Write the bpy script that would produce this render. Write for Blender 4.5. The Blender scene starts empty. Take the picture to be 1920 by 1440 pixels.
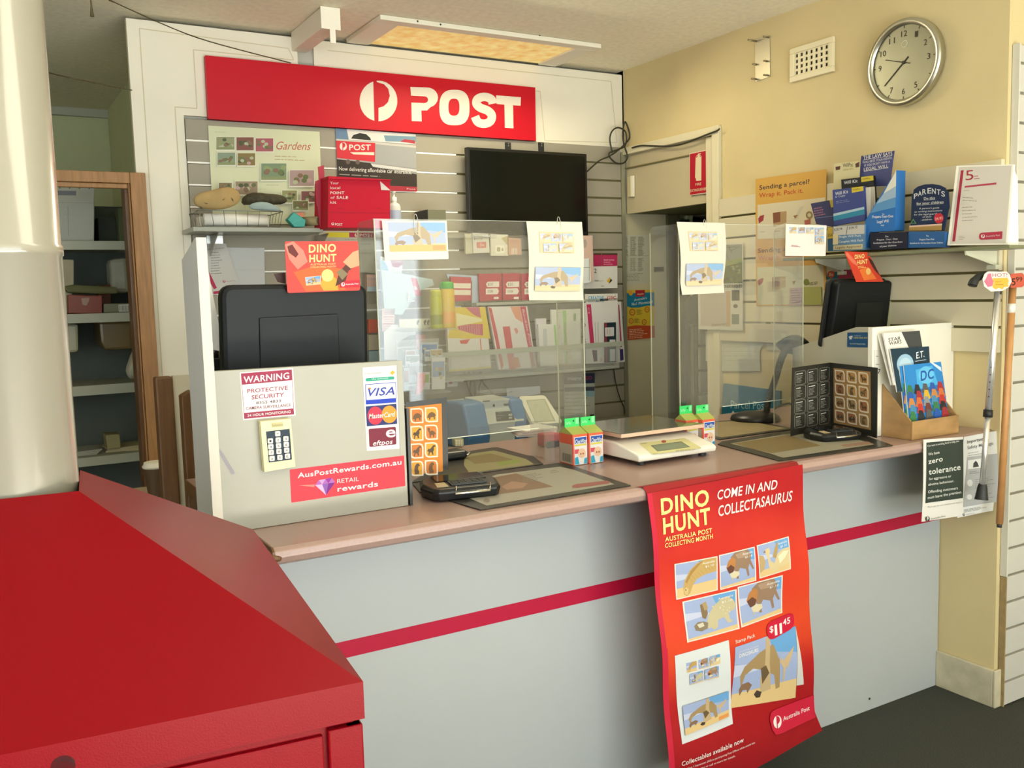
import bpy, bmesh, math, random
from mathutils import Vector as V, Matrix

random.seed(7)
sc = bpy.context.scene
# ------------------------------------------------------------------ camera
F, PI_, RO, YA, H = 1739.5, .0994496, -.0285364, .5271295, 1.5
_d = V((math.sin(YA)*math.cos(PI_), math.cos(YA)*math.cos(PI_), -math.sin(PI_)))
_r = V((math.cos(YA), -math.sin(YA), 0)); _u = _r.cross(_d)
_r, _u = _r*math.cos(RO)+_u*math.sin(RO), _u*math.cos(RO)-_r*math.sin(RO)
CAM = V((0, 0, H))
cd = bpy.data.cameras.new('camera'); cam = bpy.data.objects.new('camera', cd)
sc.collection.objects.link(cam); sc.camera = cam
cd.sensor_width = 36; cd.lens = F/1920*36; cd.clip_start = .02; cd.clip_end = 100
M3 = Matrix((_r, _u, -_d)).transposed()
cam.matrix_world = Matrix.Translation(CAM) @ M3.to_4x4()
# ------------------------------------------------------------------ world, lights, exposure
w = bpy.data.worlds.new('sky'); sc.world = w; w.use_nodes = True
bg = w.node_tree.nodes['Background']; bg.inputs[0].default_value = (.86, .93, 1, 1); bg.inputs[1].default_value = 4.9
def area(name, loc, direction, sx, sy, power, col):
    l = bpy.data.lights.new(name, 'AREA'); l.shape = 'RECTANGLE'; l.size = sx; l.size_y = sy
    l.energy = power; l.color = col
    o = bpy.data.objects.new(name, l); sc.collection.objects.link(o); o.location = loc
    o.rotation_euler = V(direction).to_track_quat('-Z', 'Y').to_euler(); return o
area('daylight_shopfront', (.6, -2.35, 1.45), (0, 1, -.02), 5.2, 2.0, 30, (.70, .88, 1))
area('daylight_side_window', (-2.3, .2, 1.5), (1, .1, -.05), 2.2, 1.6, 8, (1, .97, .90))
area('uplight_fill', (1.3, -1.4, .3), (0, .12, 1), 3.0, 1.2, 195, (1, .96, .82))  # added unseen fill near the floor, aimed up to brighten the ceiling
area('overhead_fill', (1.2, .9, 2.57), (0, 0, -1), 1.3, .35, 8, (1, .93, .72))  # added overhead fill out of view, no fitting modelled for it
area('ceiling_panel_glow', (2.05, 3.45, 2.55), (0, -.25, -1), .8, .3, 14, (1, .91, .62))
sc.view_settings.view_transform = 'Standard'; sc.view_settings.look = 'None'
sc.view_settings.gamma = 1; sc.view_settings.use_curve_mapping = False
sc.view_settings.exposure = 0.08
sc.cycles.max_bounces = 8; sc.cycles.transparent_max_bounces = 24; sc.cycles.caustics_reflective = False
sc.cycles.caustics_refractive = False
sc.cycles.use_denoising = True

# ------------------------------------------------------------------ helpers
AX = {'X': 0, 'Y': 1, 'Z': 2}
XW, YB, HC, ZC, YG, YF = 3.0084, 3.9403, 2.6145, .98, 2.32, 2.0872
def ray(x, y): return _d*F + _r*(x-960) - _u*(y-720)
class Pl:                                    # a real plane in the room
    def __init__(s, p, n):
        s.p = V(p); s.n = V(n).normalized()
        if s.n.dot(CAM-s.p) < 0: s.n = -s.n
        s.a = (V((0, 0, 1)).cross(s.n) if abs(s.n.z) < .95 else V((1, 0, 0))).normalized(); s.b = s.n.cross(s.a)
    def at(s, x, y, off=0):
        v = ray(x, y); t = (s.p-CAM).dot(s.n)/v.dot(s.n); return CAM+v*t+s.n*off
def P(ax, val):
    p = V((0, 0, 0)); p[AX[ax]] = val; n = V((0, 0, 0)); n[AX[ax]] = 1; return Pl(p, n)
def on(ax, val, x, y): return P(ax, val).at(x, y)
def pl3(a, b, c): return Pl(a, (b-a).cross(c-a))

def lin(h):
    if isinstance(h, str):
        h = h.lstrip('#'); c = [int(h[i:i+2], 16)/255 for i in (0, 2, 4)]
    else: c = h
    return tuple((x/12.92 if x <= .04045 else ((x+.055)/1.055)**2.4) for x in c)
_M = {}
def mat(name, col, rough=.5, metal=0, noise=0, scale=8, bump=0, bscale=200, emit=0, stretch=None, spec=.5, col2=None, coat=0):
    if name in _M: return _M[name]
    m = bpy.data.materials.new(name); m.use_nodes = True; nt = m.node_tree; b = nt.nodes['Principled BSDF']
    c = lin(col); b.inputs['Base Color'].default_value = (*c, 1)
    b.inputs['Roughness'].default_value = rough; b.inputs['Metallic'].default_value = metal
    b.inputs['Specular IOR Level'].default_value = spec
    if coat: b.inputs['Coat Weight'].default_value = coat; b.inputs['Coat Roughness'].default_value = .08
    tc = nt.nodes.new('ShaderNodeTexCoord'); src = tc.outputs['Object']
    if stretch:
        mp = nt.nodes.new('ShaderNodeMapping'); mp.inputs['Scale'].default_value = stretch
        nt.links.new(src, mp.inputs[0]); src = mp.outputs[0]
    if noise:
        n = nt.nodes.new('ShaderNodeTexNoise'); n.inputs['Scale'].default_value = scale; n.inputs['Detail'].default_value = 6
        nt.links.new(src, n.inputs['Vector'])
        r = nt.nodes.new('ShaderNodeValToRGB'); r.color_ramp.elements[0].position = .3; r.color_ramp.elements[1].position = .7
        c2 = lin(col2) if col2 else tuple(x*(1-noise) for x in c)
        r.color_ramp.elements[0].color = (*c2, 1); r.color_ramp.elements[1].color = (*c, 1)
        nt.links.new(n.outputs['Fac'], r.inputs[0]); nt.links.new(r.outputs[0], b.inputs['Base Color'])
    if bump:
        n = nt.nodes.new('ShaderNodeTexNoise'); n.inputs['Scale'].default_value = bscale; n.inputs['Detail'].default_value = 4
        nt.links.new(src, n.inputs['Vector']); bp = nt.nodes.new('ShaderNodeBump'); bp.inputs['Strength'].default_value = bump
        bp.inputs['Distance'].default_value = .004
        nt.links.new(n.outputs['Fac'], bp.inputs['Height']); nt.links.new(bp.outputs[0], b.inputs['Normal'])
    if emit:
        b.inputs['Emission Color'].default_value = (*c, 1); b.inputs['Emission Strength'].default_value = emit
    _M[name] = m; return m
def ink(h, rough=.5):                        # printed colour; paper and ink together return about four fifths of the light
    n = 'ink_'+h.lstrip('#')
    if n in _M: return _M[n]
    m = mat(n, h, rough, spec=.3); b = m.node_tree.nodes['Principled BSDF']; c = lin(h); b.inputs['Base Color'].default_value = (c[0]*.8, c[1]*.8, c[2]*.8, 1)
    return m
def glassmat(name, tint, haze=.05, refl=1.0):
    if name in _M: return _M[name]
    m = bpy.data.materials.new(name); m.use_nodes = True; nt = m.node_tree; nt.nodes.clear(); N = nt.nodes.new; L = nt.links.new
    out = N('ShaderNodeOutputMaterial'); t = N('ShaderNodeBsdfTransparent'); t.inputs[0].default_value = (*tint, 1)
    g = N('ShaderNodeBsdfGlossy'); g.inputs['Roughness'].default_value = .03
    df = N('ShaderNodeBsdfDiffuse'); df.inputs[0].default_value = (.9, .92, .9, 1)
    lw = N('ShaderNodeLayerWeight'); p = N('ShaderNodeMath'); p.operation = 'POWER'; p.inputs[1].default_value = 5
    L(lw.outputs['Facing'], p.inputs[0]); ma = N('ShaderNodeMath'); ma.operation = 'MULTIPLY_ADD'
    ma.inputs[1].default_value = .9; ma.inputs[2].default_value = .045*refl; L(p.outputs[0], ma.inputs[0])
    m1 = N('ShaderNodeMixShader'); m1.inputs[0].default_value = haze; L(t.outputs[0], m1.inputs[1]); L(df.outputs[0], m1.inputs[2])
    m2 = N('ShaderNodeMixShader'); L(ma.outputs[0], m2.inputs[0]); L(m1.outputs[0], m2.inputs[1]); L(g.outputs[0], m2.inputs[2])
    L(m2.outputs[0], out.inputs[0]); _M[name] = m; return m

ORG = {}                                     # world origin of each object we make
class MB:
    def __init__(s): s.v = []; s.f = []; s.m = []; s.ms = []; s.sm = []
    def mi(s, m):
        if m not in s.ms: s.ms.append(m)
        return s.ms.index(m)
    def add(s, vs, fs, m, smooth=False):
        o = len(s.v); s.v += [V(p) for p in vs]; i = s.mi(m)
        for f in fs: s.f.append([o+k for k in f]); s.m.append(i); s.sm.append(smooth)
        return s
    def box(s, a, b, m, R=None):
        a, b = V(a), V(b); c = [V((x, y, z)) for x in (a.x, b.x) for y in (a.y, b.y) for z in (a.z, b.z)]
        if R is not None: c = [R @ p for p in c]
        return s.add(c, [(0, 1, 3, 2), (4, 6, 7, 5), (0, 4, 5, 1), (2, 3, 7, 6), (0, 2, 6, 4), (1, 5, 7, 3)], m)
    def prism(s, pts, off, m):               # polygon pts (3D) swept by off
        n = len(pts); pts = [V(p) for p in pts]; off = V(off); q = [p+off for p in pts]
        return s.add(pts+q, [list(range(n))[::-1], list(range(n, 2*n))]+[[i, (i+1) % n, (i+1) % n+n, i+n] for i in range(n)], m)
    def poly(s, pts, m): return s.add(pts, [list(range(len(pts)))], m)
    def lathe(s, base, axis, prof, m, n=20, smooth=True, caps=True):   # prof: (dist along axis, radius)
        ax = V(axis).normalized(); t = ax.orthogonal().normalized(); b = ax.cross(t); vs = []; fs = []
        for h, r in prof:
            for i in range(n):
                a = 2*math.pi*i/n; vs.append(V(base)+ax*h+(t*math.cos(a)+b*math.sin(a))*r)
        for k in range(len(prof)-1):
            for i in range(n): j = (i+1) % n; fs.append((k*n+i, k*n+j, (k+1)*n+j, (k+1)*n+i))
        s.add(vs, fs, m, smooth)
        if caps:
            for k in (0, len(prof)-1):
                if prof[k][1] > 1e-5: s.add(vs[k*n:(k+1)*n], [list(range(n))], m)
        return s
    def tube(s, path, r, m, n=8, smooth=True):
        path = [V(p) for p in path]; vs = []; fs = []; up = None
        for i, p in enumerate(path):
            d = (path[min(i+1, len(path)-1)]-path[max(i-1, 0)]).normalized()
            if up is None: up = d.orthogonal().normalized()
            up = (up-d*up.dot(d)).normalized(); b = d.cross(up); rr = r[i] if isinstance(r, (list, tuple)) else r
            for k in range(n):
                a = 2*math.pi*k/n; vs.append(p+(up*math.cos(a)+b*math.sin(a))*rr)
        for i in range(len(path)-1):
            for k in range(n): j = (k+1) % n; fs.append((i*n+k, i*n+j, (i+1)*n+j, (i+1)*n+k))
        fs.append(list(range(n))[::-1]); fs.append(list(range(len(vs)-n, len(vs))))
        return s.add(vs, fs, m, smooth)
    def grid(s, fn, nu, nv, m, smooth=True):
        vs = [fn(i/nu, j/nv) for j in range(nv+1) for i in range(nu+1)]
        fs = [(j*(nu+1)+i, j*(nu+1)+i+1, (j+1)*(nu+1)+i+1, (j+1)*(nu+1)+i) for j in range(nv) for i in range(nu)]
        return s.add(vs, fs, m, smooth)
    def build(s, name, parent=None, bevel=0, solid=0, seg=2, fixn=True):
        lo = V([min(p[i] for p in s.v) for i in range(3)]); hi = V([max(p[i] for p in s.v) for i in range(3)])
        c = V(((lo.x+hi.x)/2, (lo.y+hi.y)/2, lo.z))
        me = bpy.data.meshes.new(name); me.from_pydata([p-c for p in s.v], [], s.f)
        for m in s.ms: me.materials.append(m)
        me.polygons.foreach_set('material_index', s.m); me.polygons.foreach_set('use_smooth', s.sm)
        if fixn:
            bm = bmesh.new(); bm.from_mesh(me); bmesh.ops.recalc_face_normals(bm, faces=bm.faces); bm.to_mesh(me); bm.free()
        me.update()
        o = bpy.data.objects.new(name, me); sc.collection.objects.link(o); ORG[o.name] = c
        if parent is not None: o.parent = parent; o.location = c-ORG[parent.name]
        else: o.location = c
        if bevel:
            bv = o.modifiers.new('bevel', 'BEVEL'); bv.width = bevel; bv.segments = seg; bv.limit_method = 'ANGLE'
        if solid:
            so = o.modifiers.new('solid', 'SOLIDIFY'); so.thickness = solid; so.offset = 0
        return o
def tag(o, label, cat, group=None):
    o['label'] = label; o['category'] = cat
    if group: o['group'] = group
    return o
def struct(o): o['kind'] = 'structure'; return o
def thing(name, label, cat, loc, group=None):
    o = bpy.data.objects.new(name, None); sc.collection.objects.link(o); o.location = loc; o.empty_display_size = .05
    ORG[o.name] = V(loc); return tag(o, label, cat, group)
def bx(name, a, b, m, parent=None, bevel=0): return MB().box(a, b, m).build(name, parent, bevel)
def copy_tree(o, parent=None, loc=None, rotz=None, label=None):
    c = o.copy(); sc.collection.objects.link(c); c.parent = parent
    if loc is not None:
        c.location = loc; ORG[c.name] = V(loc)
    if rotz is not None: c.rotation_euler.z = rotz
    if label: c['label'] = label
    for ch in [k for k in o.children]: copy_tree(ch, c)
    return c

# --- writing: glyph outlines of the built-in font, cached as polygons
_T = {}
def glyphs(s, bold=0, shear=0):
    k = (s, bold, shear)
    if k in _T: return _T[k]
    cu = bpy.data.curves.new('t', 'FONT'); cu.body = s; cu.size = 1; cu.resolution_u = 3; cu.offset = bold*.015; cu.shear = shear
    cu.fill_mode = 'FRONT' if hasattr(cu, 'fill_mode') else cu.fill_mode
    if bold: cu.space_character = 1+.06*bold
    o = bpy.data.objects.new('t', cu); sc.collection.objects.link(o); dg = bpy.context.evaluated_depsgraph_get()
    me = bpy.data.meshes.new_from_object(o.evaluated_get(dg))
    vs = [(v.co.x, v.co.y) for v in me.vertices]; fs = [list(p.vertices) for p in me.polygons]
    bpy.data.objects.remove(o); bpy.data.curves.remove(cu); bpy.data.meshes.remove(me)
    x0 = min([v[0] for v in vs] or [0]); x1 = max([v[0] for v in vs] or [1])
    cap = .72+.03*bold*.5
    _T[k] = ([((x-x0)/max(x1-x0, 1e-6), y/cap) for x, y in vs], fs); return _T[k]

class Card:
    """flat printed sheet lying on a real plane; outline and print are read off through the survey camera onto that plane"""
    def __init__(s, plane, z=(0, 0, 1), bend=None, th=.0008, lift=0):
        s.pl = plane; s.z = z; s.bend = bend; s.lv = 0; s.mb = MB(); s.root = None; s.th = th; s.lift = lift; s.fill = None
    def q(s, p): return (s.z[0]+p[0]/s.z[2], s.z[1]+p[1]/s.z[2])
    def at(s, p, off=0):
        x, y = s.q(p); w = s.pl.at(x, y)
        b = s.bend(w) if (s.bend and s.live) else 0
        return w+s.pl.n*(off+b+s.lift)
    live = False
    def sheet(s, name, quad, m, label=None, cat=None, group=None, parent=None, sub=1, round=0):
        if isinstance(m, str): m = ink(m)
        mb = MB()
        if s.bend:
            s.live = True; f = s.qm(quad); nu = nv = 24
            fr = [s.at(f(i/nu, j/nv)) for j in range(nv+1) for i in range(nu+1)]; bk = [p-s.pl.n*s.th for p in fr]
            fs = [(j*(nu+1)+i, j*(nu+1)+i+1, (j+1)*(nu+1)+i+1, (j+1)*(nu+1)+i) for j in range(nv) for i in range(nu)]
            mb.add(fr, fs, m, True); mb.add(bk, [g[::-1] for g in fs], m, True); s.live = False
        else:
            pts = rr(quad, round) if round else quad
            mb.prism([s.at(p) for p in pts], -s.pl.n*s.th, m)
        o = mb.build(name, parent, fixn=not s.bend); s.root = o
        if label: tag(o, label, cat, group)
        return s
    def begin(s, parent): s.root = parent; return s
    def _o(s): s.lv += 1; s.ll = None; return s.lv*.00008+(.0011 if s.bend else 0)
    ll = None
    def poly(s, pts, col):
        m = ink(col) if isinstance(col, str) else col
        o = s._o(); s.mb.poly([s.at(p, o) for p in pts], m); return s
    def qm(s, Q):
        a, b, c, d = [V((*p, 0)) for p in Q]
        return lambda u, v: tuple(((a*(1-u)+b*u)*(1-v)+(d*(1-u)+c*u)*v)[:2])
    def gquad(s, Q, col, n=12):
        m = ink(col) if isinstance(col, str) else col
        f = s.qm(Q); o = s._o(); s.mb.grid(lambda u, v: s.at(f(u, v), o), n, n, m, False); return s
    def rect(s, x0, y0, x1, y1, col): return s.poly([(x0, y0), (x1, y0), (x1, y1), (x0, y1)], col)
    def line(s, x0, y0, x1, y1, wd, col):
        d = V((x1-x0, y1-y0)); d.normalize(); n = V((-d.y, d.x))*wd/2
        if s.ll == col: s.lv -= 1            # strokes of one colour share a level
        r = s._line([(x0+n.x, y0+n.y), (x1+n.x, y1+n.y), (x1-n.x, y1-n.y), (x0-n.x, y0-n.y)], col); s.ll = col; return r
    def _line(s, pts, col): return s.poly(pts, col)
    def ell(s, cx, cy, rx, ry, col, n=28, rot=0):
        cr, sr = math.cos(rot), math.sin(rot)
        return s.poly([(cx+rx*math.cos(a)*cr-ry*math.sin(a)*sr, cy+rx*math.cos(a)*sr+ry*math.sin(a)*cr) for a in [2*math.pi*i/n for i in range(n)]], col)
    def text(s, st, x0, y0, x1, y1, h, col, bold=0, shear=0):
        """baseline from (x0,y0) to (x1,y1) in crop pixels, capital height h"""
        m = ink(col) if isinstance(col, str) else col
        vs, fs = glyphs(st, bold, shear); dx, dy = x1-x0, y1-y0; o = s._o()
        if abs(dy) > abs(dx):                # a line of print turned on its side
            k = h if dy > 0 else -h
            s.mb.add([s.at((x0+dx*u+v*k, y0+dy*u), o) for u, v in vs], fs, m); return s
        s.mb.add([s.at((x0+dx*u-s.slant*v*h, y0+dy*u-v*h), o) for u, v in vs], fs, m); return s
    slant = 0
    def words(s, x0, y0, x1, y1, rows, h, col, dy=None, fill=.9, seed=1):
        """rows of small print too fine to read, as broken strokes; (x0,y0)-(x1,y1) first row, dy row step"""
        m = ink(col) if isinstance(col, str) else col; rnd = random.Random(seed); o = s._o()
        for r in range(rows):
            x = 0; end = fill*(.6+.4*rnd.random())
            while x < end:
                l = min(.05+.12*rnd.random(), end-x)
                a = lambda u, k: s.at((x0+(x1-x0)*u, y0+(y1-y0)*u+r*(dy or h*2)+k), o)
                s.mb.poly([a(x, 0), a(x+l, 0), a(x+l, h), a(x, h)], m); x += l+.025
        return s
    def logo(s, cx, cy, rx, ry, col, sk=0):
        L = [(-.28, -.96)]+[(math.cos(a), math.sin(a)) for a in [math.radians(-106-i*(148/14)) for i in range(15)]]+[(-.22, .97)]
        L = [(x, y) for x, y in L]
        R = [(-.1, -.995)]+[(math.cos(a), math.sin(a)) for a in [math.radians(-90+i*180/20) for i in range(21)]]+[(0, .34), (.28, .26), (.5, .06), (.6, -.25), (.52, -.6), (.3, -.82), (-.08, -.93)]
        m = ink(col); o = s._o()
        for K in (L, R): s.mb.poly([s.at((cx+x*rx, cy+y*ry+x*rx*sk), o) for x, y in K], m)
        return s
    def done(s, name='print'):
        if s.mb.v:
            o = s.mb.build(name, s.root, fixn=False)
            if s.bend:                       # cut the flat print into strips, then let it follow the sheet
                wc = ORG[o.name]; bm = bmesh.new(); bm.from_mesh(o.data)
                for ax_k, d in ((2, V((0, 0, 1))), (0, s.pl.n.cross(V((0, 0, 1))))):
                    ks = [v.co.dot(d) for v in bm.verts]; k = min(ks); st = .012
                    while k < max(ks):
                        k += st; g = bm.verts[:]+bm.edges[:]+bm.faces[:]; bmesh.ops.bisect_plane(bm, geom=g, plane_co=d*k, plane_no=d, dist=1e-6)
                bmesh.ops.triangulate(bm, faces=bm.faces)
                for v in bm.verts: v.co += s.pl.n*s.bend(wc+v.co)
                bm.to_mesh(o.data); bm.free()
        s.mb = MB(); return s.root
def rr(quad, k=.08, n=4):                    # rounded quad outline
    a = [V((*p, 0)) for p in quad]; out = []
    for i in range(4):
        p, c, q = a[i-1], a[i], a[(i+1) % 4]
        L0 = (p-c).length; L1 = (q-c).length; r = k*min(L0, L1)
        s0 = c+(p-c)/L0*r; s1 = c+(q-c)/L1*r
        for t in range(n+1):
            t /= n; out.append(tuple((s0*(1-t)**2+c*2*t*(1-t)+s1*t*t)[:2]))
    return out

# little painted landscape with long-necked dinosaurs for the stamps
def dino(c, Q, kind=0, pale=0):
    f = c.qm(Q); mix = lambda h: '%02x%02x%02x' % tuple(int(int(h[i:i+2], 16)*(1-pale)+240*pale) for i in (0, 2, 4))
    pp = lambda pts, col: c.poly([f(u, v) for u, v in pts], mix(col))
    hz = (.78, .72, .95, .8, .95)[kind % 5]
    pp([(0, 0), (1, 0), (1, hz), (0, hz)], 'a3b3d8'); pp([(.55, 0), (1, 0), (1, .35), (.62, .25)], '6fa8dc')
    pp([(0, .3), (.4, .36), (.5, .45), (0, .5)], 'c9cfe6'); pp([(0, hz), (1, hz-.06), (1, 1), (0, 1)], 'e3c48a')
    if kind == 0:
        pp([(.1, .5), (.16, .36), (.4, .2), (.62, .14), (.72, .4), (.74, .8), (.68, .82), (.64, .6), (.5, .5), (.3, .42), (.18, .5), (.13, .7)], 'a98e62')
        pp([(.5, .02), (.57, 0), (.56, .4), (.6, .8), (.44, .84), (.42, .6), (.48, .5)], 'c7ae84')
        pp([(.42, .45), (.5, .42), (.56, .55), (.46, .7)], '6e5a3e')
        pp([(.72, .42), (.74, .36), (.78, .42), (.86, .34), (.96, .25), (.9, .42), (.84, .55), (.82, .5), (.8, .72), (.78, .72), (.78, .52)], 'd0b58c')
        pp([(.1, .72), (.14, .64), (.24, .62), (.3, .68), (.24, .8), (.22, .74), (.16, .74), (.12, .82)], '8c6d52')
        pp([(.34, .84), (.38, .78), (.46, .82), (.44, .9), (.38, .9)], '4c3f33')
    elif kind == 1:                          # long neck bending down
        pp([(.17, .92), (.16, .74), (.2, .52), (.34, .24), (.5, .08), (.66, 0), (1, 0), (1, .42), (.7, .46), (.5, .55), (.4, .72), (.33, .92), (.25, 1)], 'c9a766')
        pp([(.22, .56), (.36, .26), (.52, .1), (.68, .02), (.5, .22), (.36, .4), (.26, .62)], 'b08a4e'); pp([(.18, .78), (.24, .72), (.3, .8), (.26, .96), (.2, .92)], 'd8bf86')
        for k in range(9): u = .3+k*.075; c.line(*f(u, .42-.03*k if k < 5 else .12+.01*k), *f(u+.09, .58-.035*k), 1.6*(1 if c.z[2] < 6 else 2), mix('9a7a44'))
        pp([(.2, .8), (.235, .78), (.23, .83)], '4c3820')
    elif kind == 2:                          # bulky grazer with lowered head
        pp([(.3, .12), (.44, 0), (.82, 0), (.9, .16), (.88, .34), (.97, .62), (.93, .64), (.84, .44), (.8, .56), (.83, .8), (.78, .82), (.73, .58), (.56, .5), (.5, .62), (.52, .82), (.46, .82), (.42, .56), (.34, .5)], '9c7f66')
        pp([(.16, .4), (.24, .2), (.36, .12), (.44, .2), (.42, .44), (.36, .58), (.24, .6)], 'c08248'); pp([(.17, .42), (.3, .34), (.4, .44), (.36, .58), (.24, .6)], '6c4838')
        pp([(.44, .06), (.7, .02), (.86, .16), (.7, .22), (.5, .2)], 'b3967c'); pp([(.26, .62), (.38, .56), (.52, .6), (.54, .7), (.42, .78), (.3, .74)], 'e0d3b0'); pp([(.3, .76), (.34, .74), (.33, .82), (.3, .82)], 'cbbd98')
    elif kind == 3:                          # pale crested runner
        pp([(.2, .26), (.24, .16), (.34, .14), (.38, .24), (.34, .36), (.36, .56), (.48, .68), (.6, .42), (.8, .3), (1, .3), (1, .76), (.84, .86), (.66, .84), (.56, .96), (.4, .92), (.3, .74), (.27, .42)], 'dcc898')
        pp([(.44, .46), (.56, .14), (.66, .02), (.64, .26), (.54, .54)], 'b99c64'); pp([(.62, .5), (.8, .38), (.98, .4), (.84, .6), (.66, .74)], 'f0e4c0'); pp([(0, .3), (.14, .34), (.2, .56), (.14, .78), (0, .86)], 'c4a878'); pp([(.14, .24), (.22, .2), (.22, .27)], '8c6c3c')
    else:                                    # armoured walker
        pp([(.3, .16), (.4, .12), (.44, .42), (.38, .56), (.32, .5)], '8a7352'); pp([(.34, .14), (.42, .1), (.45, .3), (.38, .34)], 'b39a6c')
        pp([(.38, .72), (.44, .48), (.56, .28), (.72, .12), (.86, .1), (.96, .24), (1, .36), (.96, .5), (.84, .52), (.86, .72), (.92, .78), (.82, .8), (.74, .62), (.62, .66), (.6, .84), (.52, .88), (.48, .8), (.42, .82)], 'cbbf98')
        pp([(.14, .66), (.22, .58), (.34, .6), (.42, .66), (.4, .8), (.28, .84), (.16, .78)], '8d7f66'); pp([(.2, .64), (.32, .62), (.34, .72), (.24, .74)], 'd9d2ba'); rn = random.Random(2)
        for _ in range(12): p = f(.52+.36*rn.random(), .26+.28*rn.random()); q = f(.02, 0); z = f(0, 0); c.ell(p[0], p[1], (q[0]-z[0])*.8, (q[0]-z[0])*.6, mix('ddd3b2'), 6)

# ------------------------------------------------------------------ materials
m_wall = mat('plaster_cream', 'd3c190', .9, noise=.12, scale=2.5, bump=.12, bscale=60)
m_wallg = mat('plaster_grey', 'b9b8aa', .85, noise=.15, scale=3)
m_ceil = mat('ceiling_texture', 'f2e9cf', .95, noise=.12, scale=40, bump=.6, bscale=90)
m_floor = mat('carpet_dark', '3d4038', .98, noise=.55, scale=260, bump=.4, bscale=400)
m_slat = mat('slat_grey', '968f7e', .5, noise=.04, scale=3)
m_slatr = mat('slat_cream', 'd0c7a8', .5, noise=.08, scale=3)
m_slatn = mat('slat_white', 'c2c0b6', .45)
m_groove = mat('groove_insert', 'f0eee6', .4)
m_grooved = mat('groove_olive', '6a6238', .7)
m_white = mat('white_laminate', 'a09e90', .4, noise=.03, scale=4)
m_white2 = mat('white_paint', 'e6e0cc', .5, noise=.05, scale=3)
m_red = mat('red_enamel', '78030e', .36, noise=.06, scale=3, bump=.05, bscale=500, spec=.13)
m_sign = mat('sign_red', 'be0f22', .42, spec=.25)
m_wood = mat('brown_wood', 'ab7c48', .5, noise=.35, scale=14, stretch=(6, 6, .5))
m_wood2 = mat('dark_brown_wood', '6d4a26', .5, noise=.35, scale=14, stretch=(6, 6, .5))
m_ply = mat('plywood', 'b08a58', .55, noise=.3, scale=9, stretch=(1.5, 1.5, 3))
m_top = mat('pink_laminate', 'a58a80', .28, noise=.08, scale=150)
m_front = mat('counter_grey', 'acb1b0', .42, noise=.05, scale=2)
m_stripe = mat('counter_stripe', 'ac1236', .45, spec=.25)
m_black = mat('black_plastic', '15171a', .35)
m_blackm = mat('black_matt', '1b1d1c', .55)
m_dark = mat('dark_grey', '2c2e2e', .5)
m_chrome = mat('chrome', 'c9c9c4', .2, 1)
m_alu = mat('brushed_aluminium', 'c4c4bf', .3, 1)
m_wire = mat('wire_grey', '8f948f', .35, .8)
m_paper = mat('paper', 'e9e7df', .75)
m_glass = glassmat('perspex', (.965, .975, .965), .035, 1.5)
m_clear = glassmat('clear_plastic', (.95, .96, .95), .12)
m_edge = mat('perspex_edge', 'cfd6c6', .3)
m_cream = mat('cream_plastic', 'ece8d2', .4)
m_screen = mat('screen_black', '0d1110', .12)
m_darkroom = mat('dim_wall', 'd0d4a8', .9, noise=.1, scale=2)
m_col = mat('column_paint', '8e897a', .28, noise=.03, scale=5, coat=1)
# ================================================================== ROOM
m_wpane = glassmat('window_glass', (.97, .985, .98), .01, .8)
S = lambda name, a, b, m, bevel=0: struct(bx(name, a, b, m, None, bevel))
S('floor', (-2.6, -2.7, -.1), (6.2, 6.3, 0), m_floor)
S('ceiling', (-2.6, -2.7, HC), (6.2, 6.3, HC+.1), m_ceil)
YN = 1.87                                     # where the right wall stops and the slatted return begins
mb = MB()                                     # right wall with the doorway cut out
mb.box((XW, YN, 0), (XW+.14, 3.22, HC), m_wall); mb.box((XW, 3.22, 2.225), (XW+.14, YB+.16, HC), m_wall)
struct(mb.build('wall_right'))
S('wall_return', (XW+.14, YN, 0), (4.6, YN+.1, HC), m_wall)
S('wall_back', (.66, YB+.02, 0), (XW, YB+.16, 2.6), m_wallg)
S('wall_far', (-2.6, 5.96, 0), (6.2, 6.1, HC), m_darkroom)
S('wall_left', (-2.6, -2.7, 0), (-2.5, -.95, HC), m_wall); S('wall_left_far', (-2.6, 1.4, 0), (-2.5, 6.1, HC), m_wall)
mb = MB(); mb.box((-2.6, -.95, 0), (-2.5, 1.4, .65), m_wall); mb.box((-2.6, -.95, 2.35), (-2.5, 1.4, HC), m_wall); struct(mb.build('wall_left_sill'))
mb = MB(); mb.box((-2.6, -2.7, 0), (6.2, -2.6, .4), m_wall); mb.box((-2.6, -2.7, 2.5), (6.2, -2.6, HC), m_wall)
mb.box((3.4, -2.7, .4), (6.2, -2.6, 2.5), m_wall); struct(mb.build('wall_front'))
S('wall_near_right', (4.5, -2.7, 0), (4.6, YN, HC), m_wall)
# shop windows behind the camera (seen only as reflections)
for nm, fr in (('window_1', [(-2.5, -.9, 2.5)]), ):
    mb = MB()
    for x in (-2.5, -1.1, .4, 1.9, 3.34): mb.box((x, -2.68, .4), (x+.06, -2.62, 2.5), m_alu)
    mb.box((-2.5, -2.68, .4), (3.4, -2.62, .46), m_alu); mb.box((-2.5, -2.68, 1.95), (3.4, -2.62, 2.0), m_alu)
    wn_ = struct(mb.build(nm)); [MB().box((x+.062, -2.652, .465), (x+1.4, -2.648, 1.948), m_wpane).build('pane', wn_) for x in (-2.5, -1.1, .4, 1.9)]; [MB().box((x+.062, -2.652, 2.002), (x+1.4, -2.648, 2.498), m_wpane).build('pane', wn_) for x in (-2.5, -1.1, .4, 1.9)]
mb = MB()
for y in (-.95, .2, 1.34): mb.box((-2.58, y, .65), (-2.52, y+.06, 2.35), m_alu)
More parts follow.
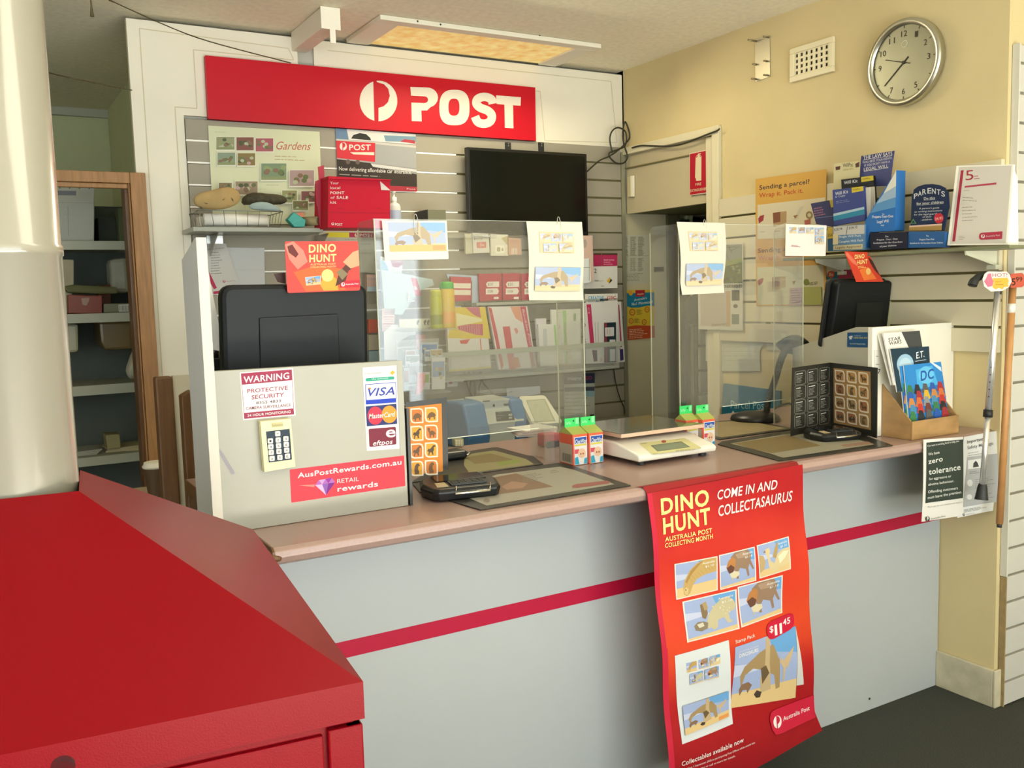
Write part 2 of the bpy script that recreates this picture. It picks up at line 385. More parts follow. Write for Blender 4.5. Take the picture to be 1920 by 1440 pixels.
wn_ = struct(mb.build('window_2')); [MB().box((-2.552, y+.062, .652), (-2.548, y+1.13, 2.348), m_wpane).build('pane', wn_) for y in (-.95, .2)]
# cornice on the far wall, skirting
S('trim_3', (-2.5, 5.93, HC-.045), (1.2, 5.96, HC), mat('cornice_grey', 'b9b9a8', .8))
# --- white surround panels that frame the sign (coplanar, face at YB)
y0 = YB
def yp(x, z): return (x, y0, z)
def panel(name, pts, m=m_white2, th=.03):
    mb = MB(); mb.prism([yp(*p) for p in pts], (0, th, 0), m); return struct(mb.build(name))
tl = on('Y', YB, 236, 34); xr = 1.288
panel('trim_1', [(.6134, .0), (.6134, 2.594), (xr, 2.594), (xr, 2.478), (.90, 2.478), (.90, 2.24), (.807, 2.24), (.807, 0)])
panel('trim_2', [(1.36, 2.44), (1.36, 2.565), (1.40, 2.592), (3.0, 2.592), (3.0, 2.20), (2.47, 2.215), (2.47, 2.44)])
mb = MB()                                     # fine bead lines of the surround
for a, b in (((.66, 2.56), (1.25, 2.545)), ((.66, 2.56), (.66, .9)), ((.86, 2.5), (.86, 2.27)), ((.86, 2.27), (.775, 2.27)), ((.775, 2.27), (.775, .9)), ((.86, 2.5), (1.27, 2.5)), ((1.27, 2.5), (1.25, 2.545)),
             ((1.42, 2.555), (2.93, 2.555)), ((2.93, 2.555), (2.96, 2.25)), ((2.96, 2.25), (2.52, 2.235)), ((2.52, 2.235), (2.50, 2.47)), ((2.50, 2.47), (1.42, 2.47))):
    d = V((b[0]-a[0], 0, b[1]-a[1])).normalized(); n = V((-d.z, 0, d.x))*.0018
    A, B = V(yp(*a))+V((0, -.0012, 0)), V(yp(*b))+V((0, -.0012, 0)); mb.poly([A+n, B+n, B-n, A-n], mat('bead', 'c9bf9e', .6))
struct(mb.build('trim_4'))
# --- slatted wall behind the counter: each board its own piece
sl = thing('slat_wall', 'grey slatted display wall under the red sign, with white groove inserts', 'slat wall', (1.9, YB, .6))
zs = [2.2285, 2.141, 2.054, 1.965, 1.876, 1.787, 1.700, 1.612, 1.523, 1.435, 1.347, 1.258, 1.170, 1.081, .993, .904, .816, .727, .60]
first = None
for i in range(len(zs)-1):
    h = zs[i]-zs[i+1]; x1 = 3.0 if False else 2.975
    if abs(h-.088) < .0012 and first: copy_tree(first, sl, V((first.location.x, first.location.y, zs[i+1]+.004-ORG['slat_wall'].z)))
    else:
        o = bx('board', (.809, YB-.012, zs[i+1]+.004), (x1, YB+.006, zs[i]-.004), m_slat, sl, .0012)
        if abs(h-.088) < .0012: first = o
mb = MB(); mb2 = MB()
for z in zs[1:-1]:
    mb.box((.809, YB-.0105, z-.0036), (2.02, YB+.004, z+.0036), m_groove)
    mb2.box((2.02, YB-.004, z-.0038), (2.975, YB+.004, z+.0038), m_grooved)
for m_, n_ in ((mb, 'groove_insert'), (mb2, 'groove')): o = m_.build(n_, sl); o['kind'] = 'stuff'
tag(bx('steel_upright', (2.977, YB-.014, .6), (3.0, YB+.01, 2.2), mat('galv', 'a9a68c', .45, .6)), 'thin slotted steel upright at the corner beside the doorway', 'upright')
# --- doorway in the right wall
dfm = mat('door_frame_paint', 'd8cfae', .5, noise=.08, scale=6)
mb = MB(); mb.box((XW-.02, 3.218, 0), (XW+.15, 3.262, 2.222), dfm); mb.box((XW-.008, 3.262, 0), (XW+.15, 3.315, 2.18), dfm)
mb.box((XW-.02, 3.262, 2.185), (XW+.15, YB-.004, 2.222), dfm); struct(mb.build('door_1', bevel=.003))
mb = MB(); mb.box((XW+.004, 3.315, 1.885), (XW+.03, YB-.01, 2.185), mat('header_grey', 'b7ab8b', .6, noise=.05)); mb.box((XW-.004, 3.315, 2.115), (XW+.03, YB-.01, 2.121), m_grooved)
struct(mb.build('trim_5'))
mb = MB(); mb.box((XW, YB, 0), (3.28, YB+.1, 1.885), mat('passage_wall', 'c0b694', .7, noise=.1, scale=3))
mb.box((3.28, YB-.02, 0), (3.36, YB+.1, 1.885), mat('passage_frame', '5c5a3e', .6, noise=.2)); mb.box((XW, YB, 1.885), (6.2, YB+.12, HC), m_wallg)
mb.box((3.43, YB+.0, 0), (3.47, YB+.1, 1.9), m_darkroom)
struct(mb.build('wall_passage'))
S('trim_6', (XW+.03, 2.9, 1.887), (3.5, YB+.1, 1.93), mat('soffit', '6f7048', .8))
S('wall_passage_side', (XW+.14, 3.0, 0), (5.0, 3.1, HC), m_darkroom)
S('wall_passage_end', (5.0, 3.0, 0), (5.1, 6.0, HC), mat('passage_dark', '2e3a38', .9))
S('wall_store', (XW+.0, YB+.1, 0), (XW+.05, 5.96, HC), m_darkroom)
# dark door leaf standing in the passage
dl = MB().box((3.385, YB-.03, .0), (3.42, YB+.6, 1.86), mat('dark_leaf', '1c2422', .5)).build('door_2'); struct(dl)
# skirting below the counter on the right wall
bs = MB(); bs.box((XW-.014, YN-.004, 0), (XW+.0, YF, .135), mat('skirting', 'cfc6a8', .6, noise=.3, scale=14)); bs.box((XW-.014, YN-.014, 0), (XW+.03, YN-.004, .135), mat('skirting', 'cfc6a8'))
struct(bs.build('baseboard_right', bevel=.003))
# --- cream slat boards on the right wall
rs = thing('slat_wall', 'cream slatted boards on the side wall above the counter', 'slat wall', (XW, 2.5, 1.24))
zr = [1.894, 1.806, 1.711, 1.614, 1.518, 1.423, 1.332, 1.242]; first = None
for i in range(len(zr)-1):
    bx('board', (XW-.02, YN+.004, zr[i+1]+.005), (XW-.001, 3.2155, zr[i]-.004), m_slatr, rs, .001)
o = MB(); [o.box((XW-.006, YN+.004, z-.005), (XW-.0005, 3.2155, z+.005), m_grooved) for z in zr[1:-1]]; o.build('groove', rs)['kind'] = 'stuff'
# --- white slat boards of the return wall, near right
ns = thing('slat_wall', 'white slatted boards at the right edge, reaching down to the carpet', 'slat wall', (3.3, 1.85, 0))
zn = [2.2585]+[1.8136+.0958*k for k in (4, 3, 2, 1)]+[1.8136-.0958*k for k in range(19)]+[.002]; first = None
for i in range(len(zn)-1):
    h = zn[i]-zn[i+1]
    if first and abs(h-.0958) < .001: copy_tree(first, ns, V((first.location.x, first.location.y, zn[i+1]+.005)))
    else:
        o = bx('board', (3.034, 1.846, zn[i+1]+.005), (3.9, 1.866, zn[i]-.004), m_slatn, ns, .001)
        if abs(h-.0958) < .001: first = o
o = MB(); [o.box((3.034, 1.858, z-.006), (3.9, 1.867, z+.006), mat('groove_shadow', '8f8a78', .7)) for z in zn[1:-1]]; o.build('groove', ns)['kind'] = 'stuff'
o = MB(); o.box((3.026, 1.844, .47), (3.0335, 1.868, 2.26), mat('edge_trim', 'c9c6b8', .5)); o.build('edge_trim', ns)
o = MB(); o.box((3.028, 1.846, .002), (3.0335, 1.867, .468), mat('raw_mdf', 'a08a5e', .8, noise=.3, scale=30)); o.build('raw_edge', ns)

# ================================================================== COUNTER
ct = MB(); x0, x1 = .515, XW-.002
prof = [(1.905, ZC-.04), (1.893, ZC-.034), (1.886, ZC-.02), (1.889, ZC-.007), (1.900, ZC), (2.80, ZC), (2.80, ZC-.04)]
ct.prism([(x0, y, z) for y, z in prof], (x1-x0, 0, 0), m_top)
ct = tag(ct.build('worktop', bevel=.002), 'long pink speckled counter worktop with a rounded front edge', 'worktop')
mb = MB(); mb.prism([(x0-.004, y, z) for y, z in prof], (.004, 0, 0), m_wood2); mb.tube([(x0-.012, 1.90, ZC-.02), (x0+.012, 1.884, ZC-.022)], [.016, .004], m_wood2); mb.build('chipped_end', ct)
cf = thing('service_counter', 'pale grey counter front panel with a crimson stripe', 'counter', (1.8, YF, 0))
x0 = .545; zt, zb = .671, .629
bx('lower_panel', (x0, YF, .002), (XW-.004, YF+.02, zb), m_front, cf)
bx('stripe', (x0, YF-.0008, zb), (XW-.004, YF+.02, zt), m_stripe, cf)
bx('upper_panel', (x0, YF, zt), (XW-.004, YF+.02, ZC-.041), m_front, cf)
bx('end_panel', (x0, YF+.02, .002), (x0+.018, 2.78, ZC-.041), m_front, cf)
mb = MB(); q = on('Y', YF-.001, 1630, 1310); mb.lathe(q, (0, -1, 0), [(0, .004), (.002, .004), (.003, .001)], m_dark, 10); mb.build('screw_hole', cf)
# staff-side bench below
sb = thing('staff_bench', 'low staff bench behind the counter with a pale edge', 'bench', (1.9, 3.3, 0))
bx('bench_top', (.9, 3.42, .80), (2.94, YB-.016, .83), m_white, sb); bx('bench_edge', (.9, 3.40, .775), (2.94, 3.42, .832), mat('bench_edge', 'c9c4b4', .5), sb)
bx('lower_shelf', (.9, 3.42, .50), (2.94, YB-.016, .52), m_white, sb)
for x in (.92, 2.88): bx('leg', (x, 3.5, 0.002), (x+.04, 3.88, .499), m_dark, sb)

# ================================================================== RED CABINET AND COLUMN
P1 = on('Z', 1.05, 681, 1278); P2 = on('Z', 1.05, 475, 993)
e = P2-P1; L = e.length; ed = e/L; nd = V((-ed.y, ed.x, 0)); W = L*.92*1.0
ax_ = (P1+P2)/2+nd*W/2; Lw = W
c4 = [P1, P2, P2+nd*Lw, P1+nd*Lw]
apex = V((ax_.x, ax_.y, 1.306))
rc = thing('red_cabinet', 'glossy red cabinet with a pyramid top built around the white column', 'cabinet', (ax_.x, ax_.y, 0))
hole = .080
def lvl(p, t): return p.lerp(apex, t)
mb = MB()
t1 = 1-hole*.98/(Lw/2)
for i in range(4):
    a, b = c4[i], c4[(i+1) % 4]; mb.poly([a, b, lvl(b, t1), lvl(a, t1)], m_red)
mb.build('pyramid_lid', rc)
dn = V((0, 0, -1))
mb = MB(); n4 = [ (p-ax_).normalized()*.004 for p in [V((c.x, c.y, 0)) for c in c4]]
for i in range(4):
    a, b = c4[i], c4[(i+1) % 4]
    mb.poly([a, b, b+dn*.045, a+dn*.045], m_red)
    ai, bi = a.lerp(V((ax_.x, ax_.y, a.z)), .06), b.lerp(V((ax_.x, ax_.y, b.z)), .06); mb.poly([a+dn*.045, b+dn*.045, bi+dn*.045, ai+dn*.045], m_red)
mb.build('rim', rc)
def inset(p, f, z): q = V((p.x, p.y, 0)).lerp(V((ax_.x, ax_.y, 0)), f); return V((q.x, q.y, z))
b4 = [inset(p, .008, 1.004) for p in c4]; 
mb = MB()
mb.prism([inset(p, .03, .06) for p in c4], (0, 0, .944), m_red); mb.build('body', rc)
# front (towards the camera side) recessed door with corner posts
def wallpc(name, i, u0, u1, z0, z1, out, th=.02):
    a, b = b4[i], b4[(i+1) % 4]; d = (b-a); n = V((d.y, -d.x, 0)).normalized()
    if n.dot(V((ax_.x, ax_.y, 0))-V((a.x, a.y, 0))) > 0: n = -n
    p0, p1 = a+d*u0, a+d*u1; p0.z = p1.z = z0; q0, q1 = p0+n*out, p1+n*out
    MB().prism([q0, q1, q1-n*th, q0-n*th], (0, 0, z1-z0), m_red).build(name, rc, .002)
for i in range(4):
    wallpc('corner_post', i, -.001, .055, .06, .998, .001); wallpc('corner_post', i, .945, 1.001, .06, .998, .001)
wallpc('door', 3, .062, .938, .08, .992, -.003)
wallpc('side_panel', 0, .062, .938, .08, .992, -.003); wallpc('side_panel', 1, .062, .938, .08, .992, -.003); wallpc('side_panel', 2, .062, .938, .08, .992, -.003)
MB().prism([inset(p, .04, .002) for p in c4], (0, 0, .058), m_blackm).build('plinth', rc)
kq = pl3(c4[0]+dn*.05, c4[3]+dn*.05, c4[0]+dn*.5).at(118, 1437)
MB().lathe(kq, (c4[0]-c4[3]).cross(dn), [(0, .012), (.012, .012), (.016, .008)], m_blackm, 14).build('lock', rc)
co = MB(); co.lathe((ax_.x, ax_.y, 1.06), (0, 0, 1), [(0, .0785), (.505, .0785), (.507, .0805), (.519, .0805), (.521, .0785), (HC-1.061, .0785)], m_col, 64)
tag(co.build('column'), 'round satin white column rising through the red cabinet', 'column')

# ================================================================== CEILING THINGS
# light box
Z0 = 2.593
def oz(x, y, z=Z0): return on('Z', z, x, y)
pa, pb = oz(702, 44), oz(1143, 84); yn = (pa.y+pb.y)/2; xl, xr_ = pa.x, pb.x; yf = 3.937
lb = thing('ceiling_light_box', 'white framed ceiling light box with a yellowed mottled panel', 'light', ((xl+xr_)/2, (yn+yf)/2, Z0))
for n_, a, b in (('frame_rail', (xl, yn, Z0), (xr_, yn+.055, HC-.002)), ('frame_rail', (xl, yf-.006, Z0+.012), (xr_, yf, HC-.002)),
                 ('frame_rail', (xl, yn+.055, Z0), (xl+.10, yf-.007, HC-.002)), ('frame_rail', (xr_-.10, yn+.055, Z0), (xr_, yf-.007, HC-.002))):
    bx(n_, a, b, m_white2, lb, .002)
m_dif = mat('yellow_diffuser', 'e3cf8c', .5, noise=1, scale=16, col2='c99f4c', emit=0)
b_ = m_dif.node_tree.nodes['Principled BSDF']; rp = [n for n in m_dif.node_tree.nodes if n.type == 'VALTORGB'][0]
m_dif.node_tree.links.new(rp.outputs[0], b_.inputs['Emission Color']); b_.inputs['Emission Strength'].default_value = .55
bx('diffuser', (xl+.10, yn+.055, Z0+.008), (xr_-.10, yf-.007, Z0+.018), m_dif, lb)
for x, y in ((783, 40), (826, 46), (1012, 66)):
    p = on('Y', yn, x, y); MB().lathe(p, (0, -1, 0), [(0, .004), (.0015, .004)], m_dark, 8).build('screw', lb)
# square duct running back to the wall
a = on('Z', 2.54, 562, 104); ne = on('Z', 2.54, 600, 50)
q_ = on('Z', 2.575, 619, 33); dx0, dx1 = q_.x-.033, q_.x+.033
bm_ = thing('ceiling_duct', 'square white duct along the ceiling with a hanging end tab', 'duct', (1.32, 3.6, 2.53))
yd = q_.y
bx('duct', (dx0, yd, 2.535), (dx1, YB+.0, HC-.002), m_white2, bm_, .002)
bx('end_cap', (dx0-.006, yd-.006, 2.53), (dx1+.006, yd, HC-.002), mat('cap_white', 'f0ead8', .5), bm_)
bx('end_tab', (dx0+.028, yd-.006, 2.478), (dx0+.050, yd-.001, 2.53), mat('cap_white', 'f0ead8', .5), bm_)
MB().lathe(on('X', dx0, 596, 72), (-1, 0, 0), [(0, .004), (.002, .004)], m_alu, 10).build('screw', bm_)
# loose wires
def wire(name, pts, r, m, label, sag=0, cat='wire'):
    return tag(MB().tube(pts, r, m, 6).build(name), label, cat)
def smooth(pts, n=6):
    pts = [V(p) for p in pts]; out = []
    for i in range(len(pts)-1):
        p0, p1, p2, p3 = pts[max(i-1, 0)], pts[i], pts[i+1], pts[min(i+2, len(pts)-1)]
        for t in range(n):
            t /= n; out.append(.5*((2*p1)+(p2-p0)*t+(2*p0-5*p1+4*p2-p3)*t*t+(3*p1-p0-3*p2+p3)*t**3))
    return out+[pts[-1]]
mw = mat('wire_brown', '4a401f', .6)
wire('ceiling_wire', smooth([on('Z', 2.60, 205, 0), on('Z', 2.585, 300, 43), on('Y', 3.6, 390, 77), on('Y', 3.9, 545, 118)]), [.004]+[.0022]*17+[.002], mw, 'thin dark wire slung from the ceiling to the red sign')
wire('hanging_wire', smooth([on('Z', 2.58, 28, 118), on('Y', 3.6, 110, 141), on('Y', 3.93, 247, 169)]), .0022, mw, 'thin dark wire strung in front of the dim back room')
tag(MB().tube([on('Y', 2.9, 169, -14), on('Y', 2.9, 171, 10), on('Y', 2.9, 173, 31)], [.002, .002, .0055], mw, 8).build('cable_end'), 'dark cable end dangling from the ceiling beside the column', 'cable')
# ================================================================== SIGN
YS = YB-.03
sg = thing('shop_sign', 'long red fascia sign reading POST in white above the slatted wall', 'sign', (1.69, YS, 2.23))
c = Card(P('Y', YS), (560, 0, 3), th=.027)
c.sheet('sign_board', [(-525, 311), (1331, 492), (1335, 791), (-507, 667)], m_sign, parent=sg)
c.logo(449, 568, 106, 114, 'f3ead8'); c.done('logo')
c = Card(P('Y', YS-.0005), (560, 0, 3)); c.begin(sg); W_ = 'f3ead8'
ps = [(628, 489), (722, 492)]+[(722+62*math.sin(a)+0, 549-57*math.cos(a)) for a in [i*math.pi/10 for i in range(1, 10)]]+[(722, 622), (690, 622), (692, 683), (636, 681), (634, 577), (708, 580)]+[(708+20*math.sin(a), 561+19*math.cos(a)) for a in [i*math.pi/6 for i in range(0, 7)]]+[(632, 538)]
c.poly(ps, W_); c.done('letter')
oo, ii = [], []
for i in range(40):
    a = 2*math.pi*i/40; sx = abs(math.cos(a))**.75*(1 if math.cos(a) > 0 else -1); sy = abs(math.sin(a))**.75*(1 if math.sin(a) > 0 else -1)
    oo.append(c.at((876+85*sx, 605+100*sy), .0005)); ii.append(c.at((873+31*sx, 603+48*sy), .0005))
mo = MB(); mo.add(oo+ii, [(i, (i+1) % 40, (i+1) % 40+40, i+40) for i in range(40)], ink(W_)); mo.build('letter', sg, fixn=False)
cl_ = smooth([V((*p, 0)) for p in ((1092, 584), (1083, 558), (1045, 545), (1008, 556), (1000, 583), (1022, 606), (1062, 622), (1086, 648), (1078, 682), (1044, 696), (1008, 686), (992, 655))], 5)
o_ = c._o(); L_s, R_s = [], []
for i, p in enumerate(cl_):
    d = (cl_[min(i+1, len(cl_)-1)]-cl_[max(i-1, 0)]).normalized(); n = V((-d.y, d.x, 0))*24; L_s.append(c.at(tuple((p+n)[:2]), o_)); R_s.append(c.at(tuple((p-n)[:2]), o_))
k_ = len(cl_); c.mb.add(L_s+R_s, [(i, i+1, k_+i+1, k_+i) for i in range(k_-1)], ink(W_)); c.done('letter')
c.poly([(1110, 536), (1250, 547), (1248, 595), (1206, 592), (1208, 722), (1160, 719), (1157, 589), (1114, 585)], W_); c.done('letter')

# ================================================================== LEFT COUNTER SCREEN (board box with stickers)
YH = 2.08
A = (360, 640, 4)
hood = thing('counter_screen', 'white boxed screen on the counter covered in stickers', 'counter screen', (.68, YH, ZC))
xl, xr_ = .452, .9045; zt = 1.3405
mb = MB(); mb.prism([(xl, YH, ZC+.001), (xr_, YH, ZC+.001), (xr_, YH, zt), (xl, YH, zt+.004)], (0, .018, 0), m_white); mb.build('front_board', hood, .001)
bx('side_board', (xr_-.016, YH+.0185, ZC+.001), (xr_, YH+.13, zt-.02), m_white, hood)
bx('back_board', (xl, YH+.019, zt-.03), (xr_-.017, YH+.10, zt-.012), m_white, hood)
c = Card(P('Y', YH), A, lift=.0005); c.begin(hood); c.poly([(185, 775), (240, 850), (325, 990), (300, 1000), (255, 930), (215, 860)], 'a5a0a8'); c.poly([(205, 1225), (225, 1270), (228, 1335), (212, 1340)], '8c8560'); c.line(1535, 140, 1580, 1245, 2.5, 'bdb8ac'); c.done('scuff')
pH = P('Y', YH)
# warning sticker
c = Card(pH, A, lift=.0008)
c.sheet('warning_sticker', [(357, 235), (757, 200), (777, 555), (382, 592)], 'f1ebe6', 'white and maroon camera surveillance warning sticker above the keypad', 'sticker')
mr = 'a12a4c'
c.poly([(366, 241), (748, 210), (752, 291), (372, 326)], mr); c.poly([(388, 537), (761, 502), (765, 547), (391, 581)], mr)
for a, b in (((372, 326), (391, 540)), ((752, 291), (761, 502))): c.line(*a, *b, 3, mr)
c.text('WARNING', 386, 312, 728, 280, 50, 'f3ecea', 1.2)
c.text('PROTECTIVE', 414, 388, 718, 362, 31, mr, .7); c.text('SECURITY', 446, 435, 690, 414, 32, mr, .7)
c.text('8355 4833', 480, 472, 666, 456, 22, '6a5560', .5); c.text('CAMERA SURVEILLANCE', 404, 514, 740, 487, 23, '8a4660', .4)
c.text('24 HOUR MONITORING', 415, 566, 738, 536, 20, 'f3ecea', .6); c.done()
# payment sticker
c = Card(pH, A, lift=.0008)
c.sheet('payment_sticker', [(1278, 197), (1532, 180), (1556, 805), (1310, 822)], 'f0ece6', 'tall sticker strip of accepted payment cards at the right of the white screen', 'sticker')
c.text('Commonwealth', 1292, 249, 1425, 238, 12, '6a6a50', .3); c.poly([(1483, 236), (1504, 216), (1522, 234), (1500, 254)], 'e0b23c')
c.poly(rr([(1300, 277), (1515, 262), (1517, 285), (1301, 301)], .45), '2ea58a'); c.text('We welcome', 1345, 290, 1470, 280, 12, 'd8efe6')
c.poly([(1298, 322), (1528, 306), (1530, 458), (1303, 474)], '1b3fc0'); c.poly([(1302, 326), (1524, 311), (1526, 425), (1308, 440)], 'f2efee')
c.text('VISA', 1318, 412, 1518, 398, 62, '2f43a6', 1, .25); c.poly([(1316, 346), (1338, 346), (1344, 364), (1328, 356)], 'e08a3a')
c.poly([(1302, 488), (1531, 468), (1537, 618), (1310, 637)], '22306e')
c.ell(1373, 557, 58, 68, 'd5334a'); c.ell(1478, 547, 57, 66, 'e8992e'); c.text('MasterCard', 1326, 580, 1520, 562, 38, 'f4efe8', .8, .15)
c.poly(rr([(1315, 650), (1530, 633), (1536, 778), (1322, 798)], .08), 'f2ecea'); c.poly(rr([(1322, 656), (1526, 640), (1531, 772), (1328, 792)], .08), '7e2038')
c.text('e', 1452, 720, 1524, 714, 88, 'f2e8ea', 1); c.text('eftpos', 1356, 782, 1502, 768, 38, 'f2e8ea', .8, .2); c.done()
# rewards sticker
c = Card(pH, A, lift=.0008)
c.sheet('rewards_sticker', [(733, 962), (1590, 856), (1599, 1084), (745, 1210)], 'e23a4a', 'bright red rewards sticker along the lower right of the white screen', 'sticker', round=.03)
c.text('AusPostRewards.com.au', 792, 1025, 1570, 922, 40, 'f6eeee', .9); c.text('RETAIL', 1088, 1064, 1250, 1046, 32, 'f4dcdc', .2)
c.text('rewards', 1090, 1126, 1394, 1086, 40, 'f6eeee', 1)
c.poly([(922, 1078), (950, 1040), (1048, 1022), (1072, 1058), (1004, 1152)], 'b56ac0'); c.poly([(922, 1078), (975, 1072), (1004, 1152)], 'e0b9e2'); c.poly([(975, 1072), (1022, 1064), (1004, 1152)], '8e5cb4')
c.poly([(1022, 1064), (1072, 1058), (1004, 1152)], '7a1a8c'); c.poly([(950, 1040), (1000, 1032), (975, 1072)], 'cfa2d6'); c.poly([(1000, 1032), (1048, 1022), (1022, 1064)], '9a2a9e')
c.poly([(800, 1080), (920, 1072), (915, 1092)], 'ef8a80'); c.done()
# keypad
kp = thing('keypad', 'cream security keypad with a dark blue key field', 'keypad', on('Y', YH, 520, 884))
c = Card(P('Y', YH-.02), A, th=.019); c.sheet('housing', [(513, 602), (740, 580), (775, 940), (545, 980)], mat('keypad_cream', 'e3d9a2', .45), parent=kp)
c.poly([(554, 676), (732, 656), (750, 886), (576, 910)], '263848'); c.poly([(594, 613), (682, 605), (684, 638), (597, 646)], 'cfc48e'); c.text('Solution', 600, 640, 680, 632, 18, '8f8658'); c.done('key_field')
kk = [('*', 643, 694)]+[(str(i+1), 588+(i % 3)*58+(i//3)*3, 748-(i % 3)*8+(i//3)*43) for i in range(9)]+[('#', 601, 879), ('0', 659, 871), ('E', 716, 862)]
for s_, x, y in kk:
    c = Card(P('Y', YH-.0245), A, th=.004); c.sheet('key', rr([(x-19, y-18), (x+19, y-21), (x+20, y+17), (x-18, y+20)], .2), 'ece9df', parent=kp)
    c.text(s_, x-7, y+9, x+7, y+8, 17, '3a3a3a', .5); c.done()
# divider board at the end of the counter
XD = .4525
mb = MB(); pts = [on('X', XD-.02, *p) for p in ((366, 447), (342, 487))]; 
dp = [V((XD-.022, 2.06, 0)), V((XD-.022, 2.06, pts[0].z)), V((XD-.022, max(2.07, pts[0].y), pts[0].z)), V((XD-.022, pts[1].y, pts[1].z)), V((XD-.022, pts[1].y, 0))]
dp = [V((p.x, p.y, max(p.z, .002))) for p in dp]
mb.prism(dp, (.021, 0, 0), mat('divider_grey', 'c3c2bc', .5)); d_ = mb.build('divider_board', bevel=.0015)
tag(d_, 'tall white divider board standing at the left end of the counter', 'divider'); MB().prism([V((XD-.0222, 2.055, .002)), V((XD-.0222, 2.055, pts[0].z+.001)), V((XD-.0008, 2.055, pts[0].z+.001)), V((XD-.0008, 2.055, .002))], (0, .0045, 0), mat('edge_white', 'cbc4b6', .5)).build('front_edge', d_)

# left monitor (seen from behind)
Bc = (340, 400, 4.5)
YM = 2.27; mo = thing('monitor', 'large black monitor seen from behind, rounded corners, behind the stickered screen', 'monitor', (.68, YM, ZC))
pm_ = P('Y', YM)
def sh(nm, Q, y, th, m, par, rd=.1, bev=.004):
    MB().prism([P('Y', y).at(*p) for p in rr(Q, rd, 5)], (0, th, 0), m).build(nm, par, bev)
m_mon = mat('monitor_black', '111516', .45, noise=.1, scale=2, spec=.25)
sh('rear_shell', [(414, 534), (690, 531), (693, 735), (420, 745)], YM, .045, m_mon, mo, .12, .012)
sh('screen_bezel', [(416, 536), (688, 533), (691, 735), (422, 745)], YM+.047, .015, m_blackm, mo, .1)
sh('vent_panel', [(486, 596), (634, 588), (638, 700), (489, 704)], YM-.004, .006, mat('monitor_panel', '0e1213', .45, spec=.25), mo, .03, .002)
bx('vent_slot', on('Y', YM-.0055, 488, 597), on('Y', YM-.0035, 634, 592)+V((0, .001, .0)), m_blackm, mo)
bx('stand', (.64, YM+.0, ZC+.0), (.74, YM+.06, ZC+.12), m_blackm, mo, .004); bx('base', (.60, YM-.04, ZC+.0015), (.80, YM+.16, ZC+.016), m_blackm, mo, .004)
# dinosaur card on top of it
K = (340, 220, 4)
mtc = P('Y', YM-.012)
c = Card(mtc, K, th=.001)
def dinocard(c, Q, big=True, parent=None):
    f = c.qm(Q); pp = lambda pts, col: c.poly([f(u, v) for u, v in pts], col)
    pp([(0, .06), (.12, 0), (.25, .18), (.3, .4), (.16, .55), (.05, .35)], 'e78a78'); pp([(.03, .1), (.1, .06), (.18, .25), (.14, .32), (.05, .22)], '6f2a26')
    pp([(.1, .6), (.4, .48), (.75, .55), (.8, .98), (.25, .98)], 'ef6a34'); pp([(.45, .85), (.55, .6), (.68, .75), (.7, .98), (.5, .98)], 'f2a93c')
    pp([(.98, .22), (.72, .62), (.66, .9), (.8, .82), (.85, .6), (1, .45)], '5a3328'); pp([(.78, .42), (.92, .22), (1, .18), (1, .5), (.88, .55)], 'e8a982'); pp([(.68, .62), (.76, .55), (.84, .66), (.76, .78)], '8a7a5a')
    a, b = f(.56, .68), f(.56+.085, .68); c.ell(a[0], a[1], (b[0]-a[0])*.97, (b[0]-a[0]), 'f0df8a')
    def tx(s, u, v, u2, v2, h, col, bd=0): q1, q2 = f(u, v), f(u2, v2); hh = (V(f(u, v))-V(f(u, v-h))).length; c.text(s, *q1, *q2, hh, col, bd)
    tx('DINO', .32, .22, .69, .21, .16, 'f4e995', 1.6); tx('HUNT', .32, .41, .69, .40, .15, 'f4e995', 1.6)
    tx('AUSTRALIA POST', .33, .475, .68, .47, .035, 'f3d98a', .5); tx('COLLECTING MONTH', .33, .525, .68, .52, .035, 'f3d98a', .5)
    pp([(.25, .7), (.47, .68), (.46, .85), (.26, .87)], 'd9ccb8'); dino(c, [f(.26, .71), f(.46, .69), f(.45, .84), f(.27, .86)], 0)
    pp([(.73, .84), (.8, .8), (1, .79), (.99, .93), (.72, .93)], 'd2253c'); g = f(.765, .868); g2 = f(.79, .868); c.logo(g[0], g[1], g2[0]-g[0], (g2[0]-g[0])*1.15, 'f6ecec')
    tx('Australia Post', .8, .885, .975, .875, .035, 'f6ecec', .3)
Q1 = [(775, 930), (1326, 928), (1342, 1298), (795, 1318)]
c.sheet('promo_card', Q1, 'dd4a42', 'red and orange dinosaur promotion card propped on the big black monitor', 'card', round=.05)
dinocard(c, Q1); c.done()
c = Card(P('Y', YM+.02), K, th=.001); c.sheet('card_clip', [(693, 1173), (780, 1165), (785, 1250), (722, 1235)], '4a2f2a', 'small dark brown card poking up behind the dinosaur promotion card', 'card')
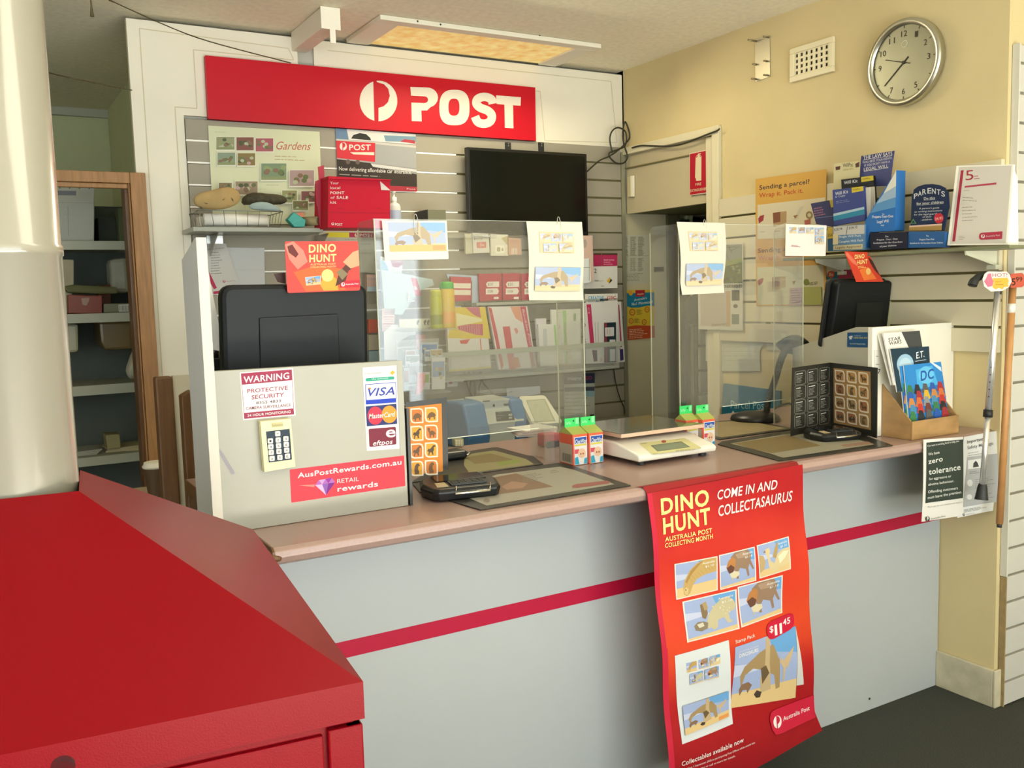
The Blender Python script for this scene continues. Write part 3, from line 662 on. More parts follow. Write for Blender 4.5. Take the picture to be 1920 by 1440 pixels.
# papers left of the monitor
c = Card(P('Y', YB-.024), Bc); c.sheet('notice_sheet', [(215, 255), (375, 255), (480, 560), (300, 690), (270, 690), (215, 460)], 'd8d6d0', 'white leaflet with a crimson swoosh pinned left of the big monitor', 'leaflet')
c.poly([(234, 490), (300, 630), (275, 640), (246, 590)], 'c2265a'); c.poly([(270, 660), (340, 650), (338, 675), (272, 682)], 'c2265a'); c.text('Postal Product', 224, 312, 360, 296, 12, '55564e'); c.words(250, 330, 370, 324, 9, 6, '8d8d86', 22, .8)
c.logo(360, 574, 11, 12, 'c2265a'); c.text('Australia Post', 376, 580, 455, 572, 10, 'b8688a'); c.done()
c = Card(P('Y', YB-.018), Bc); c.sheet('envelope', [(378, 288), (700, 292), (706, 600), (378, 604)], 'd2d4d4', 'plain pale envelope pinned to the slats above the big monitor', 'envelope')
c.line(440, 478, 700, 476, 2, 'b9bbbb'); c.words(600, 300, 690, 300, 1, 3, 'b4b6b8'); c.done()
mb = MB(); pa = [P('Y', 2.40).at(340+x/4.5, 400+y/4.5) for x, y in ((222, 465), (362, 1166), (255, 1150))]; pa2 = P('X', XD+.02).at(340+222/4.5, 400+1000/4.5)
mb.prism(pa, (0, .001, 0), m_paper); tag(mb.build('hanging_sheet'), 'narrow white sheet leaning between the divider board and the big monitor', 'sheet')
bx_ = on('Y', 2.5, 340+265/4.5, 400+1290/4.5); b2 = on('Y', 2.5, 340+360/4.5, 400+1220/4.5)
cb = MB().box((bx_.x, 2.5, ZC+.002+.0), (b2.x+.01, 2.56, b2.z), m_black).build('black_box', bevel=.004); tag(cb, 'small black device standing behind the white screen by the divider board', 'device'); b3 = on('Y', 2.53, 340+290/4.5, 400+1215/4.5)
MB().tube([(b3.x, 2.53, b2.z), (b3.x, 2.53, b2.z+.035)], .01, m_black).build('stem', cb)

# ================================================================== BACK WALL, LEFT UPPER
c = Card(P('Y', YB-.0165), K)
c.sheet('gardens_poster', [(200, 62), (1037, 108), (1060, 800), (240, 800)], 'dfe3bf', 'pale green gardens poster with small photos on the slatted wall', 'poster')
c.text('Gardens', 712, 240, 972, 246, 62, 'c4645a', 0, .35); c.words(700, 288, 990, 298, 2, 7, 'c2b48c', 24, .9); c.words(250, 108, 390, 114, 1, 3, 'b4bb94')
for x, y, x2, y2, k, fl in ((262, 148, 398, 242, 0, '9aa07a'), (413, 150, 542, 248, 1, '8a5a50'), (557, 158, 688, 256, 1, 'b0626c'), (270, 265, 403, 358, 0, '8ea08a'), (420, 270, 552, 362, 1, '8c7a4a'), (597, 347, 785, 470, 0, '7f9678'), (810, 398, 992, 516, 1, 'b39a98'), (278, 492, 376, 560, 0, '8a7a58'), (402, 482, 568, 580, 1, '9d8a70'), (752, 550, 862, 640, 0, '9a9a6a'), (895, 556, 1010, 636, 1, '8e6060'), (832, 630, 945, 698, 0, '7a7a50')):
    c.rect(x-5, y-4, x2+5, y2+10, 'ecebd8'); c.rect(x, y, x2, y2, fl); rn = random.Random(x)
    for _ in range(9):
        r_ = (x2-x)*.12; c.ell(x+r_+(x2-x-2*r_)*rn.random(), y+r_+(y2-y-2*r_)*rn.random(), r_, r_*.8, rn.choice(['6e7a4e', 'b9bfa0', '566040', 'c7a8a4' if k else '93a372', '8b6f5a']), 7)
    if k == 0: c.rect(x, y2-(y2-y)*.2, x2, y2, '8f9a6c')
c.words(630, 508, 800, 510, 1, 3, 'a8a67e'); c.done()
c = Card(P('Y', YB-.0165), K)
Q = [(1156, 82), (1758, 126), (1768, 556), (1176, 545)]
c.sheet('insurance_poster', Q, '9c9c98', 'car insurance poster with a dark sedan on a road, right of the gardens poster', 'poster')
f = c.qm(Q); pp = lambda pts, col: c.poly([f(u, v) for u, v in pts], col)
pp([(0, 0), (1, 0), (1, .18), (0, .17)], 'e6e2dc'); pp([(0, 0), (.14, 0), (.16, .17), (0, .17)], '6c8aa8'); pp([(.6, .06), (1, .04), (1, .14), (.62, .16)], '7e9db0')
pp([(.19, .15), (.22, .09), (.3, .05), (.38, .06), (.43, .12), (.44, .16)], '2a2622'); pp([(.8, .15), (.86, .1), (.98, .11), (1, .17)], 'b8424c')
pp([(0, .17), (1, .2), (1, .24), (0, .2)], 'cfcac2'); pp([(0, .2), (1, .24), (1, .6), (0, .5)], 'a9a9a6'); pp([(0, .5), (1, .62), (1, .66), (0, .56)], 'd8d6d2')
pp([(0, .5), (.42, .54), (.45, .6), (1, .7), (1, .92), (0, .9)], '393029'); pp([(0, .9), (1, .92), (1, 1), (0, 1)], 'b03040')
pp([(0, .2), (.49, .2), (.48, .52), (0, .48)], 'd6323e'); c.logo(1214, 218, 27, 30, 'f3e6dc'); c.text('POST', 1258, 246, 1420, 246, 44, 'f3e6dc', 1.3); c.poly([(1264, 262), (1446, 262), (1446, 284), (1290, 278)], 'efe2cc')
c.ell(1250, 334, 16, 18, '6c5a52'); c.ell(1322, 336, 16, 18, '6c5a52'); c.text('Now delivering affordable car insurance.', 1182, 398, 1728, 426, 30, 'efeae4', .4); c.words(1184, 424, 1700, 452, 1, 7, 'a9a39c'); c.text('Post', 1690, 542, 1755, 544, 12, 'efcccc', .4); c.done()
# shelf with wire basket
Ysf = 3.72; zsf = on('Y', Ysf, 470, 426).z
xa, xb = on('Y', Ysf, 362, 425).x, on('Y', Ysf, 606, 425).x
sh_ = thing('wall_shelf', 'short grey shelf on the slatted wall holding the wire basket', 'shelf', ((xa+xb)/2, 3.82, zsf-.02))
bx('board', (xa, Ysf, zsf-.018), (xb, YB-.013, zsf), mat('shelf_grey', '9c9f93', .4), sh_, .002)
for x in (392, 592):
    q = on('Y', YB-.02, x, 470); MB().prism([(q.x, Ysf+.03, zsf-.019), (q.x, YB-.013, zsf-.019), (q.x, YB-.013, zsf-.11)], (.004, 0, 0), m_chrome).build('bracket', sh_)
q = on('Y', YB-.0, 400, 455); bx('bracket_plate', (q.x-.03, YB-.018, zsf-.11), (q.x+.035, YB-.013, zsf-.02), m_alu, sh_)
bk = thing('wire_basket', 'chrome wire basket full of papers on the grey shelf', 'basket', ((xa+xb)/2-.05, 3.8, zsf))
ba, bb = on('Y', Ysf+.01, 375, 425), on('Y', Ysf+.01, 532, 424); zb0 = zsf+.003; zb1 = on('Y', Ysf+.01, 450, 395).z
mb = MB(); X0, X1, Y0, Y1 = ba.x, bb.x, Ysf+.012, YB-.03
for z, e_ in ((zb0, .012), (zb1, 0)):
    mb.tube([(X0+e_, Y0+e_, z), (X1-e_, Y0+e_, z), (X1-e_, Y1-e_, z), (X0+e_, Y1-e_, z), (X0+e_, Y0+e_, z)], .0022, m_wire, 6)
mb.build('rim_wire', bk); mb = MB()
for i in range(8): x = X0+(X1-X0)*i/7; mb.tube([(x, Y0, zb1), (X0+.012+(X1-X0-.024)*i/7, Y0+.012, zb0), (X0+.012+(X1-X0-.024)*i/7, Y1-.012, zb0), (x, Y1, zb1)], .0015, m_wire, 5)
for j in range(1, 4): y = Y0+(Y1-Y0)*j/4; mb.tube([(X0, y, zb1), (X0+.012, y, zb0), (X1-.012, y, zb0), (X1, y, zb1)], .0015, m_wire, 5)
mb.build('wire_mesh', bk)
pr = MB(); pr.tube([(X0+.03, Y0+.06, zb0+.03), (X1-.05, Y0+.06, zb0+.03)], .024, m_paper, 16); tag(pr.build('paper_roll'), 'white paper roll lying in the wire basket', 'paper roll')
pr = MB(); pr.box((X0+.02, Y0+.095, zb0+.006), (X1-.03, Y1-.02, zb0+.045), mat('old_paper', 'cfc9b4', .8)); tag(pr.build('paper_stack'), 'stack of loose papers at the back of the wire basket', 'papers')
def lump(name, Q, y, th, m, label, cat, amp=.012, sub=None):   # soft irregular item from an outline, real thickness, puffed
    pl = P('Y', y); pts = [pl.at(*p) for p in Q]; cen = sum(pts, V())/len(pts); n = len(pts); vs = [cen+V((0, -th, 0))]; fs = []
    for k, (s_, dy) in enumerate(((.5, -th*.92), (.85, -th*.6), (1, 0), (.85, th*.6), (.5, th*.9))):
        for p in pts: vs.append(cen+(p-cen)*s_+V((0, dy, 0)))
    vs.append(cen+V((0, th, 0)))
    for i in range(n): fs.append((0, 1+i, 1+(i+1) % n))
    for k in range(4):
        for i in range(n): j = (i+1) % n; fs.append((1+k*n+i, 1+(k+1)*n+i, 1+(k+1)*n+j, 1+k*n+j))
    for i in range(n): fs.append((len(vs)-1, 1+4*n+(i+1) % n, 1+4*n+i))
    o = MB().add(vs, fs, m, True).build(name); s_ = o.modifiers.new('s', 'SUBSURF'); s_.levels = s_.render_levels = 1
    return tag(o, label, cat)
kz = lambda pts: [(340+x/4, 220+y/4) for x, y in pts]
hd = lump('foam_tray', kz([(80, 600), (130, 560), (250, 540), (360, 505), (440, 545), (458, 600), (430, 660), (340, 690), (260, 700), (120, 690), (85, 650)]), Ysf+.05, .02, mat('tan_foam', 'b79b68', .9, noise=.2, scale=20), 'crumpled tan pulp tray on top of the wire basket', 'tray')
c = Card(P('Y', Ysf+.02), K, lift=.006); c.begin(hd)
for p in ([(160, 636), (185, 645), (200, 645), (185, 652)], [(300, 622), (318, 612), (328, 598), (316, 622)], [(368, 600), (385, 615), (390, 636), (376, 622)], [(130, 668), (150, 672), (158, 690), (140, 688)]): c.poly(p, '4a3c20')
c.done('slit')
lump('face_mask', kz([(480, 660), (560, 630), (640, 628), (720, 665), (780, 710), (700, 712), (600, 700), (520, 695)]), Ysf+.045, .012, mat('mask_blue', '93a5a4', .9), 'pale blue face mask draped in the wire basket', 'face mask')
lump('cable_bundle', kz([(430, 600), (530, 548), (640, 575), (720, 570), (815, 600), (800, 650), (700, 665), (560, 640), (440, 680)]), Ysf+.11, .03, mat('dark_bundle', '4b4630', .8, noise=.6, scale=60), 'dark tangle of odds and ends heaped in the wire basket', 'clutter')
tb = MB(); tb.prism([P('Y', Ysf+.03).at(*p) for p in kz([(798, 765), (846, 712), (935, 770), (925, 822), (850, 822)])], (0, .04, 0), mat('teal_box', '3fa79c', .5)); tb = tb.build('teal_box', bevel=.002)
tag(tb, 'small teal box tilted beside the wire basket', 'box'); c = Card(P('Y', Ysf+.0295), K); c.begin(tb); c.poly([(862, 716), (918, 712), (922, 748), (886, 740)], 'e28a6a'); c.line(840, 790, 900, 760, 3, '7fd0c8'); c.done()
q0, q1 = on('Y', Ysf+.1, 340+940/4, 220+775/4), on('Y', Ysf+.02, 340+1032/4, 220+776/4)
rl = MB(); rl.tube([(q1.x-.05, Ysf+.12, q1.z+.004), (q1.x, Ysf+.02, q1.z)], [.0185, .0185], mat('tube_card', '9c8f66', .7), 20); rl.tube([(q1.x-.0004, Ysf+.0195, q1.z), (q1.x, Ysf+.0185, q1.z)], .014, mat('tube_inner', '6b5a40', .8), 16); tag(rl.build('cardboard_tube'), 'short cardboard tube lying at the right end of the grey shelf', 'tube')
# red box on top (kit)
Yk = 3.62
kb = thing('kit_box', 'big red cardboard point of sale kit box with a folded white corner', 'box', on('Y', Yk, 640, 427))
c = Card(P('Y', Yk), K, th=.0); TL, TR, BR, BL = (1103, 442), (1580, 470), (1568, 832), (1100, 828)
fr = [P('Y', Yk).at(*c.q(p)) for p in ((1103, 460), (1568, 472), (1568, 832), (1100, 828))]
mr_ = mat('carton_red', 'be1530', .6, spec=.2); mr2 = mat('carton_red_side', 'a82a40', .55)
MB().prism([p+V((0, .002, 0)) for p in fr], (0, .17, 0), mr_).build('carton', kb, .002)
MB().prism([P('Y', Yk-.006).at(*c.q(p)) for p in ((1103, 440), (1582, 468), (1572, 474), (1103, 462))], (0, .10, 0), mr_).build('lid_flap', kb)
xk = fr[0].x; mb = MB(); zt_, zb_ = fr[0].z, fr[3].z
sd = P('Y', Yk+.09); mb.prism([sd.at(*c.q(p)) for p in ((1026, 372), (1070, 358), (1074, 450), (1100, 460), (1100, 640), (1070, 660), (1015, 665), (1005, 480), (1032, 468))], (0, .004, 0), mr2); mb.build('side_flap', kb)
mb = MB(); mb.prism([sd.at(*c.q(p)) for p in ((1022, 665), (1102, 650), (1102, 826), (1040, 820))], (0, .004, 0), mr2); mb.build('side_flap', kb)
c = Card(P('Y', Yk+.0012), K); c.begin(kb); c.line(1103, 712, 1566, 720, 3, '9c1428')
for s_, y, b in (('Your', 502, .1), ('local', 538, .1), ('POINT', 576, 1), ('kit', 647, .1)): c.text(s_, 1116, y, {'Your': 1180, 'local': 1192, 'POINT': 1222, 'kit': 1162}[s_], y, 21, 'f2e3e0', b)
c.text('of', 1119, 611, 1150, 611, 21, 'f2e3e0', .1); c.text('SALE', 1164, 611, 1250, 612, 22, 'f2e3e0', 1); c.poly([(1490, 478), (1568, 548), (1498, 545)], 'e9dedb'); c.logo(1135, 799, 10, 11, 'f2e3e0'); c.text('POST', 1152, 812, 1208, 814, 20, 'f2e3e0', 1)
for x in (1190, 1480): c.poly([(x-22, 686), (x, 680), (x+30, 690), (x+4, 684)], '8c1426')
c.done()
bo = thing('pump_bottle', 'clear sanitiser bottle with a pump behind the red kit box', 'bottle', on('Y', 3.86, 740, 412))
q = on('Y', 3.86, 740, 412); MB().lathe((q.x, 3.86, q.z-.02), (0, 0, 1), [(0, .028), (.075, .029), (.088, .024), (.095, .012), (.10, .012)], mat('bottle_clear', 'cfd0cc', .2), 20).build('body', bo)
MB().lathe((q.x, 3.86, q.z+.08), (0, 0, 1), [(0, .013), (.018, .013), (.02, .005), (.036, .005), (.037, .010), (.043, .010)], mat('pump_white', 'e8e6de', .4), 14).build('pump', bo)
MB().lathe((q.x, 3.86, q.z+.0), (0, 0, 1), [(0, .0297), (.04, .0297)], mat('label_blue', 'a9b4cc', .5), 20, caps=False).build('label_band', bo)
# black speaker box
q0, q1 = on('Y', 3.76, 803, 415), on('Y', 3.76, 836, 393)
sp = MB(); sp.box((q0.x, 3.76, q0.z-.05), (q1.x, 3.9, q1.z), mat('box_olive', '6f6e56', .5)); sp = sp.build('small_box', bevel=.002); tag(sp, 'small olive box with a dark side on the slatted wall left of the television', 'box')
bx('dark_side', (q0.x-.0015, 3.763, q0.z-.048), (q0.x-.0002, 3.898, q1.z-.002), m_dark, sp)
bx('board', (q0.x-.25, 3.75, q0.z-.072), (q1.x+.25, 3.925, q0.z-.052), m_clear)

# ================================================================== TV AND CABLES
Yt = YB-.085
tv = thing('television', 'black flat screen television hung on the slatted wall', 'television', on('Y', Yt, 990, 430))
T = [(876, 275), (1100.5, 288), (1103, 434), (885, 425)]
m_tv = mat('tv_bezel', '0e100e', .3); 
def quadp(y, Q): return [P('Y', y).at(*p) for p in Q]
T2 = quadp(Yt, [(876, 276), (1100, 288), (1103, 436), (884, 430)])
x0_, x1_ = T2[0].x, T2[1].x; ztv = (T2[0].z+T2[1].z)/2; zbv = ztv-(x1_-x0_)*.60
bx('casing', (x0_, Yt, zbv), (x1_, Yt+.03, ztv), m_tv, tv, .002)
bx('screen', (x0_+.014, Yt-.0012, zbv+.02), (x1_-.014, Yt+.002, ztv-.014), mat('tv_glass', '070b08', .16, spec=.25), tv)
bx('rear_housing', (x0_+.1, Yt+.0305, zbv+.06), (x1_-.1, Yt+.06, ztv-.08), m_blackm, tv)
for px_ in (953, 1015):
    q = on('Y', YB-.02, px_, 272); b_ = bx('wall_bracket', (q.x-.014, YB-.022, ztv-.07), (q.x+.014, YB-.013, q.z+.012), m_blackm, tv)
    [MB().lathe((q.x, YB-.0221, q.z+dz), (0, -1, 0), [(0, .003), (.0015, .003)], m_alu, 8).build('screw', b_) for dz in (-.004, .006)]
mc = mat('cable_black', '2a2a1c', .5)
cz = lambda x, y, yy=YB-.05: on('Y', yy, 560+x/3, y/3)
tag(MB().tube(smooth([cz(1622, 965, Yt+.03), cz(1690, 905), cz(1745, 880), cz(1790, 850), cz(1830, 815), cz(1862, 770), cz(1845, 700), cz(1832, 690), cz(1822, 760), cz(1835, 830), cz(1850, 880), cz(1830, 915), cz(1790, 918), cz(1755, 890), cz(1748, 860), cz(1800, 840), cz(1838, 815), cz(1840, 745), cz(1800, 718), cz(1765, 735), cz(1750, 780), cz(1760, 840), cz(1765, 860)], 5), .0042, mc, 6).build('coiled_cable'), 'black cable coiled in loops on the corner right of the television', 'cable')
dz_ = lambda x, y: on('X', XW-.028, 1160+x/7.2, 240+y/7.2)
tag(MB().tube(smooth([dz_(180, 268), dz_(290, 238), dz_(420, 240), dz_(600, 246), dz_(760, 236), dz_(900, 202), dz_(1050, 145), dz_(1200, 85), dz_(1330, 35), dz_(1362, 8)], 5), .004, mc, 6).build('door_cable'), 'black cable stapled along the top of the door frame', 'cable')
# ================================================================== RIGHT WALL ITEMS
# clock
kc = on('X', XW-.03, 1695, 117); R_ = .153
ck = thing('wall_clock', 'round brushed metal wall clock showing about twenty to ten', 'clock', (XW, kc.y, kc.z-R_))
MB().lathe((XW-.001, kc.y, kc.z), (-1, 0, 0), [(0, R_*.95), (.012, R_), (.034, R_), (.040, R_*.985), (.040, R_*.87), (.033, R_*.845)], mat('clock_steel', 'c3c3b4', .3, 1), 64, caps=False).build('case', ck)
MB().lathe((XW-.028, kc.y, kc.z), (-1, 0, 0), [(0, R_*.86), (.003, R_*.86)], mat('clock_dial', 'a5a48e', .4, .75, noise=.12, scale=6), 64).build('dial', ck)
up = V((0, 0, 1)); ri = V((0, -1, 0)); xo = XW-.0318; mh = mat('clock_print', '2e2a1c', .5)
CC = V((xo, kc.y, kc.z))
mb = MB(); mk = MB()
for h in range(1, 13):
    a = math.radians(30*h); p = CC+(ri*math.sin(a)+up*math.cos(a))*R_*.66
    if h not in (4, 8):
        vs, fs = glyphs(str(h), .2); hh = .021; wd = .0125*(1 if h < 10 else 1.9)
        mb.add([p+ri*(u-.5)*wd+up*(v-.5)*hh for u, v in vs], fs, mh)
    q1_, q2_ = CC+(ri*math.sin(a)+up*math.cos(a))*R_*.78, CC+(ri*math.sin(a)+up*math.cos(a))*R_*.84; t_ = (ri*math.cos(a)-up*math.sin(a))*.0015
    mk.poly([q1_-t_, q2_-t_, q2_+t_, q1_+t_], mh)
mb.build('numerals', ck, fixn=False); mk.build('minute_marks', ck, fixn=False)
for nm, dg_, ln, wd in (('hour_hand', 288, .08, .0035), ('minute_hand', 230, .105, .003)):
    a = math.radians(dg_); d_ = ri*math.sin(a)+up*math.cos(a); t_ = (ri*math.cos(a)-up*math.sin(a))*wd
    MB().prism([CC-d_*.025-t_*.6, CC-d_*.025+t_*.6, CC+d_*ln+t_*.4, CC+d_*ln-t_*.4], (-.002, 0, 0), mh).build(nm, ck)
MB().lathe(CC, (-1, 0, 0), [(0, .006), (.004, .006)], mh, 14).build('hub', ck)
c = Card(P('X', XW-.0318), (1140, 0, 2.4615)); c.begin(ck); 
mb = MB(); q = CC+up*R_*.42+ri*.003
for i in range(24):
    a0, a1 = 2*math.pi*i/24, 2*math.pi*(i+1)/24; 
    mb.poly([q+(ri*math.cos(a)+up*math.sin(a))*r_ for a, r_ in ((a0, .0125), (a1, .0125), (a1, .0095), (a0, .0095))], mat('clock_logo', 'c9c6ac', .4))
mb.build('emblem', ck, fixn=False)
# vent
cv = (1140, 0, 2.4615); a, b = on('X', XW, 1140+850/2.4615, 305/2.4615), on('X', XW, 1140+1050/2.4615, 245/2.4615)
ya, yb_ = a.y, b.y; za, zb_ = on('X', XW, 1140+850/2.4615, 230/2.4615).z, on('X', XW, 1140+850/2.4615, 384/2.4615).z
vt = thing('wall_vent', 'cream rectangular air vent with a grid of square holes', 'vent', (XW, (ya+yb_)/2, zb_))
m_v = mat('vent_cream', 'ddd3ae', .5)
mb = MB(); xv = XW-.012
mb.box((xv-.004, yb_, zb_), (XW-.001, ya, zb_+.022), m_v); mb.box((xv-.004, yb_, za-.022), (XW-.001, ya, za), m_v); mb.box((xv-.004, yb_, zb_+.022), (XW-.001, yb_+.022, za-.022), m_v); mb.box((xv-.004, ya-.022, zb_+.022), (XW-.001, ya, za-.022), m_v); mb.build('frame', vt, .002)
mb = MB(); Wv, Hv = ya-yb_-.044, za-zb_-.044
nx, nz = 7, 4
for i in range(nx+1): y = yb_+.022+Wv*(i)/nx; mb.box((xv, y-Wv/nx*.24, zb_+.0225), (XW-.006, y+Wv/nx*.24, za-.0225), m_v)
for j in range(nz+1): z = zb_+.022+Hv*j/nz; mb.box((xv+.0005, yb_+.0225, max(zb_+.0225, z-Hv/nz*.2)), (XW-.0065, ya-.0225, min(z+Hv/nz*.2, za-.0225)), m_v)
mb.build('grille', vt); bx('dark_backing', (XW-.004, yb_+.022, zb_+.022), (XW-.002, ya-.022, za-.022), mat('vent_dark', '2b2718', .8), vt)
# bracket plate
g = lambda x, y, o=.004: on('X', XW-o, 1140+x/2.4615, y/2.4615)
bp_ = thing('bracket_plate', 'bare metal bracket plate with protruding bolts left of the vent', 'bracket', g(712, 375))
MB().prism([g(678, 178), g(746, 163), g(748, 352), g(680, 378)], (.003, 0, 0), mat('plate_metal', 'b9b096', .4, .5)).build('plate', bp_)
for x, y, l in ((686, 190, .05), (740, 172, .03), (684, 298, .02), (735, 283, .02), (686, 366, .03), (738, 348, .025)):
    q = g(x, y); MB().tube([q, q+V((-l, 0, 0))], .004, mat('bolt', '8a7f60', .4, .6), 8).build('bolt', bp_)
# switch on header
g = lambda x, y, o=.0: on('X', XW-o, 1160+x/7.2, 240+y/7.2)
sw = MB().prism([g(130, 660), g(178, 656), g(180, 925), g(138, 932)], (-.006, 0, 0), mat('sensor_tan', 'c9bb92', .5)).build('door_sensor'); tag(sw, 'white two-part door sensor on the panel over the doorway', 'sensor')
MB().prism([g(182, 648), g(215, 645), g(216, 925), g(188, 928)], (-.012, 0, 0), mat('sensor_white', 'e9e2cc', .4)).build('magnet', sw)
# fire sign
c = Card(P('X', XW-.0055), (1160, 240, 7.2), th=.003); c.sheet('fire_sign', [(955, 342), (1196, 290), (1194, 880), (958, 910)], 'eadcc4', 'red fire extinguisher sign beside the door frame', 'sign')
c.poly([(962, 352), (1194, 303), (1193, 870), (962, 903)], 'b9182c'); c.poly([(1040, 400), (1050, 375), (1070, 362), (1095, 358), (1114, 372), (1118, 392), (1116, 708), (1046, 714), (1042, 680), (1032, 672)], 'e9dab4')
c.poly([(1068, 362), (1072, 346), (1112, 340), (1114, 350), (1088, 356), (1086, 366)], 'e9dab4'); c.poly([(1046, 390), (1058, 378), (1072, 374), (1060, 392), (1046, 402)], 'b9182c'); c.poly([(1092, 368), (1104, 372), (1112, 390), (1098, 384)], 'b9182c')
c.text('FIRE', 1038, 780, 1115, 770, 36, 'e9dab4', .3); c.text('EXTINGUISHER', 968, 868, 1188, 836, 38, 'e9dab4', .3); c.done()
# passage posters
c = Card(P('Y', YB-.001), (1040, 400, 4.8)); c.sheet('list_sheet', [(608, 195), (850, 190), (850, 628), (606, 650)], 'c9c7ae', 'typed list in a clear punched sleeve beside the doorway', 'notice')
for x0_, w_ in ((615, 50), (680, 30), (705, 30), (750, 60)):
    c.words(x0_, 212, x0_+w_, 210, 20, 4, '6b6a52', 8.6, .95, int(x0_)); c.words(x0_, 404, x0_+w_, 402, 14, 3.5, '77765e', 8.6, .9, int(x0_)+1)
c.line(612, 384, 846, 382, 1.6, '77765e'); c.words(640, 545, 840, 536, 6, 3, '77765e', 12, .9, 5); [c.ell(600+3*0+6, 235+i*37, 2.4, 3.4, '4a4830', 8) for i in range(0)]; c.done()
c = Card(P('Y', YB-.003), (1040, 400, 4.8)); c.sheet('phonecard_poster', [(643, 690), (897, 686), (900, 1118), (652, 1142)], 'e0c03a', 'bright yellow, blue and orange phonecard poster below the typed list', 'poster')
c.poly([(643, 718), (897, 710), (897, 835), (840, 830), (760, 848), (690, 850), (647, 835)], '1f7f9e'); c.poly([(726, 692), (812, 690), (810, 748), (728, 750)], 'b02a34'); c.ell(685, 718, 19, 22, 'e6a636')
c.text("Australia's", 714, 790, 828, 770, 22, 'e8ece4', .6); c.text('No1 Phonecard', 694, 830, 880, 806, 26, 'e8ece4', .8); c.text('Apple', 742, 735, 800, 730, 16, 'f0d9b0', .4)
for x, y, r_ in ((698, 890, 27), (830, 865, 22), (688, 968, 22), (805, 978, 22)): c.ell(x, y, r_, r_*1.15, 'c9622c'); c.ell(x, y, r_*.7, r_*.8, 'e0c03a'); c.text('2c', x-r_*.5, y+8, x+r_*.5, y+7, 16, 'b03a28', .6)
c.words(735, 866, 800, 862, 5, 5, '8d7f2a', 11); c.words(716, 948, 776, 944, 4, 5, '8d7f2a', 11); c.poly([(651, 1020), (720, 1008), (897, 1012), (900, 1118), (652, 1142)], 'c2512a'); c.words(670, 1046, 880, 1030, 6, 5, 'e8c9a4', 15, .8); c.done()
q = on('Y', YB-.022, 1235, 505); tag(bx('door_latch', (q.x-.03, YB-.028, q.z-.012), (q.x+.03, YB-.021, q.z+.012), mat('latch_olive', '4f4a28', .5, .4)), 'dark metal latch plate on the passage door frame', 'latch')
# drawers in the room beyond
xq0, xq1 = 3.475, 3.95
dr = thing('drawer_cabinet', 'grey cabinet of shallow drawers glimpsed through the doorway', 'cabinet', (3.7, 4.1, 0))
bx('carcass', (xq0, YB-.02, .05), (xq1, YB+.5, 1.42), mat('carcass_grey', '3c3f38', .6), dr)
zz = [on('Y', YB-.04, 1300, y).z for y in (600, 650, 697, 742, 795, 840)]
md = mat('drawer_grey', 'a0a291', .5, noise=.1)
for i in range(5):
    d_ = bx('drawer', (xq0+.006, YB-.04, zz[i+1]+.008), (xq1-.01, YB-.0205, zz[i]-.006), md, dr, .002); zc_ = (zz[i]+zz[i+1])/2
    MB().tube([(xq0+.12, YB-.041, zc_), (xq0+.12, YB-.055, zc_-.005), (xq0+.2, YB-.055, zc_-.005), (xq0+.2, YB-.041, zc_)], .004, m_dark, 6).build('handle', d_)
q = on('Y', YB-.06, 1305, 610); lump('dark_coat', [(1278, 560), (1300, 548), (1325, 556), (1328, 600), (1310, 612), (1282, 612)], YB-.09, .02, mat('coat', '2c3430', .9), 'dark coat hanging over the drawers seen through the doorway', 'coat')

# ================================================================== PARCEL POSTERS, CALENDAR, SHELF GOODS (right wall)
D = (1300, 280, 4.8)
def parcel(c, Q, dim, tall=1):
    f = c.qm(Q); pp = lambda pts, col: c.poly([f(u, v) for u, v in pts], col)
    pp([(.02, .36), (.98, .33), (.98, .985), (.02, .985)], 'e3dcc2' if not dim else 'd9d6b8')
    a, b = f(.05, .155), f(.765, .125); c.text('Sending a parcel?', *a, *b, 34*dim if dim else 34, '2e2c3a', .8)
    a, b = f(.045, .255), f(.67, .225); c.text('Wrap it. Pack it.', *a, *b, 34, 'c2502e', .8)
def pgraph(c, f):
    pp = lambda pts, col: c.poly([f(u, v) for u, v in pts], col)
    pp([(.04, .66), (.05, .56), (.12, .5), (.11, .6), (.06, .68)], 'a8404a'); pp([(.25, .5), (.36, .48), (.36, .63), (.26, .65)], '8a5a44'); pp([(.36, .48), (.44, .47), (.43, .62), (.26, .69), (.26, .65), (.36, .63)], 'b99a70')
    pp([(.52, .55), (.62, .42), (.67, .44), (.58, .6)], 'cfc9b4'); pp([(.54, .54), (.6, .53), (.55, .6)], 'a07a4a'); a = f(.76, .52); c.ell(a[0], a[1], 22, 26, '9c8a5c'); c.ell(a[0], a[1], 10, 12, 'd8cfae'); pp([(.7, .58), (.79, .56), (.79, .66), (.7, .68)], 'b9675a')
    a, b = f(.06, .8), f(.22, .79); c.words(*a, *b, 1, 5, '9a9478'); a, b = f(.28, .78), f(.42, .77); c.words(*a, *b, 1, 5, '9a9478')
pw = P('X', XW-.0235)
Q = [(560, 268), (1197, 178), (1190, 800), (562, 812)]
c = Card(pw, D); c.sheet('parcel_poster', Q, 'dfae54', 'upper yellow parcel packing poster on the side wall', 'poster'); c.slant = 0
c.poly([(578, 500), (1188, 432), (1184, 792), (578, 806)], 'e3d8b8'); c.text('Sending a parcel?', 594, 366, 1046, 308, 42, '2e2c3a', .8); c.text('Wrap it. Pack it.', 592, 436, 988, 388, 42, 'c2502e', .8)
c.poly([(584, 625), (600, 600), (638, 588), (630, 640), (590, 668)], 'a8404a'); c.poly([(716, 572), (784, 562), (784, 652), (720, 664)], '8a5a44'); c.poly([(784, 562), (840, 556), (838, 660), (722, 698), (720, 664), (784, 652)], 'b99a70')
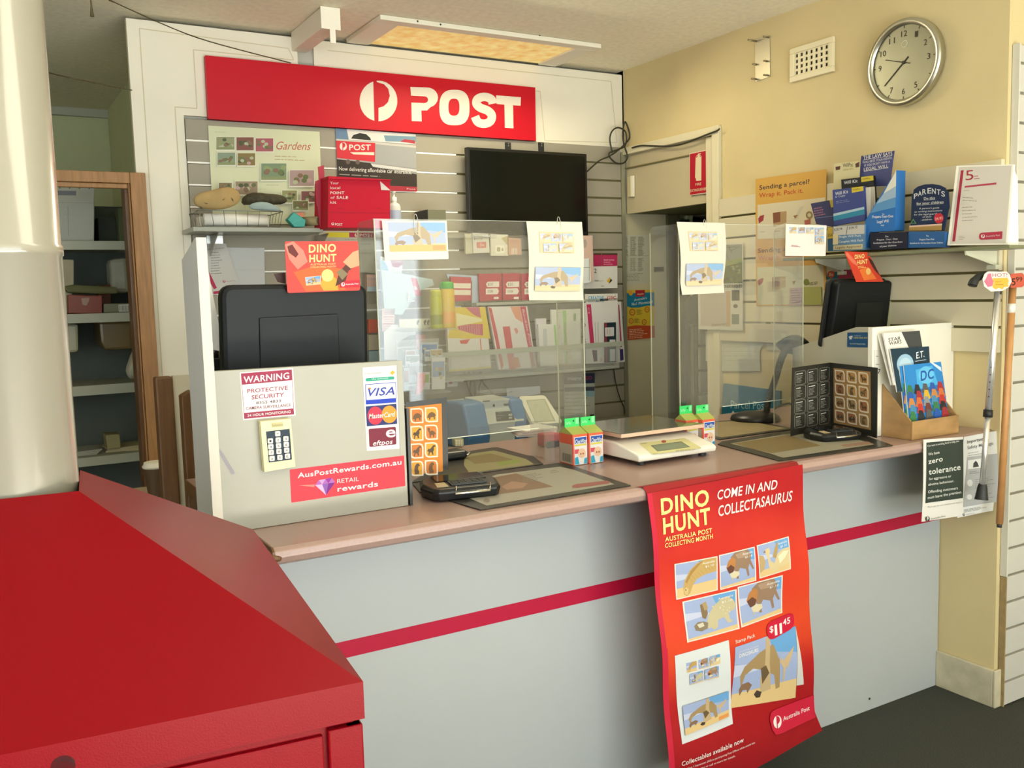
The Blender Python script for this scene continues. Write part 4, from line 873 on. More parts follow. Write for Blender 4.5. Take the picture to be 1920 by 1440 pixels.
c.poly([(898, 640), (960, 520), (995, 510), (940, 625)], 'd3ccb4'); c.poly([(900, 598), (945, 588), (918, 625)], 'a07a4a'); c.ell(1045, 592, 32, 36, '9c8a5c'); c.ell(1045, 592, 15, 17, 'd8cfae'); c.poly([(1000, 640), (1056, 625), (1056, 672), (1004, 680)], 'b9675a')
c.words(598, 742, 680, 738, 1, 5, '9a9478'); c.words(732, 735, 815, 728, 1, 5, '9a9478'); c.done()
Q = [(560, 815), (1190, 804), (1200, 1400), (566, 1410)]
c = Card(P('X', XW-.0225), D); c.sheet('parcel_poster', Q, 'dba95a', 'lower yellow parcel packing poster behind the perspex', 'poster')
c.poly([(575, 1062), (1172, 1040), (1178, 1392), (580, 1400)], 'd8d2b0'); c.text('Sending a parcel?', 582, 932, 1035, 900, 42, '4a463e', .8); c.text('Wrap it. Pack it.', 584, 1000, 985, 972, 42, 'b9685a', .8)
c.poly([(578, 1185), (600, 1165), (632, 1158), (625, 1200), (590, 1226)], 'a8504a'); c.poly([(712, 1150), (780, 1146), (778, 1232), (714, 1240)], '8a6650'); c.poly([(780, 1146), (832, 1144), (830, 1240), (716, 1272), (714, 1240), (778, 1232)], 'b9a070'); c.poly([(890, 1188), (925, 1184), (905, 1222)], '8a6c4a'); c.ell(1018, 1195, 26, 30, '8c9450'); c.text('RELIEF', 1040, 1225, 1120, 1215, 28, '6f7a3c', .5)
c.words(725, 1310, 805, 1306, 1, 5, '9a9478'); c.done()
c = Card(P('X', XW-.026), D); c.sheet('pink_note', [(868, 1250), (985, 1244), (978, 1400), (862, 1410)], 'c09aa4', 'pink handwritten note stuck on the lower parcel poster', 'note'); c.words(880, 1268, 975, 1262, 6, 8, '7d5c6c', 22, .9, 4); c.done()
c = Card(P('X', XW-.026), D); c.sheet('green_note', [(988, 1240), (1150, 1236), (1156, 1400), (985, 1400)], 'b9bb70', 'olive green note beside the pink one on the lower parcel poster', 'note'); c.done()
# calendar
N_ = (1240, 400, 4.8); ck_ = thing('calendar', 'spiral wall calendar with a mossy tree photograph', 'calendar', on('X', XW-.03, 1355, 615))
c = Card(P('X', XW-.03), N_); c.sheet('photo_page', [(480, 265), (735, 262), (735, 640), (480, 650)], 'd9d4c0', parent=ck_)
c.poly([(490, 285), (726, 278), (730, 628), (490, 636)], '8d8f84'); c.poly([(490, 470), (560, 470), (640, 440), (728, 430), (730, 628), (490, 636)], '55602c'); c.poly([(490, 450), (600, 430), (700, 400), (728, 395), (728, 440), (600, 470), (490, 490)], '8a9450')
for x, y, x2, y2 in ((560, 300, 610, 430), (600, 290, 640, 360), (570, 310, 680, 300), (620, 340, 700, 300)): c.line(x, y, x2, y2, 5, '5c5a4c')
rn = random.Random(3)
for _ in range(26): c.ell(510+200*rn.random(), 470+140*rn.random(), 8+8*rn.random(), 6+6*rn.random(), rn.choice(['3c4618', '6f7a34', '96935c', '454a22']), 7)
c.done()
c = Card(P('X', XW-.031), N_); c.sheet('month_page', [(328, 668), (735, 660), (732, 1056), (335, 1042)], 'dad6c2', parent=ck_)
c.poly([(350, 700), (585, 700), (588, 1020), (355, 1015)], 'cdbfac'); c.poly([(585, 700), (622, 700), (622, 1020), (588, 1020)], 'cfae86'); c.rect(634, 692, 704, 786, '4c4630'); c.rect(634, 908, 700, 998, '7f8678'); c.ell(668, 835, 22, 20, '6a6450', 7)
for i in range(6): c.line(352, 745+i*46, 586, 748+i*45, 1.2, 'b3a694')
for i in range(1, 7): c.line(350+i*34, 702, 354+i*34, 1016, 1.2, 'b3a694')
c.text('September', 450, 1015, 600, 1005, 26, '8a8068', 0, .3); c.done()
mb = MB()
for i in range(16):
    p = c.at((492+i*15.4, 655), .001); mb.tube([p+V((0, 0, .008)), p+V((-.004, 0, 0)), p+V((0, 0, -.008))], .0012, m_dark, 5)
mb.build('spiral', ck_)
# loose papers pinned low on the side wall behind the perspex
for q_, col, lb, cat in (([(745, 470), (850, 470), (850, 765), (745, 745)], 'bdb08e', 'buff card leaning on the side wall between calendar and parcel posters', 'card'),
                    ([(400, 1060), (520, 1056), (520, 1330), (400, 1330)], 'c9c7b4', 'plain sheet pinned to the side wall just below the calendar', 'sheet'), ([(535, 960), (940, 950), (930, 1160), (880, 1240), (890, 1420), (530, 1420)], 'cfcfbc', 'large curling white form pinned on the side wall below the calendar', 'form'),
                    ([(985, 960), (1300, 985), (1300, 1130), (985, 1120)], 'd2d0bc', 'ruled chart with a dark heading pinned below the parcel posters', 'chart'), ([(945, 1140), (1080, 1150), (1070, 1235), (950, 1230)], 'cccab4', 'small slip pinned below the ruled chart', 'slip')):
    c = Card(P('X', XW-.006-.002*len(lb)/80), N_); c.sheet('pinned_sheet', q_, col, lb, cat)
    if cat == 'chart':
        c.poly([(990, 962), (1300, 985), (1300, 1010), (990, 985)], '6f6c50')
        for i in range(14): c.line(1000+i*20, 1000, 1000+i*20, 1110, 3, 'b3b19c')
    if cat == 'form': c.words(560, 1000, 900, 1000, 9, 4, 'b4b4a4', 40, .9)
    if cat == 'card': c.poly([(748, 478), (838, 650), (750, 735), (748, 700), (820, 652), (748, 520)], 'e3dcc4')
    c.done()
pp_ = P('X', XW-.001)
c = Card(P('X', XW-.05), (1340, 560, 4.5), th=.01); c.sheet('parcel_post_sign', [(72, 715), (552, 780), (550, 960), (58, 975)], '23708c', 'blue sign reading Parcel Post standing low behind the right perspex', 'sign')
c.text('Parcel Post', 135, 925, 440, 935, 70, 'a9ccd6', 0); c.poly([(135, 975), (155, 945), (175, 972)], 'd9e6ea'); c.done()
# small coloured signs near the right monitor
c = Card(P('X', XW-.03), D); c.sheet('price_leaflet', [(1205, 1120), (1305, 1100), (1305, 1235), (1196, 1235)], '1f7890', 'small teal leaflet with an orange price dot beside the right monitor', 'leaflet'); c.ell(1240, 1125, 32, 32, 'c9542c'); c.text('5c', 1222, 1140, 1260, 1138, 28, 'f2e6d0', .8); c.words(1215, 1165, 1290, 1160, 2, 8, 'b9dbe0', 22); c.done()
c = Card(P('X', XW-.034), D); c.sheet('red_leaflet', [(1310, 1086), (1420, 1082), (1432, 1160), (1295, 1180)], 'a8344a', 'dark red leaflet tucked behind the dinosaur card on the right monitor', 'leaflet'); c.done()
c = Card(P('X', XW-.032), (1440, 560, 4.571)); c.sheet('price_leaflet', [(480, 82), (580, 78), (560, 320), (488, 330)], 'd0a45a', 'narrow orange and red price leaflet just left of the right monitor', 'leaflet'); c.ell(525, 118, 28, 30, 'b9402c'); c.text('4c', 508, 132, 545, 130, 26, 'f2e6d0', .8); c.poly([(490, 182), (562, 176), (545, 318), (490, 328)], 'a8243a'); c.done()
c = Card(P('X', XW-.04), (1440, 560, 4.571)); c.sheet('yellow_note', [(475, -70), (585, -74), (577, 82), (472, 80)], 'eee9b4', 'blank pale yellow note stuck left of the right monitor', 'note'); c.done()

# ---- wall shelf on the right wall with will kits
zS = on('X', XW-.2, 1640, 472).z; xS = XW-.20
E_ = (1600, 280, 4.8)
zS = 1.600
def onx(x, y, xx=None): return on('X', xx if xx else XW-.1, x, y)
fy = onx(1562, 470, xS).y; ny = onx(1893, 457, xS).y
rsf = thing('wall_shelf', 'narrow shelf on the cream slats carrying the will kits', 'shelf', (XW-.1, (fy+ny)/2, zS-.015))
bx('board', (xS, ny, zS-.010), (XW-.021, fy+.25, zS), mat('shelf_olive', '6f7256', .35), rsf, .001)
q = onx(1600+1150/4.8, 280+900/4.8, XW-.1)
for y_ in (q.y, q.y+.62):
    b_ = MB().prism([(xS+.01, y_, zS-.0105), (XW-.021, y_, zS-.0105), (XW-.021, y_, zS-.062), (xS+.015, y_, zS-.024)], (0, -.006, 0), mat('acrylic_bracket', 'd3d2b8', .2)).build('bracket', rsf)
    bx('foot', (XW-.05, y_-.02, zS-.072), (XW-.021, y_+.012, zS-.058), mat('acrylic_bracket', 'd3d2b8', .2), rsf)
# certificate frame
xc = xS+.03
def frameq(): return None
a, b, cc_ = onx(1600+945/4.8, 280+152/4.8, xc+.05), onx(1600+1385/4.8, 280+850/4.8, xc), onx(1600+850/4.8, 280+858/4.8, xc)
pc = pl3(a, b, cc_)
cf_ = thing('certificate_frame', 'white framed five years certificate standing on the shelf', 'framed certificate', cc_)
c = Card(pc, E_, th=.008)
c.sheet('frame', [(928, 148), (1443, 72 if False else 185-50), (1388, 858), (845, 864)], mat('frame_white', 'ece9dc', .35), parent=cf_)
c.poly([(950, 158), (1425, 135+10), (1372, 845), (868, 852)], 'd9d4c8'); c.poly([(968, 190), (994, 186), (916, 828), (890, 830)], 'a82844')
c.text('5', 1010, 280, 1082, 272, 92, 'a82844', 0); c.words(1088, 240, 1150, 234, 2, 7, 'b8586c', 22); c.poly([(1004, 330), (1288, 298), (1288, 316), (1000, 346)], 'b4445a'); c.words(994, 370, 1085, 364, 1, 5, 'a09a90'); c.words(985, 430, 1150, 440, 2, 6, 'a09a90', 26)
c.words(980, 520, 1140, 512, 5, 6, 'a09a90', 30); c.poly(rr([(1134, 752), (1344, 738), (1340, 806), (1130, 816)], .45), 'b4344e'); c.poly([(1250, 745), (1344, 738), (1340, 806), (1250, 811)], 'b4344e'); c.logo(1168, 782, 17, 18, 'efe4de'); c.text('Australia Post', 1195, 790, 1322, 780, 16, 'e9c4c8', .4); c.words(950, 780, 1020, 778, 3, 4, 'a09a90', 14); c.done()
MB().prism([c.at((1440, 185), -.008), c.at((1390, 855), -.008), c.at((1404, 855), -.05), c.at((1446, 250), -.02)], (0, .002, 0), mat('frame_white', 'ece9dc')).build('easel_back', cf_)
# parents booklet display
xp = xS+.02
def stand(name, plane, crop, Q, col, label, cat, th=.002, parent=None):
    c = Card(plane, crop, th=th); c.sheet(name, Q, col, label, cat, parent=parent); return c
pn = P('X', xp)
pk = thing('guide_display', 'navy arched display card for parents with guides in its tray', 'display', pn.at(*( (1600+660/4.8, 280+885/4.8) )))
c = Card(P('X', xp+.015), E_, th=.004)
arch = [(505, 735), (518, 640), (525, 405), (538, 400), (542, 365), (580, 335), (640, 316), (710, 312), (775, 322), (828, 348), (832, 372), (855, 378), (862, 520), (852, 560), (815, 735)]
c.sheet('header_card', arch, '15284a', parent=pk)
for i, (ch, x, y, h) in enumerate((('P', 545, 446, 46), ('A', 582, 424, 48), ('R', 622, 408, 50), ('E', 668, 398, 52), ('N', 708, 400, 52), ('T', 752, 406, 50), ('S', 792, 420, 48))): c.text(ch, x, y, x+34, y-2+(i-3)*3, h, 'd9dcd8', .5)
c.text('Do this', 636, 454, 735, 448, 24, 'd9dcd8', .5); c.line(636, 458, 735, 452, 2, 'd9dcd8'); c.text('for your children', 570, 500, 812, 484, 24, 'd9dcd8', .5); c.line(570, 504, 812, 488, 2, 'd9dcd8')
for s_, x, y, x2, y2 in (("A parent's guide", 592, 540, 775, 532), ('to writing instructions', 552, 570, 802, 556), ('for the legal guardians', 548, 596, 790, 584), ('of their', 625, 616, 706, 612), ('children', 618, 642, 710, 636)): c.text(s_, x, y, x2, y2, 15, 'd0d4d0', .4, .2)
c.ell(772, 620, 44, 46, 'c22c3c', 14); c.text('24.95', 738, 640, 806, 630, 26, 'f2c8c0', .6); c.poly([(512, 670), (542, 625), (572, 668)], '5c8c5c'); c.poly([(525, 664), (542, 638), (560, 662)], '1c3448'); c.poly([(505, 688), (802, 668), (800, 684), (505, 702)], 'd8b9a4'); c.poly([(505, 702), (800, 684), (798, 728), (503, 732)], 'a8884c'); c.done()
c = Card(P('X', xp), E_, th=.03); c.sheet('tray_front', [(498, 742), (822, 740), (815, 882), (480, 888)], '2a5c92', parent=pk)
c.text('The', 655, 786, 680, 785, 15, 'e6ecf0', .5); c.text('Prepare-Your-Own', 596, 820, 728, 815, 16, 'e6ecf0', .5); c.text('Guidelines for the Guardians of your Children', 510, 852, 806, 846, 14, 'e6ecf0', .4); c.done()
# dark box of guides
c = stand('guide_box', P('X', xp-.005), E_, [(148, 752), (470, 742), (488, 770), (484, 890), (155, 905)], '161c30', 'black box of guardian guideline packs on the shelf', 'box', .06)
c.text('The', 285, 792, 315, 790, 15, 'dfe0e4', .5); c.text('Prepare - Your - Own', 212, 822, 398, 812, 15, 'dfe0e4', .5); c.text('Guidelines for the Guardians', 180, 852, 442, 838, 15, 'dfe0e4', .5); c.text('of your Children', 238, 882, 388, 870, 15, 'dfe0e4', .5); c.done()
# blue triangular holder
c = stand('will_holder', P('X', xp+.005), E_, [(386, 188), (376, 728), (366, 735), (150, 745), (108, 900), (106, 645), (180, 520)], '2b6fb6', 'tall triangular blue and white legal will pack holder', 'pack holder', .05)
c.poly([(386, 188), (384, 330), (270, 400)], 'e3e2d2'); c.poly([(384, 330), (382, 430), (205, 490), (270, 400)], '9fb9cf'); c.poly([(382, 430), (380, 520), (150, 575), (205, 490)], '5c94c4')
c.text('The', 258, 590, 280, 588, 12, 'eef0f2', .5); c.text('Prepare-Your-Own', 172, 620, 360, 612, 26, 'eef0f2', .6); c.text('Legal Will', 214, 664, 318, 656, 26, 'eef0f2', .6); c.text('Pack', 250, 690, 278, 688, 13, 'eef0f2', .5); c.done()
# navy header behind
c = stand('header_card', P('X', xp+.07), D, [(1510, 60), (1810, 12), (1775, 270), (1740, 330), (1490, 340)], '4d5488', 'slanted navy header card about having a legal will', 'header card', .002)
c.poly([(1510, 60), (1810, 12), (1803, 70), (1505, 120)], '3c4478'); c.text('THE LAW SAYS', 1530, 92, 1790, 52, 34, 'e6e2da', .5); c.text('WHO GETS YOUR ESTATE', 1522, 128, 1785, 86, 20, 'dcd8d6', .4); c.text("IF YOU DON'T HAVE A", 1540, 156, 1770, 118, 20, 'dcd8d6', .4); c.text('LEGAL WILL', 1535, 196, 1755, 162, 30, 'e6e2da', .6); c.line(1535, 200, 1755, 166, 3, 'e6e2da'); c.line(1530, 97, 1790, 57, 3, 'e6e2da'); c.done()
c = stand('header_card', P('X', xp+.06), D, [(1262, 128), (1498, 104), (1492, 380), (1262, 400)], 'd6cd9e', 'cream header card behind the will kits', 'header card', .002)
c.text('WillPac', 1345, 162, 1438, 152, 36, '3a3c34', .5); c.text('LEGAL KITS', 1350, 192, 1438, 182, 16, '8c7a4a', .3); c.poly([(1280, 158), (1325, 150), (1320, 182), (1282, 188)], '5c3a34'); c.poly([(1458, 130), (1496, 110), (1494, 158), (1462, 164)], '5c3a34'); c.done()
# will kit packs
def kit(pl, Q, title, label, shade='32406c'):
    c = stand('will_kit', pl, D, Q, shade, label, 'pack', .012); f = c.qm(Q)
    a = [f(u, v) for u, v in ((.62, 0), (1, 0), (1, .13), (.62, .15))]; c.poly(a, 'd6c040')
    p, q = f(.08, .16), f(.5, .14); c.text('Will Kit', *p, *q, 30, 'e4e6ea', .7); p, q = f(.66, .09), f(.9, .08); c.text('WillPac', *p, *q, 14, '4a4a20', .4)
    if title: p, q = f(.08, .23), f(.4, .22); c.text('for Couples', *p, *q, 18, 'c9cfdc', .3); p, q = f(.1, .33), f(.8, .32); c.words(*p, *q, 2, 4, '8c96b4', 14, .8); c.poly([f(0, .72), f(1, .66), f(1, .82), f(0, .86)], '2f86a4'); c.poly([f(0, .66), f(1, .6), f(1, .67), f(0, .73)], 'a9c4d0')
    c.done(); return c
kit(P('X', xp+.045), [(1330, 272), (1620, 236), (1640, 560), (1345, 560)], 0, 'black will kit pack with a yellow corner, upper one behind', '20242c')
for i in range(3): stand('will_kit_pad', P('X', xp+.04-.006*i), D, [(1530-12*i, 345+3*i), (1628-18*i, 335+3*i), (1640-22*i, 610), (1545-10*i, 620)], ('e6dfc4', 'd9d2c4', 'e9e4d4')[i], ('%s edge of a pad of kit pages behind the front will kit' % ('cream', 'buff', 'white')[i]), 'pad', .003).done()
kit(P('X', xp+.015), [(1252, 366), (1530, 332), (1545, 640), (1265, 690)], 1, 'navy will kit for couples with a teal band, front one', '3c4a86')
c = stand('will_kit', P('X', xp+.05), D, [(1056, 488), (1225, 458), (1262, 560), (1265, 700), (1105, 672)], '3b3f66', 'purple navy will kit leaning left of the others', 'pack', .01); c.poly([(1225, 458), (1258, 452), (1262, 520), (1240, 524)], 'c4ae44'); c.words(1085, 530, 1220, 505, 4, 10, '9c6a80', 22, .8); c.line(1100, 620, 1262, 600, 3, '8c9cc4'); c.done()
c = stand('kit_holder', P('X', xp-.002), D, [(1258, 692), (1545, 674), (1540, 905), (1255, 915)], '5f86a8', 'blue grey cardboard holder under the will kits with handwritten prices', 'holder', .05)
c.poly([(1262, 696), (1540, 678), (1540, 760), (1262, 775)], 'c6c4bc'); c.text('$28.94', 1268, 735, 1340, 725, 24, '3a3a44', .2); c.line(1388, 690, 1376, 768, 4, '2a2a34'); c.text('$34.10', 1402, 720, 1476, 710, 24, '3a3a44', .2)
c.text('Single Will Pack', 1312, 796, 1510, 784, 18, 'e2e8ee', .3); c.text('Couples Will Pack', 1310, 842, 1530, 826, 20, 'e2e8ee', .4); c.poly([(1262, 866), (1526, 852), (1524, 898), (1260, 906)], 'c9bf9a'); c.text('Legally Approved', 1280, 895, 1510, 880, 20, '4a4436', .3); c.poly([(1258, 765), (1306, 762), (1304, 855), (1256, 858)], 'd9cda4'); c.done()
c = stand('kit_holder', P('X', xp+.03), D, [(1205, 700), (1256, 697), (1256, 915), (1210, 918)], '2f5f86', 'narrow yellow and blue holder behind the price holder', 'holder', .03); c.poly([(1206, 704), (1256, 700), (1256, 800), (1206, 806)], 'd0b44a'); c.text('LEGAL', 1170+38, 786, 1256, 780, 26, '2a2a20', .5); c.done()
# ================================================================== DISPLAY GOODS ON THE BACK WALL
J = (860, 420, 6); I = (680, 540, 6.4); K6 = (560, 380, 6.857); O_ = (1040, 660, 4.8); KK = (680, 380, 4.3636)
def pack(name, y, crop, Q, col, label, cat, th=.003, group=None):
    c = Card(P('Y', y), crop, th=th); c.sheet(name, Q, col, label, cat, group); return c
zledge = on('Y', 3.76, 1000, 698).z
lg = thing('display_ledge', 'long display ledge with a clear lip under the satchels and folders', 'ledge', (2.5, 3.8, zledge-.02))
xa, xb = on('Y', 3.74, 832, 690).x, on('Y', 3.74, 1163, 680).x
bx('shelf', (xa, 3.755, zledge-.012), (xb, YB-.013, zledge), mat('shelf_grey', '9c9f93', .4), lg)
z1 = on('Y', 3.75, 1000, 655).z; bx('clear_lip', (xa, 3.748, z1-.012), (xb+.03, 3.752, z1+.012), mat('lip_grey', 'a3a798', .3), lg); bx('clear_front', (xa, 3.748, zledge-.012), (xb, 3.751, z1-.012), m_clear, lg)
for x in (xa, (xa+xb)/2, xb-.006): bx('lip_support', (x, 3.7525, zledge), (x+.005, YB-.013, z1+.01), m_clear, lg)
z2 = on('Y', 3.80, 930, 567).z
l2 = bx('display_shelf', (on('Y', 3.8, 893, 565).x, 3.80, z2-.012), (on('Y', 3.8, 1158, 560).x, YB-.013, z2), mat('shelf_grey', '9c9f93'), None); tag(l2, 'upper grey shelf under the red phone card packs', 'shelf')
# left satchel
c = pack('satchel', 3.80, I, [(1000, 235), (1470, 225), (1545, 960), (1040, 1005)], 'e2ddd2', 'yellow and white satchel with red pattern, left end of the ledge', 'satchel', .02)
c.poly([(1100, 235), (1470, 228), (1535, 610), (1440, 600), (1250, 610), (1020, 600)], 'e6c83e'); c.poly([(1230, 232), (1400, 228), (1420, 360), (1330, 320)], 'c8607a'); c.poly([(1140, 440), (1440, 430), (1445, 570), (1350, 560), (1150, 500)], 'c8506a'); c.poly([(1120, 300), (1430, 370), (1440, 400), (1130, 460)], 'f2e9b0')
for i in range(12): c.line(1175+i*21, 442, 1175+i*21, 560, 3, 'e9c5b0')
c.poly([(1050, 980), (1545, 940), (1545, 960), (1040, 1005)], 'e0c85a'); c.poly([(1160, 630), (1290, 610), (1250, 670), (1180, 670)], 'd8483c'); c.line(1410, 610, 1425, 780, 12, 'd8683c'); c.text('Satchel', 1060, 960, 1062, 820, 20, '8d8d94'); c.done()
c = pack('booklet_folder', 3.80, J, [(330, 930), (770, 925), (875, 1615), (455, 1640)], 'e6dfd8', 'white folder with red edges and vertical lettering, second on the ledge', 'folder', .015)
c.poly([(335, 935), (370, 950), (430, 1200), (505, 1600), (480, 1635), (450, 1500)], 'cc4a56'); c.poly([(690, 930), (755, 928), (860, 1600), (825, 1612)], 'c8405a'); c.poly([(580, 932), (690, 930), (720, 1110), (640, 1060)], 'e59a7c'); c.poly([(495, 1155), (575, 1150), (640, 1630), (570, 1632)], 'cf5058'); c.poly([(590, 1500), (670, 1500), (700, 1610), (620, 1625)], 'cc7a4a')
c.text('Booklet Post', 712, 960, 800, 1370, 26, 'e9c9cc', .3); c.poly([(620, 1180), (650, 1165), (672, 1210), (650, 1245)], 'e2948a'); c.done()
c = pack('form_folder', 3.79, J, [(868, 1065), (985, 1060), (1000, 1560), (900, 1570)], 'dcd6dc', 'narrow pale lilac folder next to the green striped ones', 'folder', .012); c.done()
c = pack('form_folder', 3.775, J, [(895, 1130), (1105, 1125), (1120, 1590), (920, 1600)], 'e3e3dc', 'white folder with a thin green stripe in front of the lilac one', 'folder', .01); c.poly([(1068, 1135), (1090, 1133), (1110, 1400), (1088, 1402)], '8fcb74'); c.poly([(945, 1180), (990, 1175), (1000, 1400), (955, 1400)], 'c9cccf'); c.done()
c = pack('form_folder', 3.80, J, [(1040, 965), (1370, 955), (1375, 1560), (1060, 1580)], 'e0e2d4', 'tall white folder with a broad green stripe', 'folder', .012); c.poly([(1170, 975), (1208, 972), (1230, 1390), (1190, 1392)], '93d07c'); c.poly([(1190, 1430), (1226, 1428), (1232, 1570), (1200, 1572)], '93d07c'); c.poly([(1290, 1010), (1320, 1006), (1320, 1090), (1292, 1092)], '8ea884'); c.text('3', 1120, 1170, 1138, 1168, 30, 'b8788a', .5); c.done()
c = pack('form_folder', 3.775, J, [(1215, 1110), (1370, 1105), (1375, 1570), (1235, 1580)], 'd8d9d0', 'plain pale folder leaning in front of the broad green stripe', 'folder', .01); c.done()
# right group: creative board etc
c = pack('document_pack', 3.80, J, [(1430, 788), (1788, 782), (1790, 1400), (1440, 1405)], 'e4e2da', 'white document pack headed in blue and red lettering', 'pack', .01)
c.text('CREATIVE', 1458, 848, 1632, 846, 36, '2c9cd0', 1.4); c.text('DOCUMENTS', 1458, 880, 1638, 878, 20, '3a6c8c', .8); c.text('GBC', 1668, 846, 1772, 842, 34, 'c83c4c', 1); c.done()
c = pack('document_pack', 3.785, J, [(1415, 885), (1790, 880), (1800, 1560), (1430, 1570)], 'e6e3de', 'white pack with a thick crimson left stripe', 'pack', .01)
c.poly([(1438, 905), (1488, 903), (1528, 1375), (1482, 1378)], 'c83c6a'); c.text('C5', 1452, 940, 1454, 1010, 22, 'e9b8c8', .4); [c.line(1535+i*16, 1105, 1545+i*14, 1370, 6, 'a9a9a6') for i in (0, 2)]; c.text('3', 1410, 1155, 1428, 1153, 36, 'b04a5a', .4); c.words(1420, 1300, 1440, 1300, 4, 6, '5c5c64', 24)
c.poly([(1500, 1420), (1520, 1420), (1545, 1545), (1520, 1548)], '6c2c4a'); c.poly([(1520, 1420), (1556, 1420), (1560, 1545), (1545, 1545)], '24306c'); c.done()
c = pack('document_pack', 3.80, J, [(1790, 875), (1825, 872), (1862, 1380), (1870, 1550), (1800, 1556)], 'dcd9d4', 'thin pack with a narrow crimson stripe at the right end of the ledge', 'pack', .01); c.poly([(1795, 910), (1806, 905), (1838, 1380), (1820, 1385)], 'b03058'); c.poly([(1812, 1410), (1850, 1405), (1856, 1530), (1818, 1540)], '3c3066'); c.done()
c = pack('data_card_pack', 3.770, J, [(1648, 1110), (1770, 1105), (1772, 1555), (1650, 1562)], '1c3038', 'dark blister pack with white panels in front of the crimson striped pack', 'pack', .008)
c.poly([(1648, 1112), (1665, 1110), (1668, 1560), (1652, 1562)], 'b02c40'); c.poly(rr([(1646, 1165), (1748, 1160), (1748, 1260), (1648, 1265)], .08), 'd9d6d4'); c.line(1672, 1180, 1672, 1240, 8, 'c8a09c'); c.line(1700, 1178, 1700, 1238, 6, 'a9a9ac'); c.poly([(1698, 1300), (1762, 1300), (1762, 1360), (1698, 1360)], 'e0dfdc'); c.poly([(1700, 1410), (1760, 1408), (1760, 1540), (1702, 1543)], 'd8d8d8'); c.text('2', 1590, 1540, 1610, 1538, 30, 'b03048', .8); c.done()
# pink cards and bank box
for i, (xa_, xb_) in enumerate(((1520, 1605), (1612, 1785))):
    c = pack('gift_card', 3.86, J, [(xa_, 330), (xb_, 330), (xb_, 475), (xa_, 475)], 'b92f5c', ('narrow crimson', 'wide crimson')[i]+' money card hanging above the white bank box', 'card', .002); c.poly([(xa_, 330), (xb_, 330), (xb_, 348), (xa_, 346)], '4a3a24')
    if i: c.text('Send money', 1632, 412, 1750, 410, 18, 'eec9d4', .4); c.words(1632, 425, 1760, 424, 2, 10, 'd98aa4', 24)
    c.done()
c = pack('bank_box', 3.83, J, [(1390, 480), (1785, 472), (1786, 720), (1395, 728)], 'e2dfd6', 'white bank leaflet box with a yellow diamond, above the document packs', 'box', .08)
c.poly([(1664, 640), (1700, 596), (1712, 640), (1690, 670)], 'e0b93c'); c.poly([(1712, 612), (1728, 636), (1692, 672), (1700, 640)], '2a2a24'); c.text('2', 1524, 552, 1552, 550, 50, '3a3a34', .4); c.text('Wealth', 1530, 648, 1570, 646, 22, '3a3a34', .8); c.text('Bank', 1574, 648, 1630, 646, 18, 'a9a59a', 0); c.words(1600, 695, 1660, 694, 1, 8, '8c8a80'); c.done()
c = pack('clear_pack', 3.80, J, [(1390, 130), (1505, 130), (1520, 640), (1400, 660)], 'd9b9a8', 'pale pink hang pack at the right edge of the left perspex screen', 'hang pack', .02); c.ell(1420, 220, 22, 50, 'b3a498'); c.poly([(1345, 395), (1475, 385), (1490, 640), (1470, 660), (1385, 670), (1350, 480)], 'e9ecea'); c.line(1360, 490, 1475, 488, 5, '8c8f7a'); c.line(1470, 390, 1470, 640, 6, '7a7c64'); c.done()
# battery packs
for i, (Q, col, lb) in enumerate((([(70, 110), (160, 105), (170, 330), (80, 340)], 'cfc8a9', 'leftmost pale'), ([(155, 100), (335, 108), (350, 320), (165, 330)], 'e3dccb', 'white topped'), ([(360, 115), (556, 120), (560, 358), (366, 358)], 'ded8c4', 'cream'), ([(560, 150), (700, 165), (710, 345), (565, 350)], 'c9a48c', 'brown pink'))):
    c = pack('battery_pack', 3.84-.01*i, J, Q, col, lb+' battery hang pack behind the left perspex', 'battery pack', .012)
    if i == 1: c.text('Energizer', 172, 178, 330, 156, 30, '3c3c34', .5); c.poly([(200, 205), (308, 200), (310, 268), (206, 272)], 'd98a80'); c.text('5x', 240, 250, 290, 248, 34, 'f0dcc8', .6)
    if i == 2: c.poly(rr([(412, 240), (515, 238), (518, 330), (412, 332)], .1), 'f0ead4'); c.rect(430, 262, 468, 310, 'b3a98c'); c.rect(482, 270, 502, 302, 'b3a98c'); c.poly([(480, 160), (556, 130), (556, 250)], 'b9ad84')
    if i == 0: [c.line(90+k*16, 120, 92+k*16, 330, 4, 'e6e0c4') for k in range(5)]
    if i == 3: c.words(580, 180, 700, 186, 3, 6, 'b87868', 14); [c.line(600+k*18, 275, 600+k*18, 340, 6, 'efe9da') for k in range(4)]
    c.done()
q = on('Y', 3.9, 905, 445); tag(MB().tube([(q.x-.1, 3.83, q.z), (q.x+.35, 3.83, q.z)], .003, m_chrome).build('display_rail'), 'thin chrome rail holding the battery packs', 'rail')
